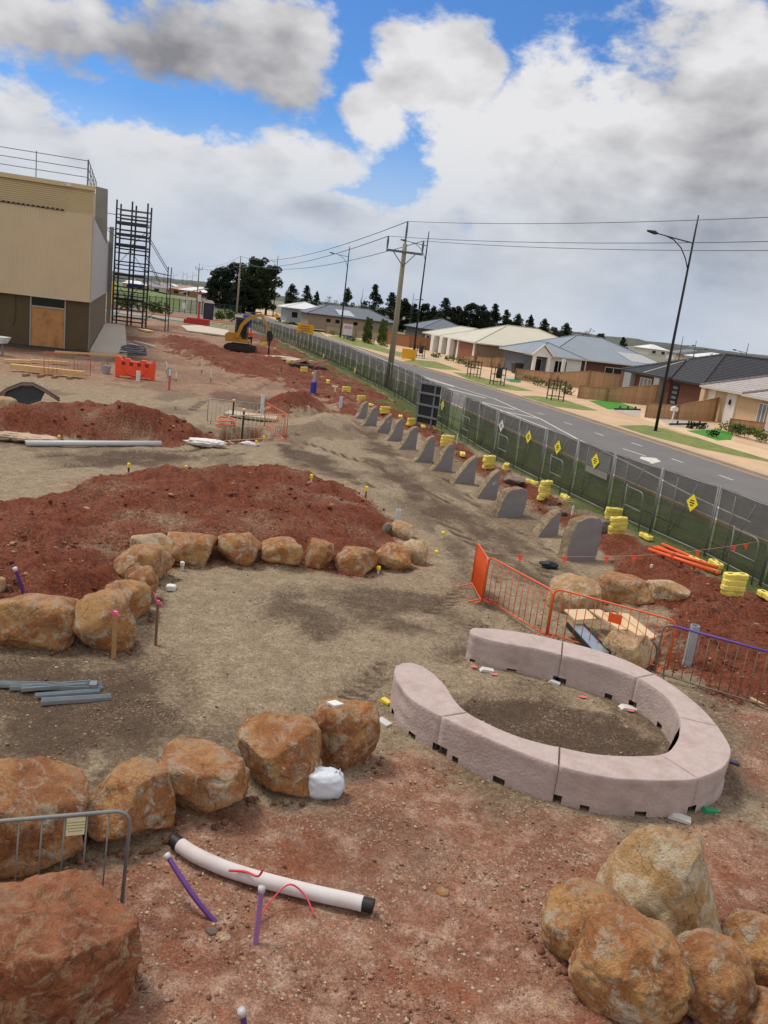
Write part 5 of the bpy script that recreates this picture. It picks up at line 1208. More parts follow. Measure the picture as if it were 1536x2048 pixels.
# road signs and boards
SIGNY = M('sign_amber', (228, 164, 24), .5, .05)
def board(label, px, py, dp, w, hgt, zb_, mat, cat='sign', diamond=False, name='road_sign'):
    if dp: x, y, _ = D(px, py, dp)
    else: x, y = G(px, py)
    t = thing(name, label, cat, (x, y, .05), 0)
    mb = MB()
    if diamond: mb.prism_y([(-w / 2, zb_ + w / 2), (0, zb_), (w / 2, zb_ + w / 2), (0, zb_ + w)], -.03, 0)
    else: mb.box(-w / 2, w / 2, -.04, 0, zb_, zb_ + hgt)
    mb.build('panel', mat, t)
    for xx_ in ((0,) if diamond else (-w * .35, w * .35)): mb = MB(); mb.bar((xx_, .04, 0), (xx_, .04, zb_ + hgt * .9), .07); mb.build('post', GALVD, t)
    return t
b1 = board('amber road work board standing behind the site fence left of the pole', 607, 698, None, 2.0, 1.15, 1.75, SIGNY)
b2 = board('yellow road work board behind the black lamp post', 816, 722, None, 1.75, 1.2, .2, SIGNY)
board('yellow diamond warning sign before the dark suv', 552, 640, 185, 1.3, 1.3, .9, SIGNY, diamond=True)
for a, b, z in ((-.6, .5, 2.6), (-.7, .6, 2.35), (-.5, .6, 2.1)): mb = MB(); mb.box(a, b, -.05, -.042, z, z + .07); mb.build('lettering', M('sign_print', (120, 80, 20), .6), b1)
t = board('white estate sign board with blurred print before the long house', 694, 672, 140, 1.6, 2.1, .6, M('sign_white', (216, 204, 206), .6)); mb = MB(); mb.box(-.6, .6, -.05, -.042, 1.9, 2.4); mb.build('print', M('sign_pink', (196, 150, 164), .6), t)
mb = MB(); mb.box(-.8, .8, -.05, -.042, .62, .85); mb.build('print', M('sign_blue', (70, 84, 150), .6), t)
x, y, _ = D(487, 660, 120); t = thing('site_sign', 'white and blue site sign behind the excavator boom', 'sign', (x, y, 0), .1); mb = MB(); mb.box(-1.3, -.2, -.04, 0, .9, 2.6); mb.build('panel', M('sign_white', (1, 1, 1)), t); mb = MB(); mb.box(-.2, 1.1, -.04, 0, 1.0, 2.7); mb.build('panel', M('sign_blue2', (40, 84, 180), .6), t); mb = MB(); mb.bar((-1.2, .03, 0), (-1.2, .03, 2.6), .06); mb.bar((1, .03, 0), (1, .03, 2.6), .06); mb.build('post', GALVD, t)
x, y = G(1533, 884); t = thing('estate_sign', 'white sign post cut by the right edge', 'sign', (x, y, .1), A); mb = MB(); mb.box(-.4, .5, -.03, .03, .5, 2.0); mb.build('panel', M('sign_white', (1, 1, 1)), t); mb = MB(); mb.bar((-.3, .05, 0), (-.3, .05, 2), .06); mb.build('post', GALVD, t)
x, y = G(1342, 852); t = thing('letterbox', 'white letterbox on a post by the concrete driveway', 'letterbox', (x, y, .12), A); mb = MB(); mb.bar((0, 0, 0), (0, 0, 1.0), .08); mb.build('post', WHITE_, t); mb = MB(); mb.prism_y([(-.25, 1.0), (.25, 1.0), (.25, 1.25), (0, 1.36), (-.25, 1.25)], -.12, .12); mb.build('box', WHITE_, t)
x, y = G(1032, 749); t = thing('wheelie_bin', 'black wheelie bin at the stepped fence by the taupe wall', 'bin', (x, y, .1), A); mb = MB(); mb.hexa([(-.45, -.45, .05), (.45, -.45, .05), (.45, .45, .05), (-.45, .45, .05), (-.6, -.6, 1.25), (.6, -.6, 1.25), (.6, .6, 1.25), (-.6, .6, 1.25)]); mb.build('body', BLACKM, t); mb = MB(); mb.prism_y([(-.66, 1.25), (.66, 1.25), (.6, 1.36), (0, 1.42), (-.6, 1.36)], -.66, .66); mb.build('lid', M('bin_lid', (60, 60, 64), .6), t)
for yy_ in (-.35, .35): mb = MB(); mb.prism_y([(.5 + .12 * math.cos(q * PI / 4), .12 + .12 * math.sin(q * PI / 4)) for q in range(8)], yy_ - .05, yy_ + .05); mb.build('wheel', BLACKM, t)
for i, (a, b) in enumerate((((1228, 822), (1280, 823)), ((1338, 853), (1412, 852)))):
    xa, ya = G(*a); xb, yb = G(*b); t = thing('garden_edging', 'dark steel garden edging by the %s' % ('bright lawn of the black tiled house', 'letterbox driveway')[i], 'edging', (xa, ya, .12)); d = Vector((xb - xa, yb - ya, 0)); mb = MB(); mb.bar((0, 0, .06), tuple(d + Vector((0, 0, .06))), .08, .12); mb.build('rail', BLACKM, t)
    for f_ in (.2, .5, .8): mb = MB(); mb.tube(tuple(d * f_), tuple(d * f_ + Vector((0, 0, .3))), .07, 8); mb.build('bollard_light', BLACKM, t)
# dark steel estate fence at the end of the site
xa, ya, _ = D(222, 640, 165); xb, yb, _ = D(480, 640, 182); n = 22
t = thing('estate_fence', 'dark slatted steel fence across the end of the site', 'fence', (xa, ya, 0)); d = Vector((xb - xa, yb - ya, 0)); FD = M('fence_steel_dark', (44, 52, 46), .6, .15)
for i in range(n + 1): p = d * (i / n); mb = MB(); mb.bar(tuple(p), (p.x, p.y, 2.9), .12); mb.build('post', FD, t)
for z in (.3, 2.7): mb = MB(); mb.bar((0, 0, z), (d.x, d.y, z), .06, .08); mb.build('rail', FD, t)
mb = MB()
for i in range(n * 9): p = d * (i / (n * 9)); mb.bar((p.x, p.y, .2), (p.x, p.y, 2.75), .05, .03)
stuff(mb.build('palings', FD, t))
for i, px in enumerate((238, 262, 300, 322, 445, 470)):
    x, y, _ = D(px, 640, 158); mb_l = thing('shrub', 'green bush before the dark steel fence, %s from the left' % nth(i + 1), 'shrub', (x, y, 0), 0, 'bushes along the dark steel fence'); me = leaves([(random.uniform(-1.6, 1.6), 0, random.uniform(.4, 1.8), .7) for _ in range(9)], 60, .25, 70 + i); me.materials.append(SHRUB); link('foliage', me, mb_l)
mb = MB(); mb.poly([(*D(205, 650, 150)[:2], .03), (*D(480, 652, 150)[:2], .03), (*D(480, 652, 162)[:2], .03), (*D(205, 650, 162)[:2], .03)]); struct(mb.build('verge', M('far_soil', (150, 92, 62), .95, .2, .3)))
mb = MB(); mb.poly([(*D(205, 650, 136)[:2], .03), (*D(372, 652, 136)[:2], .03), (*D(460, 652, 147)[:2], .03), (*D(205, 650, 147)[:2], .03)]); struct(mb.build('road', M('far_drive', (140, 134, 130), .9, .1, .3)))
x, y, _ = D(222, 625, 140); t = thing('safety_flag', 'folded yellow umbrella stand beside the building end', 'umbrella', (x, y, 0)); mb = MB(); mb.lathe([(.05, .8), (.35, 1.3), (.32, 2.6), (.1, 4.4), (.02, 4.8)], 10); mb.build('canopy', M('canvas_amber', (226, 162, 50), .7), t); mb = MB(); mb.tube((0, 0, 0), (0, 0, 1), .05); mb.build('pole', GALVD, t)
# ------------------------------------------------------------------ temporary site fence
GALVF = M('fence_galv', (130, 132, 130), 0.55, 0.12, 5, metal=0.4)
WIRE = M('fence_wire', (96, 98, 94), 0.6, 0.1, 5, metal=0.3)
def cloth_material():
    m = bpy.data.materials.new('shade_cloth'); m.use_nodes = True; nt = m.node_tree; L = nt.links.new
    for n in list(nt.nodes): nt.nodes.remove(n)
    o = nt.nodes.new('ShaderNodeOutputMaterial'); mx = nt.nodes.new('ShaderNodeMixShader'); d = nt.nodes.new('ShaderNodeBsdfDiffuse'); t = nt.nodes.new('ShaderNodeBsdfTransparent')
    tcn = nt.nodes.new('ShaderNodeTexCoord'); nz = nt.nodes.new('ShaderNodeTexNoise'); L(tcn.outputs['Object'], nz.inputs[0]); nz.inputs['Scale'].default_value = 1.3; nz.inputs['Detail'].default_value = 4
    r = nt.nodes.new('ShaderNodeMapRange'); L(nz.outputs[0], r.inputs[0]); r.inputs[1].default_value = .3; r.inputs[2].default_value = .7; r.inputs[3].default_value = .24; r.inputs[4].default_value = .38
    d.inputs[0].default_value = (*lin((66, 65, 55)), 1); L(r.outputs[0], mx.inputs[0]); L(d.outputs[0], mx.inputs[1]); L(t.outputs[0], mx.inputs[2]); L(mx.outputs[0], o.inputs[0]); return m
CLOTH = cloth_material()
FT = [(13, 15.2), (19.5, 15.4), (21.9, 15.15), (24.4, 14.9), (29.6, 14.7), (34, 14.65), (38, 14.8), (44, 15.2), (52, 15.9), (60, 16.4), (72, 16.5), (88, 16.5), (105, 16.0), (122, 15.2), (140, 14.0)]
PW, PH = 2.44, 2.06
def fp(s): x, y = ST(s, lerp_poly(FT, s)); return Vector((x, y, zt1(x, y)))
def panel_parts(t, cloth=True):
    mb = MB(); mb.tube((.03, 0, .03), (.03, 0, PH + .06), .024, 7); a = mb.build('post', GALVF, t, True)
    b = a.copy(); COL.objects.link(b); b.parent = t; b.location.x = PW - .06
    mb = MB(); mb.tube((.05, 0, PH), (PW - .05, 0, PH), .021, 7); mb.build('top_rail', GALVF, t, True)
    mb = MB(); mb.tube((.05, 0, .12), (PW - .05, 0, .12), .021, 7); mb.build('bottom_rail', GALVF, t, True)
    mb = MB(); mb.tube((.72, .02, .12), (.72, .02, PH), .016, 6); mb.build('mid_post', GALVF, t, True)
    mb = MB(); mb.tube((.74, .035, .14), (1.6, .035, PH), .013, 6); mb.build('diagonal_brace', GALVF, t, True)
    mb = MB()
    for i in range(13): z = .24 + i * (PH - .3) / 12; mb.bar((.05, -.012, z), (PW - .05, -.012, z), .005)
    stuff(mb.build('wire_mesh', WIRE, t))
    if cloth:
        mb = MB(); nx, nz = 12, 6; vs = []
        for i in range(nx + 1):
            for j in range(nz + 1):
                x = .05 + (PW - .1) * i / nx; z = .1 + (PH - .08) * j / nz; vs.append((x, .06 + .03 * math.sin(i * 1.3 + j * .7) + .02 * math.sin(i * 3.1), z))
        mb._add(vs, [(i * (nz + 1) + j, (i + 1) * (nz + 1) + j, (i + 1) * (nz + 1) + j + 1, i * (nz + 1) + j + 1) for i in range(nx) for j in range(nz)])
        mb.build('shade_cloth', CLOTH, t, True)
proto = {}
s = 14.6; n = 0; joints = []
while s < 138:
    p, q = fp(s), fp(s + PW); n += 1; bare = 37.5 < s < 40.5
    lb = ('site fence panel without shade cloth, %s from the right edge' if bare else 'site fence panel with dark shade cloth, %s from the right edge') % nth(n)
    key = bare
    if key not in proto: t = thing('temporary_fence', lb, 'temporary fence', p, 0, 'temporary fence panels along the road'); panel_parts(t, not bare); proto[key] = t
    else: t = copy_tree(proto[key], None, lb); t.location = p
    d = q - p; t.rotation_euler = (random.uniform(-.015, .015), 0, math.atan2(d.y, d.x) + PI); t.location = q
    t.location.z = min(p.z, q.z) + .02
    joints.append((s, p, d.normalized())); s += PW
# arched stays on the site side and the yellow weights under them
YELB = M('block_yellow', (236, 216, 104), 0.55, 0.08, 3, dirt=(176, 146, 74), dscale=2.5, damt=.6)
BLKSLOT = M('block_slot', (60, 52, 34), .8)
stay0 = None
for k, (s_, n_) in enumerate(((17.1, 1), (22.2, 2), (27.1, 3), (32.0, 4), (36.9, 5), (41.8, 6), (46.7, 7), (54, 8), (61, 9), (68, 10), (78, 11), (88, 12), (98, 13), (110, 14))):
    p = fp(s_); nrm = Vector((-cA, -sA, 0)); rz = A + PI / 2
    lb = 'arched galvanised fence stay, %s from the right edge' % nth(n_)
    if stay0 is None:
        t = stay0 = thing('fence_stay', lb, 'fence stay', (0, 0, 0), 0, 'arched stays bracing the site fence')
        pts = [(0, 0, 0), (0, 0, 1.05)] + [(.18 - .18 * math.cos(a), 0, 1.05 + .18 * math.sin(a)) for a in (.5, 1.0, 1.57)] + [(1.0, 0, 1.23)]
        mb = MB(); mb.path(pts, .022, 7); mb.build('frame', GALVF, t, True)
        mb = MB(); mb.tube((1.0, 0, .0), (1.0, 0, 1.3), .022, 7); mb.build('post', GALVF, t, True)
        mb = MB(); mb.tube((.0, 0, .62), (1.0, 0, .62), .018, 7); mb.build('rail', GALVF, t, True)
    else: t = copy_tree(stay0, None, lb)
    t.location = p + nrm * .22; t.rotation_euler = (-.06, 0, rz)
def block_parts(t):
    mb = MB(); o = [(-.3, -.06), (-.24, -.11), (-.08, -.11), (-.05, -.085), (.05, -.085), (.08, -.11), (.24, -.11), (.3, -.06), (.3, .06), (.24, .11), (.08, .11), (.05, .085), (-.05, .085), (-.08, .11), (-.24, .11), (-.3, .06)]
    i_ = [(x * .95, y * .9) for x, y in o]; m_ = len(o)
    vs = [(x, y, 0) for x, y in i_] + [(x, y, .02) for x, y in o] + [(x, y, .11) for x, y in o] + [(x, y, .13) for x, y in i_]
    mb._add(vs, [tuple(range(m_ - 1, -1, -1)), tuple(range(3 * m_, 4 * m_))] + [(l * m_ + i, l * m_ + (i + 1) % m_, (l + 1) * m_ + (i + 1) % m_, (l + 1) * m_ + i) for l in range(3) for i in range(m_)])
    mb.build('body', YELB, t)
    for x in (-.16, .16): mb = MB(); mb.box(x - .06, x + .06, -.025, .025, .129, .134); mb.build('socket', BLKSLOT, t)
blk0 = None; bn = 0
ST_BL = [((1463, 1193), 4, 'at the right edge beside the grey post'), ((1427, 1143), 2, 'at the end of the orange conduits'), ((1395, 1128), 1, 'half hidden behind the conduits'), ((1531, 1198), 1, 'cut by the right edge'), ((1233, 1070), 4, 'beside the largest rough topped stone'), ((1225, 1040), 3, 'just behind the stack beside the rough topped stone'), ((1290, 1078), 1, 'under the bunting line'),
         ((1086, 1000), 5, 'right of the widest stone slab'), ((1062, 968), 1, 'left of the five high stack'), ((1128, 998), 1, 'lying flat in the grass by the fence'), ((976, 938), 4, 'above the last fin shaped stone'), ((1010, 940), 2, 'low beside the pointed slab'), ((893, 892), 4, 'between the middle fin shaped stones'), ((925, 912), 1, 'lying beside the timber peg'),
         ((822, 852), 3, 'below the black panel frame'), ((845, 856), 1, 'at the foot of the black panel frame'), ((769, 826), 3, 'above the second stone fin'), ((800, 836), 1, 'in grass left of the panel frame'), ((722, 804), 3, 'above the leftmost stone fin'), ((692, 786), 3, 'left of the timber pole foot'), ((741, 812), 1, 'between two stacks by the pole'), ((655, 768), 2, 'below the leaning red barrier'), ((670, 776), 1, 'right of the red barrier'), ((627, 752), 2, 'by the blue footed post'), ((608, 745), 3, 'left of the blue footed post'), ((577, 722), 2, 'beside the timber pallets'), ((549, 700), 2, 'right of the auger'), ((528, 692), 3, 'left of the auger at the fence'), ((440, 652), 3, 'on the far concrete pad'), ((452, 655), 2, 'far right of the concrete pad')]
for (px, py), cnt, lb in ST_BL:
    p = hit(px, py); rz0 = A + random.uniform(-.5, .5) + (PI / 2 if cnt < 3 else .3)
    for i in range(cnt):
        bn += 1
        l_ = 'yellow fence weight %s' % lb if cnt == 1 else '%s weight of the yellow stack %s' % ({0: 'bottom', cnt - 1: 'topmost'}.get(i, nth(i + 1) + ' lowest'), lb)
        pos = p + Vector((random.uniform(-.03, .03), random.uniform(-.03, .03), i * .134 + .02))
        if cnt >= 4 and i < 2: pass
        if blk0 is None: blk0 = t = thing('fence_weight', l_, 'fence weight', pos, 0, 'yellow plastic weights of the site fence'); block_parts(t)
        else: t = copy_tree(blk0, None, l_); t.location = pos
        t.rotation_euler = (random.uniform(-.04, .04), random.uniform(-.04, .04), rz0 + random.uniform(-.12, .12))
# warning diamonds and banner on the fence
DIAY = M('diamond_yellow', (236, 220, 52), .5, .05); DIAW = M('diamond_white', (214, 216, 214), .5, .05); PRINT = M('sign_black_print', (52, 48, 30), .6)
for i, (px, py, m, lb) in enumerate(((1388, 1006, DIAY, 'nearest yellow warning diamond tied to the site fence'), (1193, 922, DIAY, 'yellow warning diamond on the grey banner'), (1118, 895, DIAY, 'yellow warning diamond left of the grey banner'), (1060, 874, DIAY, 'yellow warning diamond right of the white one'), (1005, 852, DIAW, 'white warning diamond on the site fence'), (887, 811, DIAY, 'yellow warning diamond beside the black panel frame'), (711, 741, DIAY, 'small far yellow diamond left of the timber pole'), (648, 712, DIAY, 'farthest yellow diamond on the dark fence'))):
    u, f, d = ray(px, py); best = min(np.arange(14, 130, .05), key=lambda s_: abs(ST(s_, lerp_poly(FT, s_))[0] * f - ST(s_, lerp_poly(FT, s_))[1] * u) / f)
    x, y = ST(best, lerp_poly(FT, best)); z = H + d * y / f; x -= cA * .06; y -= sA * .06
    t = thing('warning_sign', lb, 'sign', (x, y, z), A - PI / 2, 'diamond signs on the fence'); r = .27 if i < 6 else .3
    mb = MB(); mb.prism_y([(0, -r), (r, 0), (0, r), (-r, 0)], -.004, .004); mb.build('plate', m, t)
    mb = MB()
    for j, (a, b) in enumerate(((-.09, .09), (-.12, .12), (-.07, .07))): z_ = .07 - j * .07; mb.box(a, b, -.008, -.0045, z_ - .018, z_ + .018)
    mb.build('lettering', PRINT, t)
    if i == 1:
        t2 = thing('fence_banner', 'grey fabric banner hung on the site fence behind a yellow diamond', 'banner', (x + cA * .03, y + sA * .03, z), A - PI / 2)
        mb = MB(); mb.box(-.62, .95, -.002, .004, -.22, .32); mb.build('cloth', M('banner_grey', (104, 106, 104), .8, .1, 2), t2); mb = MB(); mb.box(-.62, .9, -.006, .0, -.48, -.25); mb.build('lower_strip', M('banner_grey2', (128, 126, 120), .8, .1, 2), t2)
# black panel frame, leaning red barrier, pallets
x, y = G(826, 852); p = hit(832, 852); t = thing('panel_frame', 'grey steel frame with black panels standing at the site fence', 'panel frame', p, A - PI / 2 + .62); FG = M('frame_grey', (112, 116, 126), .5, .1)
for x_ in (0, .95): mb = MB(); mb.bar((x_, 0, 0), (x_ , 0, 2.3), .09); mb.build('post', FG, t)
for z in (.55, 1.15, 1.75, 2.25): mb = MB(); mb.bar((-.1, -.06, z), (1.3, -.06, z), .07, .09); mb.build('rail', FG, t)
for z0, z1 in ((.2, .52), (.6, 1.12), (1.2, 1.72), (1.8, 2.22)): mb = MB(); mb.box(.05, 1.25, .02, .05, z0, z1); mb.build('panel', BLK, t)
ORG = M('barrier_orange', (222, 96, 48), .5, .08, 3, dirt=(160, 84, 56), dscale=4, damt=.4); REDB = M('barrier_red', (176, 72, 56), .6, .1, 3); GREYB = M('barrier_grey', (158, 156, 150), .5, .1, 4, metal=.3); PALEB = M('barrier_pale', (214, 168, 142), .5, .08, 3); PURP = M('tape_purple', (86, 66, 140), .6, .1, 4)
BRONZ = M('barrier_bronze', (132, 118, 104), .5, .1, 4, metal=.3)
def barrier(label, p, q, mat, n=14, hgt=1.02, zb=.12, top=None, feet=True, group='steel crowd barriers', tilt=(0, 0), back=False):
    p = Vector(p); q = Vector(q); d = q - p; L_ = Vector((d.x, d.y)).length; t = thing('crowd_barrier', label, 'barrier', p, math.atan2(d.y, d.x), group)
    t.rotation_euler[1] = -math.atan2(d.z, L_) + tilt[1]; t.rotation_euler[0] = tilt[0]; r = .14
    arc = lambda cx, cz, a0, a1: [(cx + r * math.cos(a0 + (a1 - a0) * i / 4), 0, cz + r * math.sin(a0 + (a1 - a0) * i / 4)) for i in range(5)]
    pts = [(0, 0, zb)] + arc(r, hgt - r, PI, PI / 2) + arc(L_ - r, hgt - r, PI / 2, 0) + [(L_, 0, zb)]
    mb = MB(); mb.path(pts, .019, 7); mb.build('frame', mat, t, True)
    mb = MB(); mb.tube((0, 0, zb), (L_, 0, zb), .016, 6); mb.build('bottom_rail', mat, t, True)
    if top: mb = MB(); mb.path([(r + .02, 0, hgt + .001), (L_ * .5, 0, hgt + .002), (L_ - r, 0, hgt + .001)], .0225, 7); mb.build('tape_wrap', top, t, True)
    b0 = None
    for i in range(1, n + 1):
        if b0 is None: mb = MB(); mb.tube((0, 0, zb + .01), (0, 0, hgt - .01), .0085, 6); b0 = b = mb.build('bar', mat, t, True)
        else: b = b0.copy(); COL.objects.link(b); b.parent = t
        b.location = (L_ * i / (n + 1), 0, 0)
    if feet:
        for x_ in (.12, L_ - .12): mb = MB(); mb.path([(x_, -.3, .0), (x_, -.26, .04), (x_, 0, zb + .0), (x_, .26, .04), (x_, .3, .0)], .016, 6); mb.build('foot', mat, t, True)
    return t
p = hit(640, 762); t = barrier('small red crowd barrier leaning on the site fence', p, p + Vector((1.1, 1.1, .9)), REDB, 8, 1.0, .05, feet=False, tilt=(-.5, 0))
p = hit(548, 716); t = thing('pallet_stack', 'pale boards lying beside the fence right of the excavator', 'boards', p, -.5)
for i in range(4): mb = MB(); mb.box(-.3 + i * .95, .6 + i * .95, -1.6, 1.6, .12 + .03 * (i % 2), .2 + .03 * (i % 2)); mb.build('board', M('board_pale', (190, 172, 150), .85, .1), t)
p = hit(585, 733); t = thing('timber_pallet', 'dark timber pallets leaning against the fence', 'pallet', p, .3)
for j in range(2):
    for i in range(6): mb = MB(); mb.hexa([(j * 1.5 - .2 + .05, i * .3 - .8, .25 + .12 * j), (j * 1.5 + 1.3, i * .3 - .8, .75), (j * 1.5 + 1.3, i * .3 - .58, .75), (j * 1.5 - .15, i * .3 - .58, .25 + .12 * j), (j * 1.5 - .2 + .05, i * .3 - .8, .3 + .12 * j), (j * 1.5 + 1.3, i * .3 - .8, .8), (j * 1.5 + 1.3, i * .3 - .58, .8), (j * 1.5 - .15, i * .3 - .58, .3 + .12 * j)]); mb.build('slat', M('pallet_brown', (124, 84, 60), .9, .2), t)
    mb = MB(); mb.box(j * 1.5 - .2, j * 1.5 + 1.3, -.85, .95, 0, .2); mb.build('base', BLK, t)
# ------------------------------------------------------------------ boulders
def rock_material(name, a, b, c, dark):
    m = bpy.data.materials.new(name); m.use_nodes = True; nt = m.node_tree; bs = nt.nodes['Principled BSDF']; L = nt.links.new
    tcn = nt.nodes.new('ShaderNodeTexCoord'); oi = nt.nodes.new('ShaderNodeObjectInfo')
    add = nt.nodes.new('ShaderNodeVectorMath'); add.operation = 'ADD'; L(tcn.outputs['Object'], add.inputs[0])
    cx = nt.nodes.new('ShaderNodeCombineXYZ'); mu = nt.nodes.new('ShaderNodeMath'); mu.operation = 'MULTIPLY'; L(oi.outputs['Random'], mu.inputs[0]); mu.inputs[1].default_value = 57
    L(mu.outputs[0], cx.inputs[0]); L(mu.outputs[0], cx.inputs[2]); L(cx.outputs[0], add.inputs[1]); P = add.outputs[0]
    def noise(s, d=6, r=.6, dist=0.0):
        n = nt.nodes.new('ShaderNodeTexNoise'); L(P, n.inputs[0]); n.inputs['Scale'].default_value = s; n.inputs['Detail'].default_value = d; n.inputs['Roughness'].default_value = r; n.inputs['Distortion'].default_value = dist; return n.outputs[0]
    def rng(v, lo, hi, top=1.0):
        n = nt.nodes.new('ShaderNodeMapRange'); L(v, n.inputs[0]); n.inputs[1].default_value = lo; n.inputs[2].default_value = hi; n.inputs[4].default_value = top; return n.outputs[0]
    def mix(f, x, y):
        n = nt.nodes.new('ShaderNodeMix'); n.data_type = 'RGBA'; L(f, n.inputs[0])
        for s_, v in ((n.inputs[6], x), (n.inputs[7], y)):
            if isinstance(v, tuple): s_.default_value = (*lin(v), 1)
            else: L(v, s_)
        return n.outputs[2]
    n1, n2, n3, n4 = noise(2.0, 8, .68, .8), noise(4.6, 9, .72, 1.0), noise(12, 7, .72), noise(45, 4, .7)
    col = mix(rng(n1, .44, .54), a, b); col = mix(rng(n2, .51, .60, .95), col, c); col = mix(rng(n3, .53, .66, .62), col, dark)
    n6 = noise(2.3, 7, .72, 1.5); col = mix(rng(n6, .56, .66, .7), col, (150, 138, 116)); col = mix(rng(n4, .58, .72, .5), col, (190, 164, 126))
    n7 = noise(1.5, 5, .6, .4); cr1 = nt.nodes.new('ShaderNodeMath'); cr1.operation = 'SUBTRACT'; L(n7, cr1.inputs[0]); cr1.inputs[1].default_value = .5; cr2 = nt.nodes.new('ShaderNodeMath'); cr2.operation = 'ABSOLUTE'; L(cr1.outputs[0], cr2.inputs[0])
    crk = nt.nodes.new('ShaderNodeMapRange'); L(cr2.outputs[0], crk.inputs[0]); crk.inputs[1].default_value = 0; crk.inputs[2].default_value = .016; crk.inputs[3].default_value = .45; crk.inputs[4].default_value = 0; col = mix(crk.outputs[0], col, (66, 46, 32))
    n5 = noise(24, 5, .7); col = mix(rng(n5, .60, .72, .4), col, (62, 44, 30))
    geo = nt.nodes.new('ShaderNodeNewGeometry'); sx_ = nt.nodes.new('ShaderNodeSeparateXYZ'); L(geo.outputs['Normal'], sx_.inputs[0])
    dust = nt.nodes.new('ShaderNodeMath'); dust.operation = 'MULTIPLY'; L(rng(sx_.outputs[2], .55, .98, .55), dust.inputs[0]); L(rng(n2, .35, .6), dust.inputs[1])
    col = mix(dust.outputs[0], col, (160, 116, 88))
    L(col, bs.inputs['Base Color']); bs.inputs['Roughness'].default_value = .85; bs.inputs['Specular IOR Level'].default_value = .25
    ad = nt.nodes.new('ShaderNodeMath'); ad.operation = 'MULTIPLY_ADD'; L(n3, ad.inputs[0]); ad.inputs[1].default_value = 1.0; L(n4, ad.inputs[2])
    bp = nt.nodes.new('ShaderNodeBump'); bp.inputs['Strength'].default_value = 1.0; bp.inputs['Distance'].default_value = .04; L(ad.outputs[0], bp.inputs['Height']); L(bp.outputs[0], bs.inputs['Normal']); return m
R_OCH = rock_material('boulder_ochre', (200, 154, 102), (172, 114, 70), (200, 186, 164), (112, 86, 62))
R_RUST = rock_material('boulder_rust', (190, 138, 90), (162, 106, 68), (198, 180, 154), (106, 78, 58))
R_TAN = rock_material('boulder_tan', (216, 196, 164), (196, 156, 108), (220, 206, 182), (148, 120, 90))
R_RED = rock_material('boulder_red', (176, 112, 78), (150, 88, 60), (184, 156, 124), (92, 62, 48))
_ic = {}
def icos(sub):
    if sub not in _ic:
        bm = bmesh.new(); bmesh.ops.create_icosphere(bm, subdivisions=sub, radius=1.0); _ic[sub] = (np.array([v.co[:] for v in bm.verts]), [tuple(v.index for v in f.verts) for f in bm.faces]); bm.free()
    return _ic[sub]
def rock_mesh(W_, D_, H_, seed, sub=5, *R, taper=0.0, **K):
    me = rock_shape(W_, D_, H_, seed, sub, *R, **K)
    if taper:
        for v in me.vertices: q = 1 - taper * max(0, v.co.z / H_ - .25); v.co.x *= q; v.co.y *= q
    return me
def rock_shape(W_, D_, H_, seed, sub=5, block=3.0, cuts=13, rough=1.0, chip=.74):
    v, f = icos(sub); rg = np.random.default_rng(seed); block = block + 1.2 if sub > 3 and block >= 2.5 else block; n = (np.abs(v) ** block).sum(1) ** (-1 / block); p = v * n[:, None]
    for i in range(cuts):
        a = rg.normal(size=3); a /= np.linalg.norm(a); d = rg.uniform(chip, chip + .26) * (1.0 if abs(a[2]) < .75 else 1.05); e = np.maximum(0, p @ a - d); p = p - e[:, None] * a[None] * .97
    o = seed * 3.7
    p = p * (1 + .07 * fbm(p[:, 0] * 1.3 + o, p[:, 1] * 1.3, p[:, 2] * 1.3, 3, seed) * rough + .042 * fbm(p[:, 0] * 4 + o, p[:, 1] * 4, p[:, 2] * 4, 3, seed + 1) * rough + 0.017 * fbm(p[:, 0] * 13 + o, p[:, 1] * 13, p[:, 2] * 13, 3, seed + 2) * rough)[:, None]
    mn, mx = p.min(0), p.max(0); p = (p - mn) / (mx - mn)
    p = (p - [.5, .5, 0]) * [W_, D_, H_]
    me = bpy.data.meshes.new('boulder'); me.from_pydata(p.tolist(), [], f); me.polygons.foreach_set('use_smooth', [True] * len(f)); me.update(); return me
def boulder(label, box, seed, mat, group, base=None, dk=.85, sink=.15, block=3.0, sub=5, cuts=13, wk=1.0, rz=0.0, chip=.74, rough=1.0, cat='boulder', taper=0.0):
    """box: left, top, right, bottom of the boulder in the photo; base: where its hidden foot would be"""
    l, t_, r, b = box; cx = (l + r) / 2; by = base or b
    p = hit(cx, by); W_ = (r - l) / F * math.hypot(math.hypot(p.x, p.y), H) * wk; dep = W_ * dk
    fw = Vector((p.x, p.y, 0)).normalized(); c = p + fw * dep * .42; c.z = zt1(c.x, c.y)
    u, f_, d = ray(cx - .12 * (by - t_), t_); k = math.hypot(c.x, c.y) * (1 + .12 * dep / math.hypot(c.x, c.y)) / math.hypot(u, f_); top = H + d * k
    hgt = (max(.25, top - p.z) if cat != 'stone' else min(W_ * .7, max(.02, top - p.z))) + sink
    o = link('boulder', rock_mesh(W_, dep, hgt, seed, sub, block, cuts, rough, chip, taper=taper)); o.data.materials.append(mat)
    o.location = (c.x, c.y, p.z - sink); o.rotation_euler.z = math.atan2(-p.x, p.y) + rz
    tag(o, label, cat, group); return o
g = 'boulders of the front left row'
boulder('huge red brown boulder cut off by the bottom left corner', (-70, 1772, 243, 2100), 3, R_RED, g, dk=.8, block=3.6, rough=1.3, sub=6)
boulder('boulder behind the grey crowd barrier at the left edge', (-60, 1528, 152, 1760), 14, R_RUST, g, block=3.2, dk=.85)
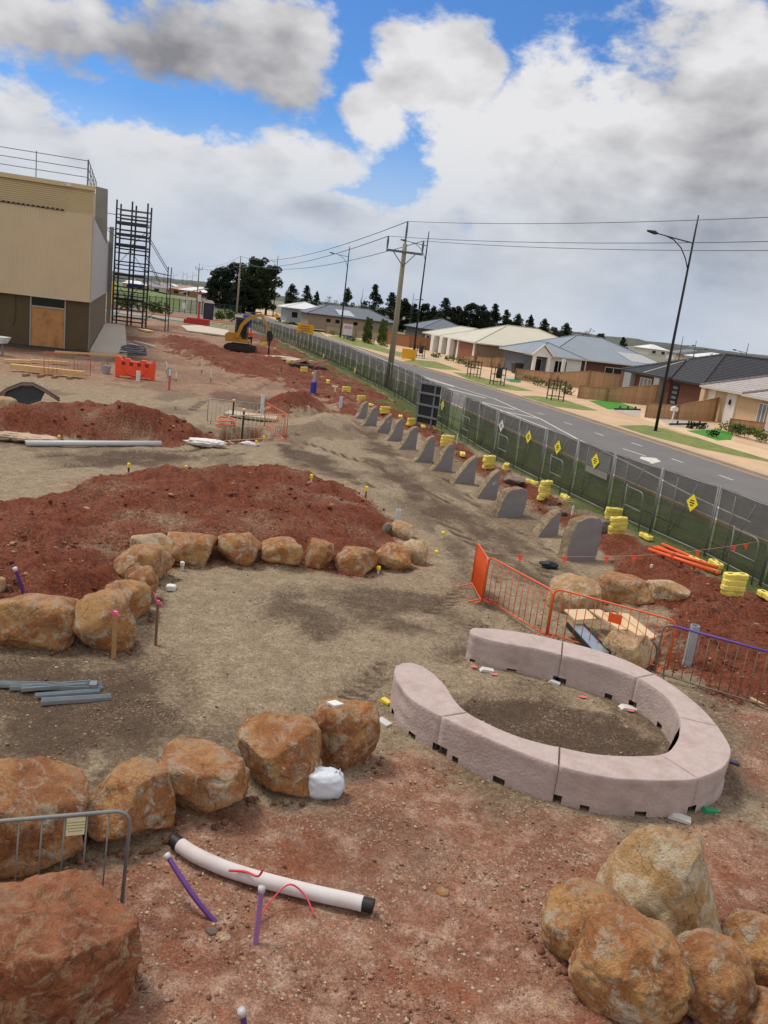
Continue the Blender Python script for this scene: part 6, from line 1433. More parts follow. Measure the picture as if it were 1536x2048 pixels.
boulder('flat topped ochre boulder just right of the grey barrier', (162, 1532, 337, 1700), 21, R_OCH, g, block=3.6, rz=.35)
boulder('squarish orange topped boulder, middle of the front row', (316, 1496, 486, 1640), 8, R_OCH, g, block=3.8, rz=-.15)
boulder('boulder with pale diagonal ridge left of the white bag', (465, 1438, 632, 1596), 9, R_OCH, g, block=3.2)
boulder('rust brown boulder carrying a white packet, right end of the front row', (616, 1393, 749, 1542), 12, R_RUST, g, block=3.0)
g = 'boulders of the bottom right heap'
boulder('tall pale peaked boulder at the back of the bottom right heap', (1176, 1612, 1408, 1900), 38, R_TAN, g, block=3.0, dk=.8, cuts=9, chip=.8, taper=.62)
boulder('rounded boulder at the left of the bottom right heap', (1073, 1752, 1245, 1945), 42, R_OCH, g, block=2.2, cuts=8, chip=.84)
boulder('big round ochre boulder at the front of the bottom right heap', (1135, 1812, 1340, 2050), 52, R_OCH, g, block=2.45, sub=6, cuts=7, chip=.88)
boulder('mottled rust boulder leaning on the big round one', (1318, 1842, 1468, 2050), 64, R_RUST, g, block=2.3, cuts=7, chip=.86)
boulder('boulder cut by the right edge above the orange one', (1440, 1816, 1580, 1965), 73, R_OCH, g, block=2.4, cuts=8, chip=.84)
boulder('smooth orange boulder in the bottom right corner', (1462, 1972, 1610, 2110), 81, R_RUST, g, block=3.0)
g = 'boulders edging the red mound'
for lb, bx, sd, m, bk in (('large squat boulder at the left edge of the mound row', (-15, 1183, 146, 1302), 101, R_OCH, 3.2), ('round boulder behind the nearer pink taped stake', (148, 1178, 267, 1302), 102, R_OCH, 2.6), ('boulder second behind the round one by the pink taped stake', (192, 1155, 297, 1242), 103, R_OCH, 2.6), ('small orange boulder left of the white foam block', (248, 1130, 314, 1206), 104, R_RUST, 2.6),
        ('broad brown boulder at the bend of the mound row', (228, 1084, 344, 1165), 105, R_OCH, 2.7), ('grey tan rounded boulder at the inner bend of the mound row', (260, 1062, 346, 1122), 106, R_TAN, 2.5), ('wide flat boulder right of the bend, first of the straight row', (322, 1060, 432, 1132), 107, R_OCH, 3.4), ('broad boulder with dark face, second of the straight row', (429, 1060, 522, 1133), 108, R_OCH, 3.0),
        ('boulder with a flat top, third of the straight row', (519, 1071, 604, 1131), 109, R_OCH, 3.2), ('smallest boulder in the middle of the straight row', (606, 1076, 666, 1136), 110, R_RUST, 2.8), ('long low ochre boulder, fifth of the straight row', (666, 1088, 753, 1149), 111, R_OCH, 2.6), ('square pale ochre boulder near the right end of the straight row', (744, 1084, 821, 1142), 112, R_OCH, 3.6),
        ('pale grey boulder at the right end of the straight row', (795, 1075, 853, 1126), 113, R_TAN, 2.6), ('flat topped boulder under the white pipe at the mound tip', (773, 1039, 826, 1078), 114, R_TAN, 3.6)):
    boulder(lb, bx, sd, m, g, block=bk, sub=4, dk=.8)
boulder('pale block at the left edge above the squat boulder', (-20, 1160, 9, 1187), 120, R_TAN, g, sub=3, block=4)
g = 'rocks around the right hand trench'
boulder('double lumped swirled boulder behind the orange barrier', (1090, 1142, 1196, 1228), 131, R_TAN, g, block=2.6, sub=4)
boulder('low brown boulder half buried right of the swirled one', (1188, 1144, 1305, 1206), 132, R_OCH, g, block=3.0, sub=4, dk=.6)
boulder('long low rock showing through the red soil', (1285, 1158, 1372, 1200), 133, R_TAN, g, block=3, sub=4, dk=.5)
boulder('tan block behind the orange barrier under the planks', (1200, 1255, 1300, 1338), 134, R_TAN, g, block=4, sub=4)
boulder('pale boulder at the left edge beside the black lined hole', (-30, 790, 30, 838), 141, R_TAN, None or 'scattered rocks', block=2.6, sub=4)
BAS = rock_material('basalt_rough', (132, 126, 122), (112, 108, 108), (156, 144, 130), (84, 80, 78))
boulder('dark grey rough rock behind the small stone fin', (1094, 1012, 1138, 1032), 151, BAS, 'scattered rocks', block=3.4, sub=4, cuts=16, chip=.6, cat='rock'); boulder('grey rubble rock left of the five high yellow stack', (1006, 952, 1050, 970), 152, BAS, 'scattered rocks', block=3, sub=4, cuts=16, chip=.6, cat='rock'); boulder('grey rock beside the flat topped boulder at the mound tip', (762, 1044, 782, 1064), 153, BAS, 'scattered rocks', sub=3, cat='rock')
boulder('dark rock right of the timber peg', (1166, 1036, 1222, 1062), 154, BAS, 'scattered rocks', block=3, sub=4, cuts=16, chip=.6, cat='rock')
for i, (px, py, w, m) in enumerate(((447, 1872, 14, R_TAN), (423, 1862, 12, BAS), (1098, 2012, 14, R_TAN), (884, 1782, 13, R_OCH), (728, 1602, 7, R_RUST), (172, 1016, 9, R_TAN), (640, 1560, 5, R_TAN))):
    boulder('small loose stone %s' % ('right of the purple conduit foot', 'grey, touching the purple conduit foot', 'pale, left of the bottom right heap', 'tan, on the open soil right of the white pipe', 'pinkish, below the white bag', 'white, on the red mound', 'beside the white bag')[i], (px - w, py - w * .3, px + w, py + w * .6), 160 + i, m, 'small loose stones', sub=2, cat='stone', sink=.02)
# crumbs of soil and stone gathered round the feet of the boulders
bx_, by_ = [], []
for o in list(COL.objects):
    if o.get('category') == 'boulder':
        d = o.dimensions; n_ = 70 if o.location.y < 16 else 30; a_ = rng_.random(n_) * 6.28; k_ = 1.0 + .22 * rng_.random(n_) ** 2
        bx_.append(o.location.x + np.cos(a_) * max(.2, o.data.vertices[0].co.x * 0 + max(abs(v.co.x) for v in o.data.vertices)) * k_); by_.append(o.location.y + np.sin(a_) * max(abs(v.co.y) for v in o.data.vertices) * k_)
bx_, by_ = np.concatenate(bx_), np.concatenate(by_)
scatter('soil_crumbs', bx_, by_, .012 + .04 * rng_.random(len(bx_)) ** 4, M('crumb_brown', (112, 72, 54), .95, .3, 9))
# ------------------------------------------------------------------ sawn basalt fins
SAWN = M('basalt_sawn', (134, 130, 132), .75, .1, 2, .3, 40, dirt=(112, 107, 108), dscale=3); CRUST = rock_material('basalt_crust', (166, 148, 118), (140, 122, 98), (184, 168, 138), (100, 90, 78))
FIN = [(0, 0), (.14, .07), (.28, .2), (.4, .38), (.5, .58), (.6, .78), (.74, .93), (.9, 1.0), (1.0, .97), (1.0, .5), (1.0, 0)]
FIN2 = [(0, 0), (.1, .18), (.25, .36), (.42, .56), (.6, .76), (.78, .9), (.95, 1.0), (1.0, .94), (1.0, .45), (1, 0)]
TRAP = [(0, 0), (.06, .35), (.14, .62), (.25, .86), (.42, .96), (.62, .98), (.8, 1.0), (.98, .93), (1.0, .5), (.94, 0)]
BLOK = [(0, 0), (.06, .35), (.12, .68), (.2, .9), (.4, .97), (.62, 1.0), (.85, .98), (.98, .9), (1.0, .5), (.95, 0)]
def fin(label, box, prof, thick=.28, rz=-.12, seed=0, crust=True):
    l, t_, r, b = box; p = hit((l + r) / 2, b); W_ = (r - l) / F * math.hypot(math.hypot(p.x, p.y), H) * .95
    u, f_, d = ray((l + r) / 2 + (r - l) * .3, t_); hgt = H + d * math.hypot(p.x, p.y) / math.hypot(u, f_) - p.z
    t = thing('stone_fin', label, 'stone slab', p - Vector((0, 0, .02)), math.atan2(-p.x, p.y) * .6 + rz, 'sawn stone fins standing in a row'); rg = random.Random(seed)
    out = []
    for (a, c), (e, g_) in zip(prof, prof[1:] + prof[:1]):
        for k in range(3):
            q = k / 3; x, z = a + (e - a) * q, c + (g_ - c) * q; j = .012 if (x < .98 and z > .02) else 0
            out.append(((x - .5) * W_ + rg.uniform(-j, j) * W_, max(0, z * hgt + rg.uniform(-j, j) * hgt)))
    mb = MB(); rings = [(0, 1.0), (.04, 1.0), (thick * .5, 1.02), (thick, .97)]; m_ = len(out); vs = []
    for y_, s_ in rings:
        for x, z in out: vs.append((x * s_ + rg.uniform(-.012, .012) * (y_ > 0), y_, z * s_ + rg.uniform(-.012, .012) * (y_ > 0 and z > .05)))
    mb._add(vs, [tuple(range(3 * m_, 4 * m_))[::-1]] + [(k * m_ + i, (k + 1) * m_ + i, (k + 1) * m_ + (i + 1) % m_, k * m_ + (i + 1) % m_) for k in range(3) for i in range(m_)])
    mb.build('rough_back', CRUST if crust else SAWN, t); mb = MB(); mb.poly([(x, -.0015, z) for x, z in out]); mb.build('sawn_face', SAWN, t); return t
for i, (bx, pr, lb) in enumerate((((706, 803, 736, 838), FIN, 'farthest stone fin, leftmost of the row'), ((719, 812, 756, 852), FIN, 'second stone fin from the left, with rounded shoulder'), ((750, 828, 784, 866), FIN2, 'third stone fin, pointed, with a white mark'), ((766, 836, 808, 882), FIN, 'fourth stone fin, broad with pale edge'), ((789, 853, 836, 899), FIN, 'fifth stone fin, below the black panel frame'), ((822, 872, 870, 924), FIN, 'sixth stone fin, with curved shoulder'),
        ((856, 887, 908, 942), FIN, 'seventh stone fin, under the four high yellow stack'), ((902, 912, 953, 968), FIN2, 'eighth stone fin, smooth pointed slope'), ((949, 940, 998, 998), FIN2, 'ninth stone fin, rough tip with a white mark'), ((988, 978, 1055, 1034), TRAP, 'widest stone slab with flat top'), ((1072, 1022, 1119, 1073), FIN2, 'small dark stone fin before the largest block'), ((1122, 1036, 1200, 1122), BLOK, 'largest stone block with rough tan top'))):
    f_ = fin(lb, bx, pr, .28 if i < 9 else .4, seed=i, rz=.55)
    if i in (2, 8): mb = MB(); mb.prism_y([(.12, .62), (.2, .5), (.28, .66), (.2, .58)], -.006, -.003); mb.build('paint_mark', M('paint_white', (190, 190, 196), .7), f_)
p = hit(1160, 1070); boulder('rough dark cap of broken basalt on the largest stone block', (1132, 1034, 1196, 1068), 171, BAS, 'scattered rocks', base=1098, block=3, sub=4, cat='rock', dk=.5) if False else None
# ------------------------------------------------------------------ the curved seat
SEATM = M('seat_concrete', (180, 162, 157), .88, .09, 9, .7, 26, dirt=(152, 130, 121), dscale=2.2, damt=.65)
SH = .52
def zc(x, y): return G(740 + x / 2.021, 1220 + y / 2.021, SH)
OUT = [(425, 70), (520, 76), (620, 90), (700, 105), (780, 125), (870, 147), (960, 174), (1060, 212), (1150, 258), (1225, 302), (1300, 358), (1360, 412), (1408, 468), (1446, 525), (1463, 565), (1455, 606), (1420, 645), (1330, 681), (1250, 690), (1100, 688), (950, 675), (765, 631), (640, 587), (520, 538), (400, 484), (288, 430), (215, 392), (150, 345), (112, 295)]
INN = [(418, 100), (490, 122), (590, 142), (680, 158), (776, 182), (860, 203), (940, 224), (1015, 248), (1078, 273), (1125, 298), (1175, 332), (1220, 378), (1248, 432), (1252, 478), (1243, 515), (1222, 550), (1205, 567), (1172, 581), (1120, 586), (1020, 587), (900, 578), (768, 552), (690, 535), (590, 505), (490, 463), (395, 412), (345, 362), (310, 308), (262, 258)]
JO = [0, 4, 8, 12, 17, 21, 25, 28]
CAP0 = [(400, 86), (403, 78), (412, 72)]; CAP1 = [(215, 225), (170, 211), (130, 212), (102, 224), (95, 245), (100, 270)]
names = ['far end block of the curved seat, with rounded end', 'second seat block on the far arm, before the orange barrier', 'third seat block where the far arm starts to bend', 'seat block on the inside of the right hand bend', 'widest seat block at the near right corner', 'longest front seat block with rippled face', 'front seat block left of the middle joint', 'left end seat block with rounded tail']
segs = [(JO[i], JO[i + 1]) for i in range(7)]
names = ['far end block of the curved seat with rounded end', 'second seat block on the far arm before the orange barrier', 'seat block where the far arm bends round', 'widest seat block at the right hand corner', 'front seat block at the right, before the corner', 'front seat block in the middle with folded face', 'left end seat block with rounded tail']
def seat_curve(T, a, b, n=5):
    Q = [Vector(zc(*q)) for q in T]; r = []
    for i in range(a, b):
        p0_, p1_, p2_, p3_ = Q[max(0, i - 1)], Q[i], Q[i + 1], Q[min(len(Q) - 1, i + 2)]
        for j in range(n):
            u_ = j / n; q = .5 * ((2 * p1_) + (p2_ - p0_) * u_ + (2 * p0_ - 5 * p1_ + 4 * p2_ - p3_) * u_ * u_ + (3 * p1_ - p0_ - 3 * p2_ + p3_) * u_ ** 3); r.append((q.x, q.y))
    r.append((Q[b].x, Q[b].y)); return r
for k, (a, b) in enumerate(segs):
    o_ = seat_curve(OUT, a, b); n_ = seat_curve(INN, a, b)
    poly = list(o_)
    if k == 6: poly += [zc(*q) for q in CAP1[::-1]]
    poly += n_[::-1]
    if k == 0: poly += [zc(*q) for q in CAP0]
    area = sum(poly[i][0] * poly[(i + 1) % len(poly)][1] - poly[(i + 1) % len(poly)][0] * poly[i][1] for i in range(len(poly)))
    if area < 0: poly = poly[::-1]
    cx = sum(p[0] for p in poly) / len(poly); cy = sum(p[1] for p in poly) / len(poly)
    # resample the outline, pull it in a little for the joint
    P = [Vector((x, y)) for x, y in poly]; res = []
    for i, p in enumerate(P):
        q = P[(i + 1) % len(P)]; m_ = max(1, int((q - p).length / .05))
        for j in range(m_): res.append(p.lerp(q, j / m_))
    m_ = len(res)
    def inset(pts, d):
        r = []
        for i, p in enumerate(pts):
            t1 = (pts[(i + 1) % len(pts)] - pts[i - 1]).normalized(); r.append(p + Vector((-t1.y, t1.x)) * d)
        return r
    res = inset(res, .006)
    end = {}                                    # notches under the block, and the lifting recess at the joint
    L_ = [0]
    for i in range(m_): L_.append(L_[-1] + (res[(i + 1) % m_] - res[i]).length)
    gz = min(zt1(p.x, p.y) for p in res[::6]) - .02; zb0 = max(gz, -.1)
    bev = [(0, .0), (.09, .0), (.10, .0)] + [(.10 + (SH - .14) * i / 9, .0) for i in range(1, 10)] + [(SH - .03, .004), (SH - .010, .007), (SH, .018)]
    jo_pts = [Vector(zc(*OUT[a])), Vector(zc(*INN[a])), Vector(zc(*OUT[b])), Vector(zc(*INN[b]))]
    if k == 0: jo_pts = jo_pts[2:]
    if k == 6: jo_pts = jo_pts[:2]
    def segd(p, q, r):
        d = r - q; u_ = max(0, min(1, (p - q).dot(d) / d.dot(d))); return (p - q - d * u_).length
    jl = [(jo_pts[i], jo_pts[i + 1]) for i in range(0, len(jo_pts), 2)]
    damp = [min(1.0, max(0.0, min(segd(p, q, r) for q, r in jl) - .02) / .2) for p in res]
    vs = []; 
    for z, ins in bev:
        for i, p in enumerate(inset(res, ins)):
            w = (.030 * damp[i] * abs(float(fbm(np.array([p.x * 1.5 + z * 2.2]), np.array([p.y * 1.5 - z * 1.2]), z * 2.5, 3, 40 + k)[0])) * min(1, (z - .1) / .08, (SH - .02 - z) / .08)) if .1 < z < SH - .02 else 0
            v = p + (Vector((cx, cy)) - p).normalized() * w; vs.append((v.x, v.y, zb0 + (z - 0) * (SH - zb0) / SH if True else z))
    R_ = len(bev); fs = []
    dj = [min((p - q).length for q in jo_pts) for p in res]
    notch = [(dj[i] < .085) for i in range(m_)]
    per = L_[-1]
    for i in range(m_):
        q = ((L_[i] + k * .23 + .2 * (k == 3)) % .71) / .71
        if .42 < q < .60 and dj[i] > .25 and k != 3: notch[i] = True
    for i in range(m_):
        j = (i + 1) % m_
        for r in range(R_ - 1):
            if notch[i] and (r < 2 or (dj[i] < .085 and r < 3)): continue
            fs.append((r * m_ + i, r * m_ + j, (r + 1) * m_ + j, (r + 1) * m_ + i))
    fs.append(tuple((R_ - 1) * m_ + i for i in range(m_)))
    me = bpy.data.meshes.new('seat_block'); me.from_pydata(vs, [], fs); me.polygons.foreach_set('use_smooth', [True] * (len(fs) - 1) + [False]); me.update()
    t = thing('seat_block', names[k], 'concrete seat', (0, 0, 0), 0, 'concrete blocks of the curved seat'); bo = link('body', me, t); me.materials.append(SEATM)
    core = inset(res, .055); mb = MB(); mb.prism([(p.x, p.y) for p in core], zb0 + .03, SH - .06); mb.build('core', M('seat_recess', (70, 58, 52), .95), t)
PK = [((862, 1452 - 0), 0)]
for i, (px, py, rgb, w, lb) in enumerate(((765, 1446, (200, 200, 196), .13, 'white plastic packer at the left end of the curved seat'), (770, 1404, (226, 206, 70), .1, 'yellow packer beside the left end of the curved seat'), (1358, 1638, (206, 204, 198), .14, 'white packer under the front right of the seat'), (1418, 1624, (30, 140, 92), .11, 'green packer at the right corner of the seat'), (1464, 1527, (62, 66, 82), .09, 'dark packer at the right side of the seat'), (973, 1342, (206, 204, 198), .12, 'white packer under the far end block'), (1108, 1367, (200, 204, 204), .1, 'pale packer at the second joint of the far arm'), (1256, 1418, (214, 208, 204), .15, 'white packer under the inner bend of the seat'))):
    p = hit(px, py); t = tag(MB().build('packer', YELB) if False else (lambda mb: (mb.prism_y([(-w, 0), (w, 0), (w, .035), (-w * .6, .05)], -w * .5, w * .5), mb.build('packer', M('packer_%d' % i, rgb, .5, .03)))[1])(MB()), lb, 'packer', 'plastic packers under the seat'); t.location = p; t.rotation_euler.z = random.uniform(-.8, .3)
for i, (px, py) in enumerate(((948, 1336), (988, 1351), (1165, 1396), (1262, 1424))):
    p = hit(px, py); mb = MB(); mb.poly([(.07 * math.cos(a * .9) * random.uniform(.6, 1.2), .05 * math.sin(a * .9) * random.uniform(.6, 1.2), 0) for a in range(7)]); o = struct(mb.build('paint_mark', M('paint_pink', (222, 104, 112), .9))); o.location = p + Vector((0, 0, .03))
# ------------------------------------------------------------------ crowd barriers
def rod(px, py, z=0): x, y = G(px, py, z); return Vector((x, y, zt1(x, y)))
bA0, bA1 = rod(942, 1172), rod(962, 1212)
t = barrier('orange crowd barrier seen nearly edge on with orange mesh cover', bA0, bA1, ORG, 12, 1.05)
LA = (bA1 - bA0).length; mb = MB(); mb.box(.02, LA - .02, .02, .026, .16, 1.02); mb.build('mesh_cover', M('mesh_orange', (236, 112, 44), .6, .1, 30), t)
barrier('orange crowd barrier standing diagonally before the swirled boulder', rod(966, 1200), rod(1090, 1280), ORG, 11, 1.03)
t = barrier('orange crowd barrier behind the far arm of the seat', rod(1094, 1276), rod(1332, 1352), ORG, 13, 1.05)
for (bx_, z) in ((.25, .62),): pass
mb = MB(); mb.box(1.1, 1.35, -.025, -.02, .7, .88); mb.build('plate', M('plate_orange', (240, 90, 30), .5), t)
barrier('bronze grey barrier with purple taped top rail at the right edge', rod(1306, 1356), rod(1590, 1446), BRONZ, 14, 1.05, top=PURP)
tb = barrier('pale grey crowd barrier cut by the left edge with a yellow plate', rod(-165, 1880), rod(243, 1815), GALVF, 8, 1.08, zb=.06, group='steel crowd barriers')
Lb = (rod(243, 1815) - rod(-165, 1880)).length; mb = MB(); mb.box(Lb * 6 / 9 + .015, Lb * 7 / 9 - .015, -.004, .004, .87, 1.05); pl = mb.build('sign_plate', M('plate_cream', (222, 214, 172), .6, .04), tb)
mb = MB()
for i, wd in enumerate((.16, .13, .17, .1)): mb.box(Lb * 6.5 / 9 - wd * .6, Lb * 6.5 / 9 + wd * .6, -.006, -.0045, 1.0 - i * .03, 1.008 - i * .03)
mb.build('lettering', M('plate_print', (150, 142, 104), .7), pl)
barrier('grey barrier at the back of the pit', rod(414, 848), rod(528, 860), GREYB, 13, 1.1); barrier('pale barrier with rounded corners at the front of the pit', rod(452, 888), rod(566, 880), PALEB, 12, 1.1)
barrier('orange barrier at the right side of the pit', rod(527, 858), rod(571, 884), ORG, 12, 1.15)
barrier('thin red barrier before the plywood door of the building', rod(88, 752), rod(180, 757), M('barrier_thinred', (186, 92, 62), .6), 10, 1.3); barrier('grey trestle barrier lying by the bucket', rod(148, 742), rod(214, 745), GALVD, 9, .75)
# ------------------------------------------------------------------ bunting
FLAG = M('flag_orange', (238, 80, 48), .7, .05)
A_, B_ = Vector((*G(965, 1190), .98)), fp(17.4) + Vector((-.1, -.05, 1.1)); pts = [A_.lerp(B_, i / 20) - Vector((0, 0, .9 * (i / 20) * (1 - i / 20))) for i in range(21)]
t = thing('bunting', 'string of small orange flags from the orange barrier to the site fence', 'bunting', (0, 0, 0)); mb = MB(); mb.path([tuple(p) for p in pts], .006, 5); mb.build('string', M('string_pale', (190, 150, 140), .8), t)
for i in (2, 5, 8, 10, 13, 15, 18, 19):
    p = pts[i]; mb = MB(); w = .075; mb._add([tuple(p + Vector((-w, 0, 0))), tuple(p + Vector((w, .02, 0))), tuple(p + Vector((.02, -.05, -.17))), tuple(p + Vector((-w, .004, 0))), tuple(p + Vector((w, .024, 0))), tuple(p + Vector((.02, -.046, -.17)))], [(0, 1, 2), (5, 4, 3), (0, 3, 4, 1), (1, 4, 5, 2), (2, 5, 3, 0)]); mb.build('flag', FLAG, t)
# ------------------------------------------------------------------ stakes and pegs
TIMB = M('stake_timber', (168, 128, 86), .85, .15, 5); PINK = M('tape_pink', (228, 96, 140), .6, .05); WHT = M('paint_stake_white', (214, 208, 204), .7, .05); YCAP = M('cap_yellow', (238, 214, 40), .5, .03); STEELD = M('picket_dark', (40, 38, 42), .6); REDT = M('tape_red', (196, 84, 70), .7)
def stake(name, label, px, py, top, mat, cap=None, w=.04, group='marker stakes', lean=(0, 0), capm=None, caph=.2, cat='stake'):
    p = hit(px, py); h_ = max(.12, H + ray(top[0], top[1])[2] * math.hypot(p.x, p.y) / math.hypot(*ray(top[0], top[1])[:2]) - p.z)
    t = thing(name, label, cat, p - Vector((0, 0, .02)), random.uniform(-.4, .4), group); t.rotation_euler[0], t.rotation_euler[1] = lean
    mb = MB(); e = h_ * (1 - (caph if cap else 0)); mb.hexa([(-w / 2, -w / 2, 0), (w / 2, -w / 2, 0), (w / 2, w / 2, 0), (-w / 2, w / 2, 0), (-w / 2, -w / 2, e), (w / 2, -w / 2, e), (w / 2, w / 2, e), (-w / 2, w / 2, e)]); mb.build('shaft', mat, t)
    if cap == 'paint': mb = MB(); mb.box(-w / 2 - .001, w / 2 + .001, -w / 2 - .001, w / 2 + .001, e, h_); mb.build('painted_top', capm or WHT, t)
    elif cap == 'cap': mb = MB(); mb.lathe([(w * .9, e - .02), (w * 1.15, e), (w * 1.15, h_ - .01), (w * .7, h_ + .01)], 8); mb.build('cap', capm or YCAP, t)
    elif cap == 'tape':
        mb = MB(); mb.box(-w / 2 - .004, w / 2 + .004, -w / 2 - .004, w / 2 + .004, e - .01, e + .05); mb.hexa([(-.01, -.03, e), (.02, -.03, e), (.02, -.02, e), (-.01, -.02, e), (-.08, -.04, h_), (-.06, -.04, h_), (-.06, -.03, h_), (-.08, -.03, h_)]); mb.hexa([(.02, -.03, e + .02), (.1, -.05, e - .01), (.1, -.04, e - .01), (.02, -.02, e + .02), (.02, -.03, e + .05), (.1, -.05, e + .02), (.1, -.04, e + .02), (.02, -.02, e + .05)]); mb.build('tape', capm or PINK, t)
    return t
stake('timber_stake', 'nearer timber stake with pink tape before the round boulder', 227, 1316, (227, 1214), TIMB, 'tape', .055, caph=.12); stake('timber_stake', 'thin timber stake with pink tape beside the gravel edge', 311, 1290, (308, 1182), M('stake_dark', (120, 88, 62), .85), 'tape', .035, caph=.2)
for i, (px, py, tx, ty, lb) in enumerate(((84, 790, 86, 768, 'right of the black lined hole'), (246, 824, 247, 791, 'on the red ridge at the left'), (351, 819, 352, 802, 'right end of the red ridge'), (403, 748, 413, 726, 'left of the pair on the open ground'), (421, 766, 424, 738, 'right of the pair on the open ground'), (333, 747, 335, 725, 'right of the water filled barrier'), (669, 792, 672, 770, 'by the red soil beside the fence'), (1142, 1040, 1155, 1012, 'standing behind the largest stone block'), (911, 900, 915, 868, 'beside the yellow stack in the fence grass'), (332, 733, 334, 722, 'small, behind the red and white stake'), (352, 764, 352, 744, 'small, on the open ground left'), (1302, 1138, 1307, 1128, 'short, with pink tape, before the orange conduits'))):
    stake('timber_peg', 'white topped survey peg %s' % lb, px, py, (tx, ty), TIMB, 'paint', .075 if py < 830 else .05, 'white topped survey pegs', caph=.6)
stake('marker_stake', 'tall red and white marker stake left of the open ground', 338, 780, (341, 738), REDT, 'paint', .08, caph=.3)
for i, (px, py, tx, ty, lb, dkc) in enumerate(((257, 946, 257, 925, 'dark picket at the back left of the red mound', 1), (372, 938, 372, 930, 'small peg at the back of the red mound, second from left', 0), (479, 944, 480, 933, 'small peg at the back middle of the red mound', 0), (622, 966, 624, 948, 'peg at the back right of the red mound', 0), (731, 996, 734, 972, 'leaning peg at the right shoulder of the red mound', 1), (885, 1076, 887, 1062, 'peg on the track left of the orange barrier', 0), (756, 1147, 758, 1131, 'white peg before the long low boulder', 0), (872, 1112, 875, 1100, 'peg at the tip of the red mound', 0), (118, 877, 119, 870, 'peg by the long grey pipe', 0), (364, 1140, 364, 1122, 'white peg with blue foot before the wide flat boulder', 2), (512, 892, 513, 880, 'peg at the front of the pit', 0), (527, 882, 528, 871, 'peg at the right of the pit', 0))):
    stake('survey_peg', 'yellow capped %s' % lb if dkc != 2 else lb, px, py, (tx, ty), (STEELD if dkc == 1 else WHT), 'cap', .045, 'yellow capped survey pegs', caph=.35, capm=WHT if dkc == 2 else YCAP)
stake('star_picket', 'dark star picket with pale cap at the back of the pit', 464, 852, (469, 798), STEELD, 'cap', .06, 'star pickets at the pit', caph=.07, capm=M('cap_orange', (230, 180, 130), .5)); stake('star_picket', 'dark star picket with pale cap at the middle of the pit', 483, 884, (484, 816), STEELD, 'cap', .065, 'star pickets at the pit', caph=.06, capm=M('cap_orange', (1, 1, 1)))
# pipes standing and lying
PVC = M('pvc_grey', (196, 200, 204), .45, .05); PVCD = M('pvc_midgrey', (158, 164, 170), .45, .06); GALVS = M('steel_zinc', (176, 186, 192), .35, .08, 5, metal=.7)
def standpipe(label, px, py, top, r, mat=PVC):
    p = hit(px, py); h_ = H + ray(*top)[2] * math.hypot(p.x, p.y) / math.hypot(*ray(*top)[:2]) - p.z; t = thing('standpipe', label, 'pipe', p - Vector((0, 0, .05)), 0, 'upright pipes')
    mb = MB(); n = 14; pr = [(r, 0), (r, h_ + .05), (r * .82, h_ + .05), (r * .82, h_ - .1)]; mb.lathe(pr, n); mb.build('tube', mat, t, False); mb = MB(); mb.lathe([(r * 1.1, h_ * .02), (r * 1.1, h_ * .12)], n); mb.build('collar', mat, t); return t
standpipe('white upright pipe at the tip of the red mound', 794, 1046, (795, 1019), .075); standpipe('tall grey upright pipe behind the purple topped barrier', 1374, 1326, (1384, 1249), .085, PVCD); standpipe('grey upright pipe at the corner of the pit barriers', 523, 832, (526, 790), .09); standpipe('white upright pipe before the leftmost stone fin', 681, 814, (684, 793), .1)
standpipe('small white upright pipe by the orange water barrier', 276, 762, (278, 742), .12, WHT); standpipe('grey capped upright pipe right of the orange water barrier', 338, 757, (340, 735), .16, PVCD)
t = standpipe('grey post in a blue foot beside the fence', 626, 786, (630, 742), .1, PVCD); mb = MB(); mb.lathe([(.2, .0), (.2, .75), (.14, .8)], 10); mb.build('blue_foot', M('foot_blue', (44, 58, 150), .6), t)
def lying(name, label, cat, pts, r, mat, n=12, z=None, group=None):
    P = [hit(*p) + Vector((0, 0, (r if z is None else z))) for p in pts]; t = thing(name, label, cat, P[0], 0, group); mb = MB(); mb.path([tuple(p - P[0]) for p in P], r, n); mb.build('tube', mat, t, True); return t, [p - P[0] for p in P]
def straight(name, label, cat, a, b, r, mat, group=None, z=None):
    pa, pb = hit(*a), hit(*b); zz_ = max(pa.z, pb.z, zt1((pa.x + pb.x) / 2, (pa.y + pb.y) / 2)) + (r if z is None else z); pa.z = zz_; pb.z = zz_
    t = thing(name, label, cat, pa, 0, group); mb = MB(); mb.path([(0, 0, 0), tuple(pb - pa)], r, 14); mb.build('tube', mat, t, True)
    mb = MB(); d = (pb - pa).normalized(); mb.path([tuple(-d * .003), tuple(d * .06)], r * .86, 12); mb.build('bore', BLKSLOT, t); return t
straight('pvc_pipe', 'long pale grey pipe lying below the red ridge', 'pipe', (50, 892), (322, 884), .095, PVC); straight('black_pipe', 'black pipe lying at the left edge behind the grey one', 'pipe', (-20, 886), (72, 882), .05, BLK)
g = 'orange conduits by the fence'
for i in range(4): straight('conduit', '%s orange conduit of the bundle by the fence' % ('nearest', 'second nearest', 'third nearest', 'farthest')[i], 'conduit', (1296 + i * 9, 1106 - i * 4), (1424 + i * 6, 1162 - i * 5), .05, M('conduit_orange', (226, 92, 40), .5, .06), g, .06 + .03 * (i % 2))
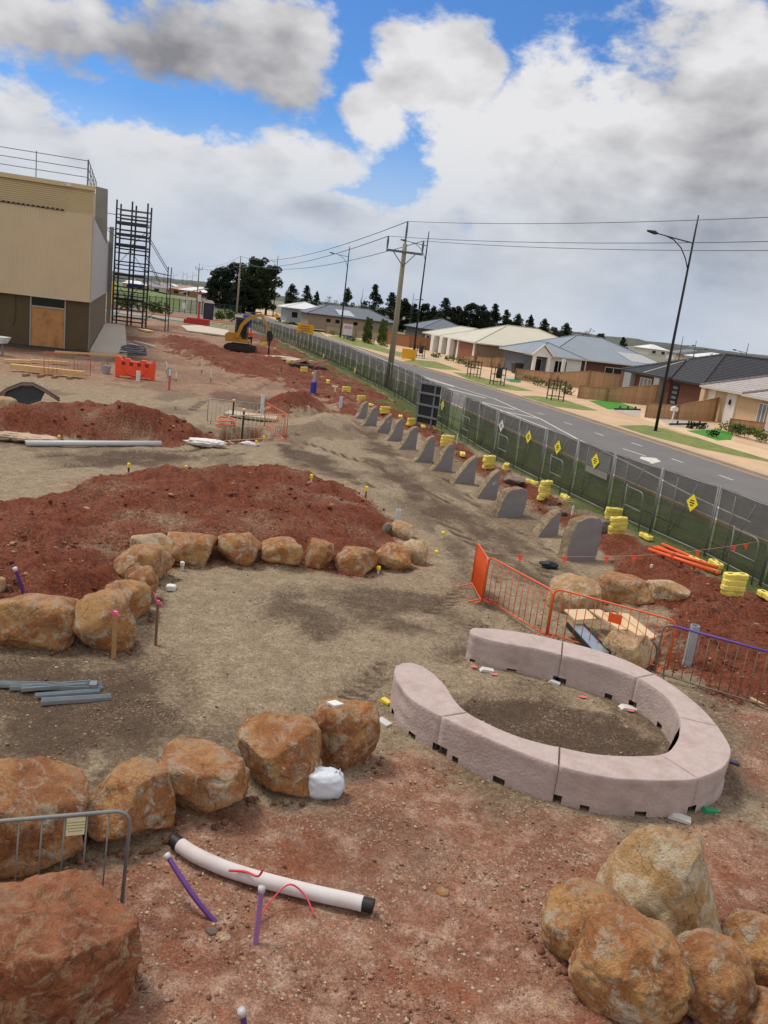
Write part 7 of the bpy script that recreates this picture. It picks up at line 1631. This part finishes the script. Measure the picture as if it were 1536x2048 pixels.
# white sock pipe with black ends
P = [hit(*q) + Vector((0, 0, .09)) for q in ((345, 1694), (385, 1722), (440, 1748), (500, 1768), (570, 1787), (640, 1804), (700, 1817), (745, 1828))]
t = thing('drain_pipe', 'white sock covered drain pipe with black ends on the red soil', 'pipe', P[0]); Q = [p - P[0] for p in P]
def cat_curve(Q, n=60):
    r = []
    for i in range(n + 1):
        f = i / n * (len(Q) - 1); k = min(int(f), len(Q) - 2); u_ = f - k; p0_, p1_, p2_, p3_ = Q[max(0, k - 1)], Q[k], Q[k + 1], Q[min(len(Q) - 1, k + 2)]
        r.append(.5 * ((2 * p1_) + (p2_ - p0_) * u_ + (2 * p0_ - 5 * p1_ + 4 * p2_ - p3_) * u_ * u_ + (3 * p1_ - p0_ - 3 * p2_ + p3_) * u_ ** 3))
    return r
C_ = cat_curve(Q, 150); mb = MB(); mb.path([tuple(p) for p in C_[10:139]], [.075 + .0035 * (i % 2) for i in range(129)], 16); mb.build('sock', M('sock_white', (206, 198, 198), .9, .04, 8, dirt=(186, 162, 150), dscale=3, damt=.5), t, True)
for nm, sl in (('black_end', C_[:13]), ('black_end', C_[136:])): mb = MB(); mb.path([tuple(p) for p in sl], [.066 + .008 * (i % 2) for i in range(len(sl))], 14); mb.build(nm, BLK, t, True)
PURC = M('conduit_purple', (96, 56, 130), .5, .08, 4); PURL = M('conduit_lilac', (150, 104, 158), .5, .08, 4); ROPE = M('cord_pink', (206, 70, 84), .8, .08)
def rise(label, foot, top, hgt, mat, r=.022, mid=None, cat='conduit'):
    p = hit(*foot); q = Vector((*G(top[0], top[1], p.z + hgt), p.z + hgt)); t = thing('conduit', label, cat, p, 0, 'purple conduits'); m_ = (p + q) / 2 + Vector(mid or (0, 0, 0))
    mb = MB(); mb.path([tuple(x - p) for x in cat_curve([p - Vector((0, 0, .05)), m_, q], 10)], r, 9); mb.build('tube', mat, t, True); d = (q - m_).normalized(); mb = MB(); mb.path([tuple(q - p - d * .02), tuple(q - p + d * .035)], r * 1.35, 9); mb.build('taped_end', M('tape_clear', (190, 186, 190), .4), t, True); return t
rise('long purple conduit bending up left of the white pipe', (440, 1846), (336, 1714), .42, PURC, .026, (.02, -.06, -.03)); rise('lilac conduit rising before the middle of the white pipe', (511, 1886), (523, 1780), .5, PURL, .026); rise('purple conduit stub at the bottom edge', (490, 2052), (484, 2026), .15, PURC, .026); rise('purple stake standing behind the squat boulder', (47, 1182), (31, 1139), .42, PURC, .03)
P = [hit(513, 1846) + Vector((0, 0, .02)), hit(540, 1822) + Vector((0, 0, .12)), hit(575, 1803) + Vector((0, 0, .2)), hit(608, 1812) + Vector((0, 0, .12)), hit(628, 1835) + Vector((0, 0, .015))]; t = thing('cord', 'pink draw cord looping out of the lilac conduit', 'cord', P[0]); mb = MB(); mb.path([tuple(p - P[0]) for p in cat_curve(P, 24)], .009, 6); mb.build('strand', ROPE, t, True)
P = [hit(455, 1768) + Vector((0, 0, .16)), hit(488, 1772) + Vector((0, 0, .17)), hit(512, 1790) + Vector((0, 0, .22)), hit(520, 1800) + Vector((0, 0, .36))]; t = thing('cord', 'pink cord end lying over the white drain pipe', 'cord', P[0]); mb = MB(); mb.path([tuple(p - P[0]) for p in cat_curve(P, 16)], .012, 6); mb.build('strand', ROPE, t, True)
# steel channels at the left
for i, (a, b, r, lb) in enumerate((((-30, 1374), (112, 1376), .05, 'farthest left zinc channel'), ((20, 1380), (204, 1379), .055, 'flat zinc bundle with strap'), ((42, 1386), (180, 1374), .05, 'round edged zinc channel on the bundle'), ((70, 1397), (200, 1386), .04, 'thin zinc channel under the bundle'), ((82, 1410), (223, 1398), .055, 'nearest zinc channel'))):
    pa, pb = hit(*a), hit(*b); d = pb - pa; t = thing('steel_channel', '%s lying on the gravel at the left edge' % lb, 'steel channel', pa + Vector((0, 0, .02 + .02 * (i in (2,)))), math.atan2(d.y, d.x), 'zinc steel channels'); L_ = d.length; mb = MB(); w = r; mb.prism_y([(0, 0), (L_, 0), (L_, .012), (0, .012)], -w, w); mb.box(0, L_, -w, -w + .006, .0125, w * 1.1); mb.box(0, L_, w - .006, w, .0125, w * 1.1); mb.build('section', GALVS, t)
    if i == 1: mb = MB(); mb.box(L_ * .86, L_ * .86 + .1, -w * 1.3, w * 1.3, .0, w * 1.7); mb.build('strap', GALVD, t)
# foam, bag, sheets, odds and ends
def softblock(name, label, cat, px, py, w, d, h_, mat, rz=.3, dz=0.0):
    p = hit(px, py) + Vector((0, 0, dz)); t = tag(link(name, rock_mesh(w, d, h_, px, 3, 8, 2, .25, .95)), label, cat); t.data.materials.append(mat); t.location = p; t.rotation_euler.z = rz; return t
FOAM = M('foam_white', (214, 214, 212), .8, .03); softblock('foam_block', 'white foam block on the gravel right of the mound row', 'foam block', 342, 1181, .19, .16, .12, FOAM, .1)
u, f_, d = ray(669, 1408); 
o = [q for q in COL.objects if q.get('label', '').startswith('rust brown boulder carrying')][0]; tz = o.location.z + max(v.co.z for v in o.data.vertices); x, y = G(669, 1410, tz - .02)
mb = MB(); mb.prism([(-.11, 0), (0, -.08), (.12, 0), (0, .08)], 0, .03); pk_ = tag(mb.build('packet', FOAM), 'white packet lying on top of the rust brown boulder', 'packet'); pk_.location = (x, y, tz - .015)
p = hit(645, 1600); rg = np.random.default_rng(5)
bagm = M('bag_white', (206, 212, 222), .5, .04, 3, .5, 9); v, f = icos(4); q = v * ((np.abs(v) ** 3.2).sum(1) ** (-1 / 3.2))[:, None]
q = q * (1 + .07 * fbm(q[:, 0] * 2.2, q[:, 1] * 2.2, q[:, 2] * 2.2, 4, 77) - .10 * np.abs(fbm(q[:, 0] * 3.5 + q[:, 2], q[:, 1] * 3.5, q[:, 2] * 2.4, 4, 78)))[:, None]; q[:, 2] = np.where(q[:, 2] > .55, q[:, 2] * .9, q[:, 2]); q = q * [.235, .17, .19] + [0, 0, .17]
me = bpy.data.meshes.new('sack'); me.from_pydata(q.tolist(), [], f); me.polygons.foreach_set('use_smooth', [True] * len(f)); me.materials.append(bagm); t = thing('plastic_bag', 'white plastic carrier bag standing before the front boulders', 'bag', p + Vector((0, .12, -.01)), .1); link('sack', me, t)
for sx_, k in ((-.09, 1), (.13, 2)):
    mb = MB(); n = 7; vs = []
    for i in range(n):
        for j in range(4): vs.append((sx_ + (i / (n - 1) - .5) * (.2 if k == 1 else .13) * (1 - .12 * j), .03 * math.sin(i * 1.9 + k) - .03 + .01 * j, .25 + j * .036 + .014 * math.sin(i * 1.1 + k) * (j > 1)))
    mb._add(vs, [(i * 4 + j, (i + 1) * 4 + j, (i + 1) * 4 + j + 1, i * 4 + j + 1) for i in range(n - 1) for j in range(3)]); o = mb.build('handle', bagm, t, True); sm = o.modifiers.new('thick', 'SOLIDIFY'); sm.thickness = .006
def heap(name, label, cat, px, py, w, d, h_, mat, seed, rz=0.0):
    p = hit(px, py); t = tag(link(name, rock_mesh(w, d, h_, seed, 5, 2.2, 5, 3.5)), label, cat); t.data.materials.append(mat); t.location = p + Vector((0, .1, -.03)); t.rotation_euler.z = rz; return t
SHEET = M('sheet_white', (220, 214, 212), .6, .04, 3, .5, 10); heap('plastic_sheet', 'crumpled white plastic sheet left of the pit barriers', 'plastic sheet', 408, 893, 1.7, .6, .32, SHEET, 201, .1); heap('plastic_sheet', 'small white crumpled plastic at the front of the pit', 'plastic sheet', 500, 891, .8, .35, .18, SHEET, 202); heap('black_bag', 'black bag lying above the swirled boulder', 'bag', 1098, 1137, .5, .32, .2, BLK, 203, -.2)
heap('orange_hose', 'coil of orange hose spilling from the red ridge', 'hose', 450, 872, .9, .5, .3, M('hose_orange', (216, 118, 84), .6, .2, 6), 204) if False else None
t = thing('hose_coil', 'loose coil of orange hose at the left side of the pit', 'hose', hit(450, 872)); mb = MB(); mb.path([(.5 * math.cos(a * .5) * (1 - .012 * a), .35 * math.sin(a * .5), .05 + .012 * a) for a in range(34)], .035, 6); mb.build('tube', M('hose_orange', (216, 118, 84), .6, .2, 6), t, True)
# pit lid and box
p = hit(490, 866); t = thing('pit_box', 'concrete service pit with pale slab lid inside the barriers', 'service pit', (p.x, p.y + .9, -.15), .05); mb = MB(); mb.box(-1.0, 1.1, -.6, .6, -.6, .1); mb.build('chamber', M('pit_dark', (58, 46, 42), .9), t); mb = MB(); mb.box(-1.15, 1.25, -.3, .9, .22, .34); mb.build('lid', M('pit_concrete', (178, 164, 144), .85, .08), t)
for x_ in (-.9, -.3, .4, 1.0): mb = MB(); mb.box(x_ - .08, x_ + .08, -.32, -.1, .1, .22); mb.build('chock', M('chock_timber', (90, 70, 56), .9), t)
# black lined hole
p = hit(58, 808); t = thing('black_liner', 'black plastic lined mouth of a hole at the end of the red ridge', 'liner', p, .15); mb = MB()
for k, r in enumerate((.0, .1)): mb.path([(-1.3, 0, .15 + r), (-.9, .1, .5 + r), (-.35, .15, .78 + r), (.1, .15, .82 + r), (.6, .1, .62 + r), (1.25, .0, .28 + r)], .06 - .02 * k, 7)
mb.build('rim', M('liner_rim', (120, 104, 92), .6), t, True); mb = MB(); mb._add([(-1.2, .05, .1), (-.9, .12, .45), (-.35, .17, .72), (.1, .17, .76), (.6, .12, .55), (.5, -.1, .2), (-.1, -.2, -.05), (-.5, -.2, -.25)], [(0, 7, 6, 5, 4, 3, 2, 1)]); o = mb.build('sheet', BLK, t); o.modifiers.new('thick', 'SOLIDIFY').thickness = .02
heap('lime_heap', 'pale lime dust heap at the left end of the red ridge', 'heap', 45, 858, 2.6, 1.2, .3, M('lime_dust', (182, 158, 134), .95, .12, 2, .5, 12), 205, .15)
# orange barrier, coil, timbers by the building
WF = M('waterbarrier_orange', (236, 78, 40), .45, .06, 2); p = hit(270, 757); t = thing('water_barrier', 'orange water filled plastic barrier beside the coil of pipe', 'barrier', p, .18); w = 1.12
mb = MB(); mb.prism_y([(-w, 0), (-w * .85, .0), (-w * .8, .1), (-w * .2, .1), (-w * .15, 0), (w * .15, 0), (w * .2, .1), (w * .8, .1), (w * .85, 0), (w, 0), (w * 1.03, .9), (w * .96, 1.22), (w * .86, 1.02), (w * .62, 1.0), (w * .55, 1.12), (w * .3, 1.12), (w * .2, 1.0), (-w * .2, 1.0), (-w * .3, 1.14), (-w * .55, 1.14), (-w * .66, 1.02), (-w * .8, 1.22), (-w * .96, 1.24), (-w * 1.02, 1.0)], -.22, .22); mb.build('shell', WF, t)
for i in range(4): mb = MB(); x_ = -w * .6 + i * w * .4; mb.prism_y([(x_ - .09, .74), (x_ + .09, .74), (x_ + .12, .94), (x_ - .12, .94)], -.228, -.2205); mb.build('recess', M('waterbarrier_dark', (126, 34, 22), .7), t)
mb = MB(); mb.path([(w * .62 * math.cos(a), -.225, .72 - .55 * math.sin(a)) for a in [PI * i / 12 for i in range(13)]], .045, 6); mb.build('rib', WF, t, True)
p = hit(262, 718); t = thing('pipe_coil', 'coil of grey pipe lying on the concrete path', 'pipe coil', p + Vector((0, .4, .25)), .1); CO = M('coil_grey', (84, 86, 94), .5, .2, 6)
for i in range(6): mb = MB(); mb.path([((1.0 - .03 * i) * math.cos(a * PI / 12), (.75) * math.sin(a * PI / 12) + .06 * i, .06 + i * .105 + .08 * math.cos(a * PI / 12 + i)) for a in range(25)], .05, 6); mb.build('turn', CO, t, True)
PINE_ = M('timber_pine', (206, 168, 116), .8, .08, 2)
def plank(label, a, b, w, h_, mat=PINE_, dz=.1, group='timber planks lying about', cat='plank', tilt=0):
    pa, pb = hit(*a), hit(*b); d = pb - pa; t = tag((lambda mb: (mb.box(0, d.length, -w / 2, w / 2, 0, h_), mb.build('plank', mat))[1])(MB()), label, cat, group); t.location = pa + Vector((0, 0, dz)); t.rotation_euler = (tilt, -math.atan2(d.z, math.hypot(d.x, d.y)), math.atan2(d.y, d.x)); return t
plank('long pale pine beam lying before the building', (22, 742), (166, 757), .4, .28, dz=.12); plank('pine plank lying under the plywood door', (8, 725), (60, 727), .3, .1); plank('pine plank right of the plywood door', (62, 726), (134, 730), .3, .12); plank('white pine edging board at the front of the concrete path', (110, 715), (252, 722), .25, .14, dz=.3)
for i, x_ in enumerate((52, 82, 110, 140)): p = hit(x_, 752 + i * 2); mb = MB(); mb.box(-.08, .08, -.3, .3, 0, .13); o = tag(mb.build('bearer', POSTT), 'short dark bearer under the long pine beam, %s from the left' % nth(i + 1), 'bearer', 'bearers under the pine beam'); o.location = p
p = hit(212, 748); t = thing('bucket', 'grey bucket beside the orange water barrier', 'bucket', p); mb = MB(); mb.lathe([(.22, 0), (.3, .5), (.31, .5), (.27, .46), (.2, .08)], 12); mb.build('pail', M('bucket_grey', (150, 154, 164), .5), t); mb = MB(); mb.path([(-.3, 0, .48), (-.2, -.1, .62), (0, -.14, .68), (.2, -.1, .62), (.3, 0, .48)], .012, 5); mb.build('handle', BLK, t)
PLYP = M('ply_pale', (206, 178, 142), .8, .07, 2); g = 'boards behind the orange barrier'
for i, (q4, lb) in enumerate(((((1128, 1222), (1172, 1221), (1192, 1240), (1150, 1243)), 'square pale board at the left of the timber pile'), (((1178, 1222), (1200, 1222), (1262, 1262), (1238, 1262)), 'left long pale board of the timber pile'), (((1206, 1228), (1228, 1228), (1300, 1276), (1284, 1280)), 'middle long pale board of the timber pile'), (((1236, 1228), (1256, 1230), (1313, 1276), (1300, 1280)), 'right long pale board of the timber pile'))):
    P = [Vector((*G(*q, .3 + .03 * i), 0)) for q in q4]; c = sum(P, Vector()) / 4
    if sum((P[k] - c).cross(P[(k + 1) % 4] - c).z for k in range(4)) < 0: P = P[::-1]
    mb = MB(); mb.prism([((p - c).x, (p - c).y) for p in P], 0, .035); o = tag(mb.build('board', PLYP), lb, 'board', g); o.location = (c.x, c.y, .3 + .03 * i)
p = hit(1175, 1300); P = [Vector((*G(*q, .2), .2)) for q in ((1150, 1250), (1202, 1306))]; t = thing('steel_deck', 'zinc scaffold deck sloping under the pale boards', 'scaffold deck', P[0]); d = P[1] - P[0]; mb = MB(); mb.bar((0, 0, 0), tuple(d), .3, .05); mb.build('tray', GALVS, t); mb = MB(); n_ = Vector((-d.y, d.x, 0)).normalized() * .17; mb.bar(tuple(n_), tuple(d + n_), .03, .1); mb.bar(tuple(-n_), tuple(d - n_), .03, .1); mb.build('rim', BLK, t)
plank('thin pale lath at the right edge beside the seat', (1500, 1400), (1560, 1432), .05, .03, dz=.02)
boulder('small rock under the boards behind the orange barrier', (1285, 1278, 1318, 1310), 181, BAS, 'scattered rocks', sub=3, cat='rock')
plank('pallet board by the scaffold foot', (285, 662), (300, 666), 1.2, .2, dz=.05); plank('white plank behind the coil of pipe', (268, 686), (310, 697), .22, .12, FOAM, .1); plank('second white plank behind the coil of pipe', (255, 690), (290, 698), .3, .1, FOAM, .1)
p = hit(3, 710); t = thing('site_table', 'pale tub on a stand cut by the left edge before the building', 'tub', p + Vector((-.2, 0, 0))); mb = MB(); mb.hexa([(-.6, -.4, .75), (.4, -.4, .75), (.4, .4, .75), (-.6, .4, .75), (-.7, -.5, 1.15), (.6, -.5, 1.15), (.6, .5, 1.15), (-.7, .5, 1.15)]); mb.build('tub', M('tub_pale', (196, 206, 210), .5), t); mb = MB(); mb.bar((-.3, 0, 0), (-.3, 0, .75), .1); mb.bar((.25, 0, 0), (.25, 0, .75), .1); mb.build('leg', GALVD, t)
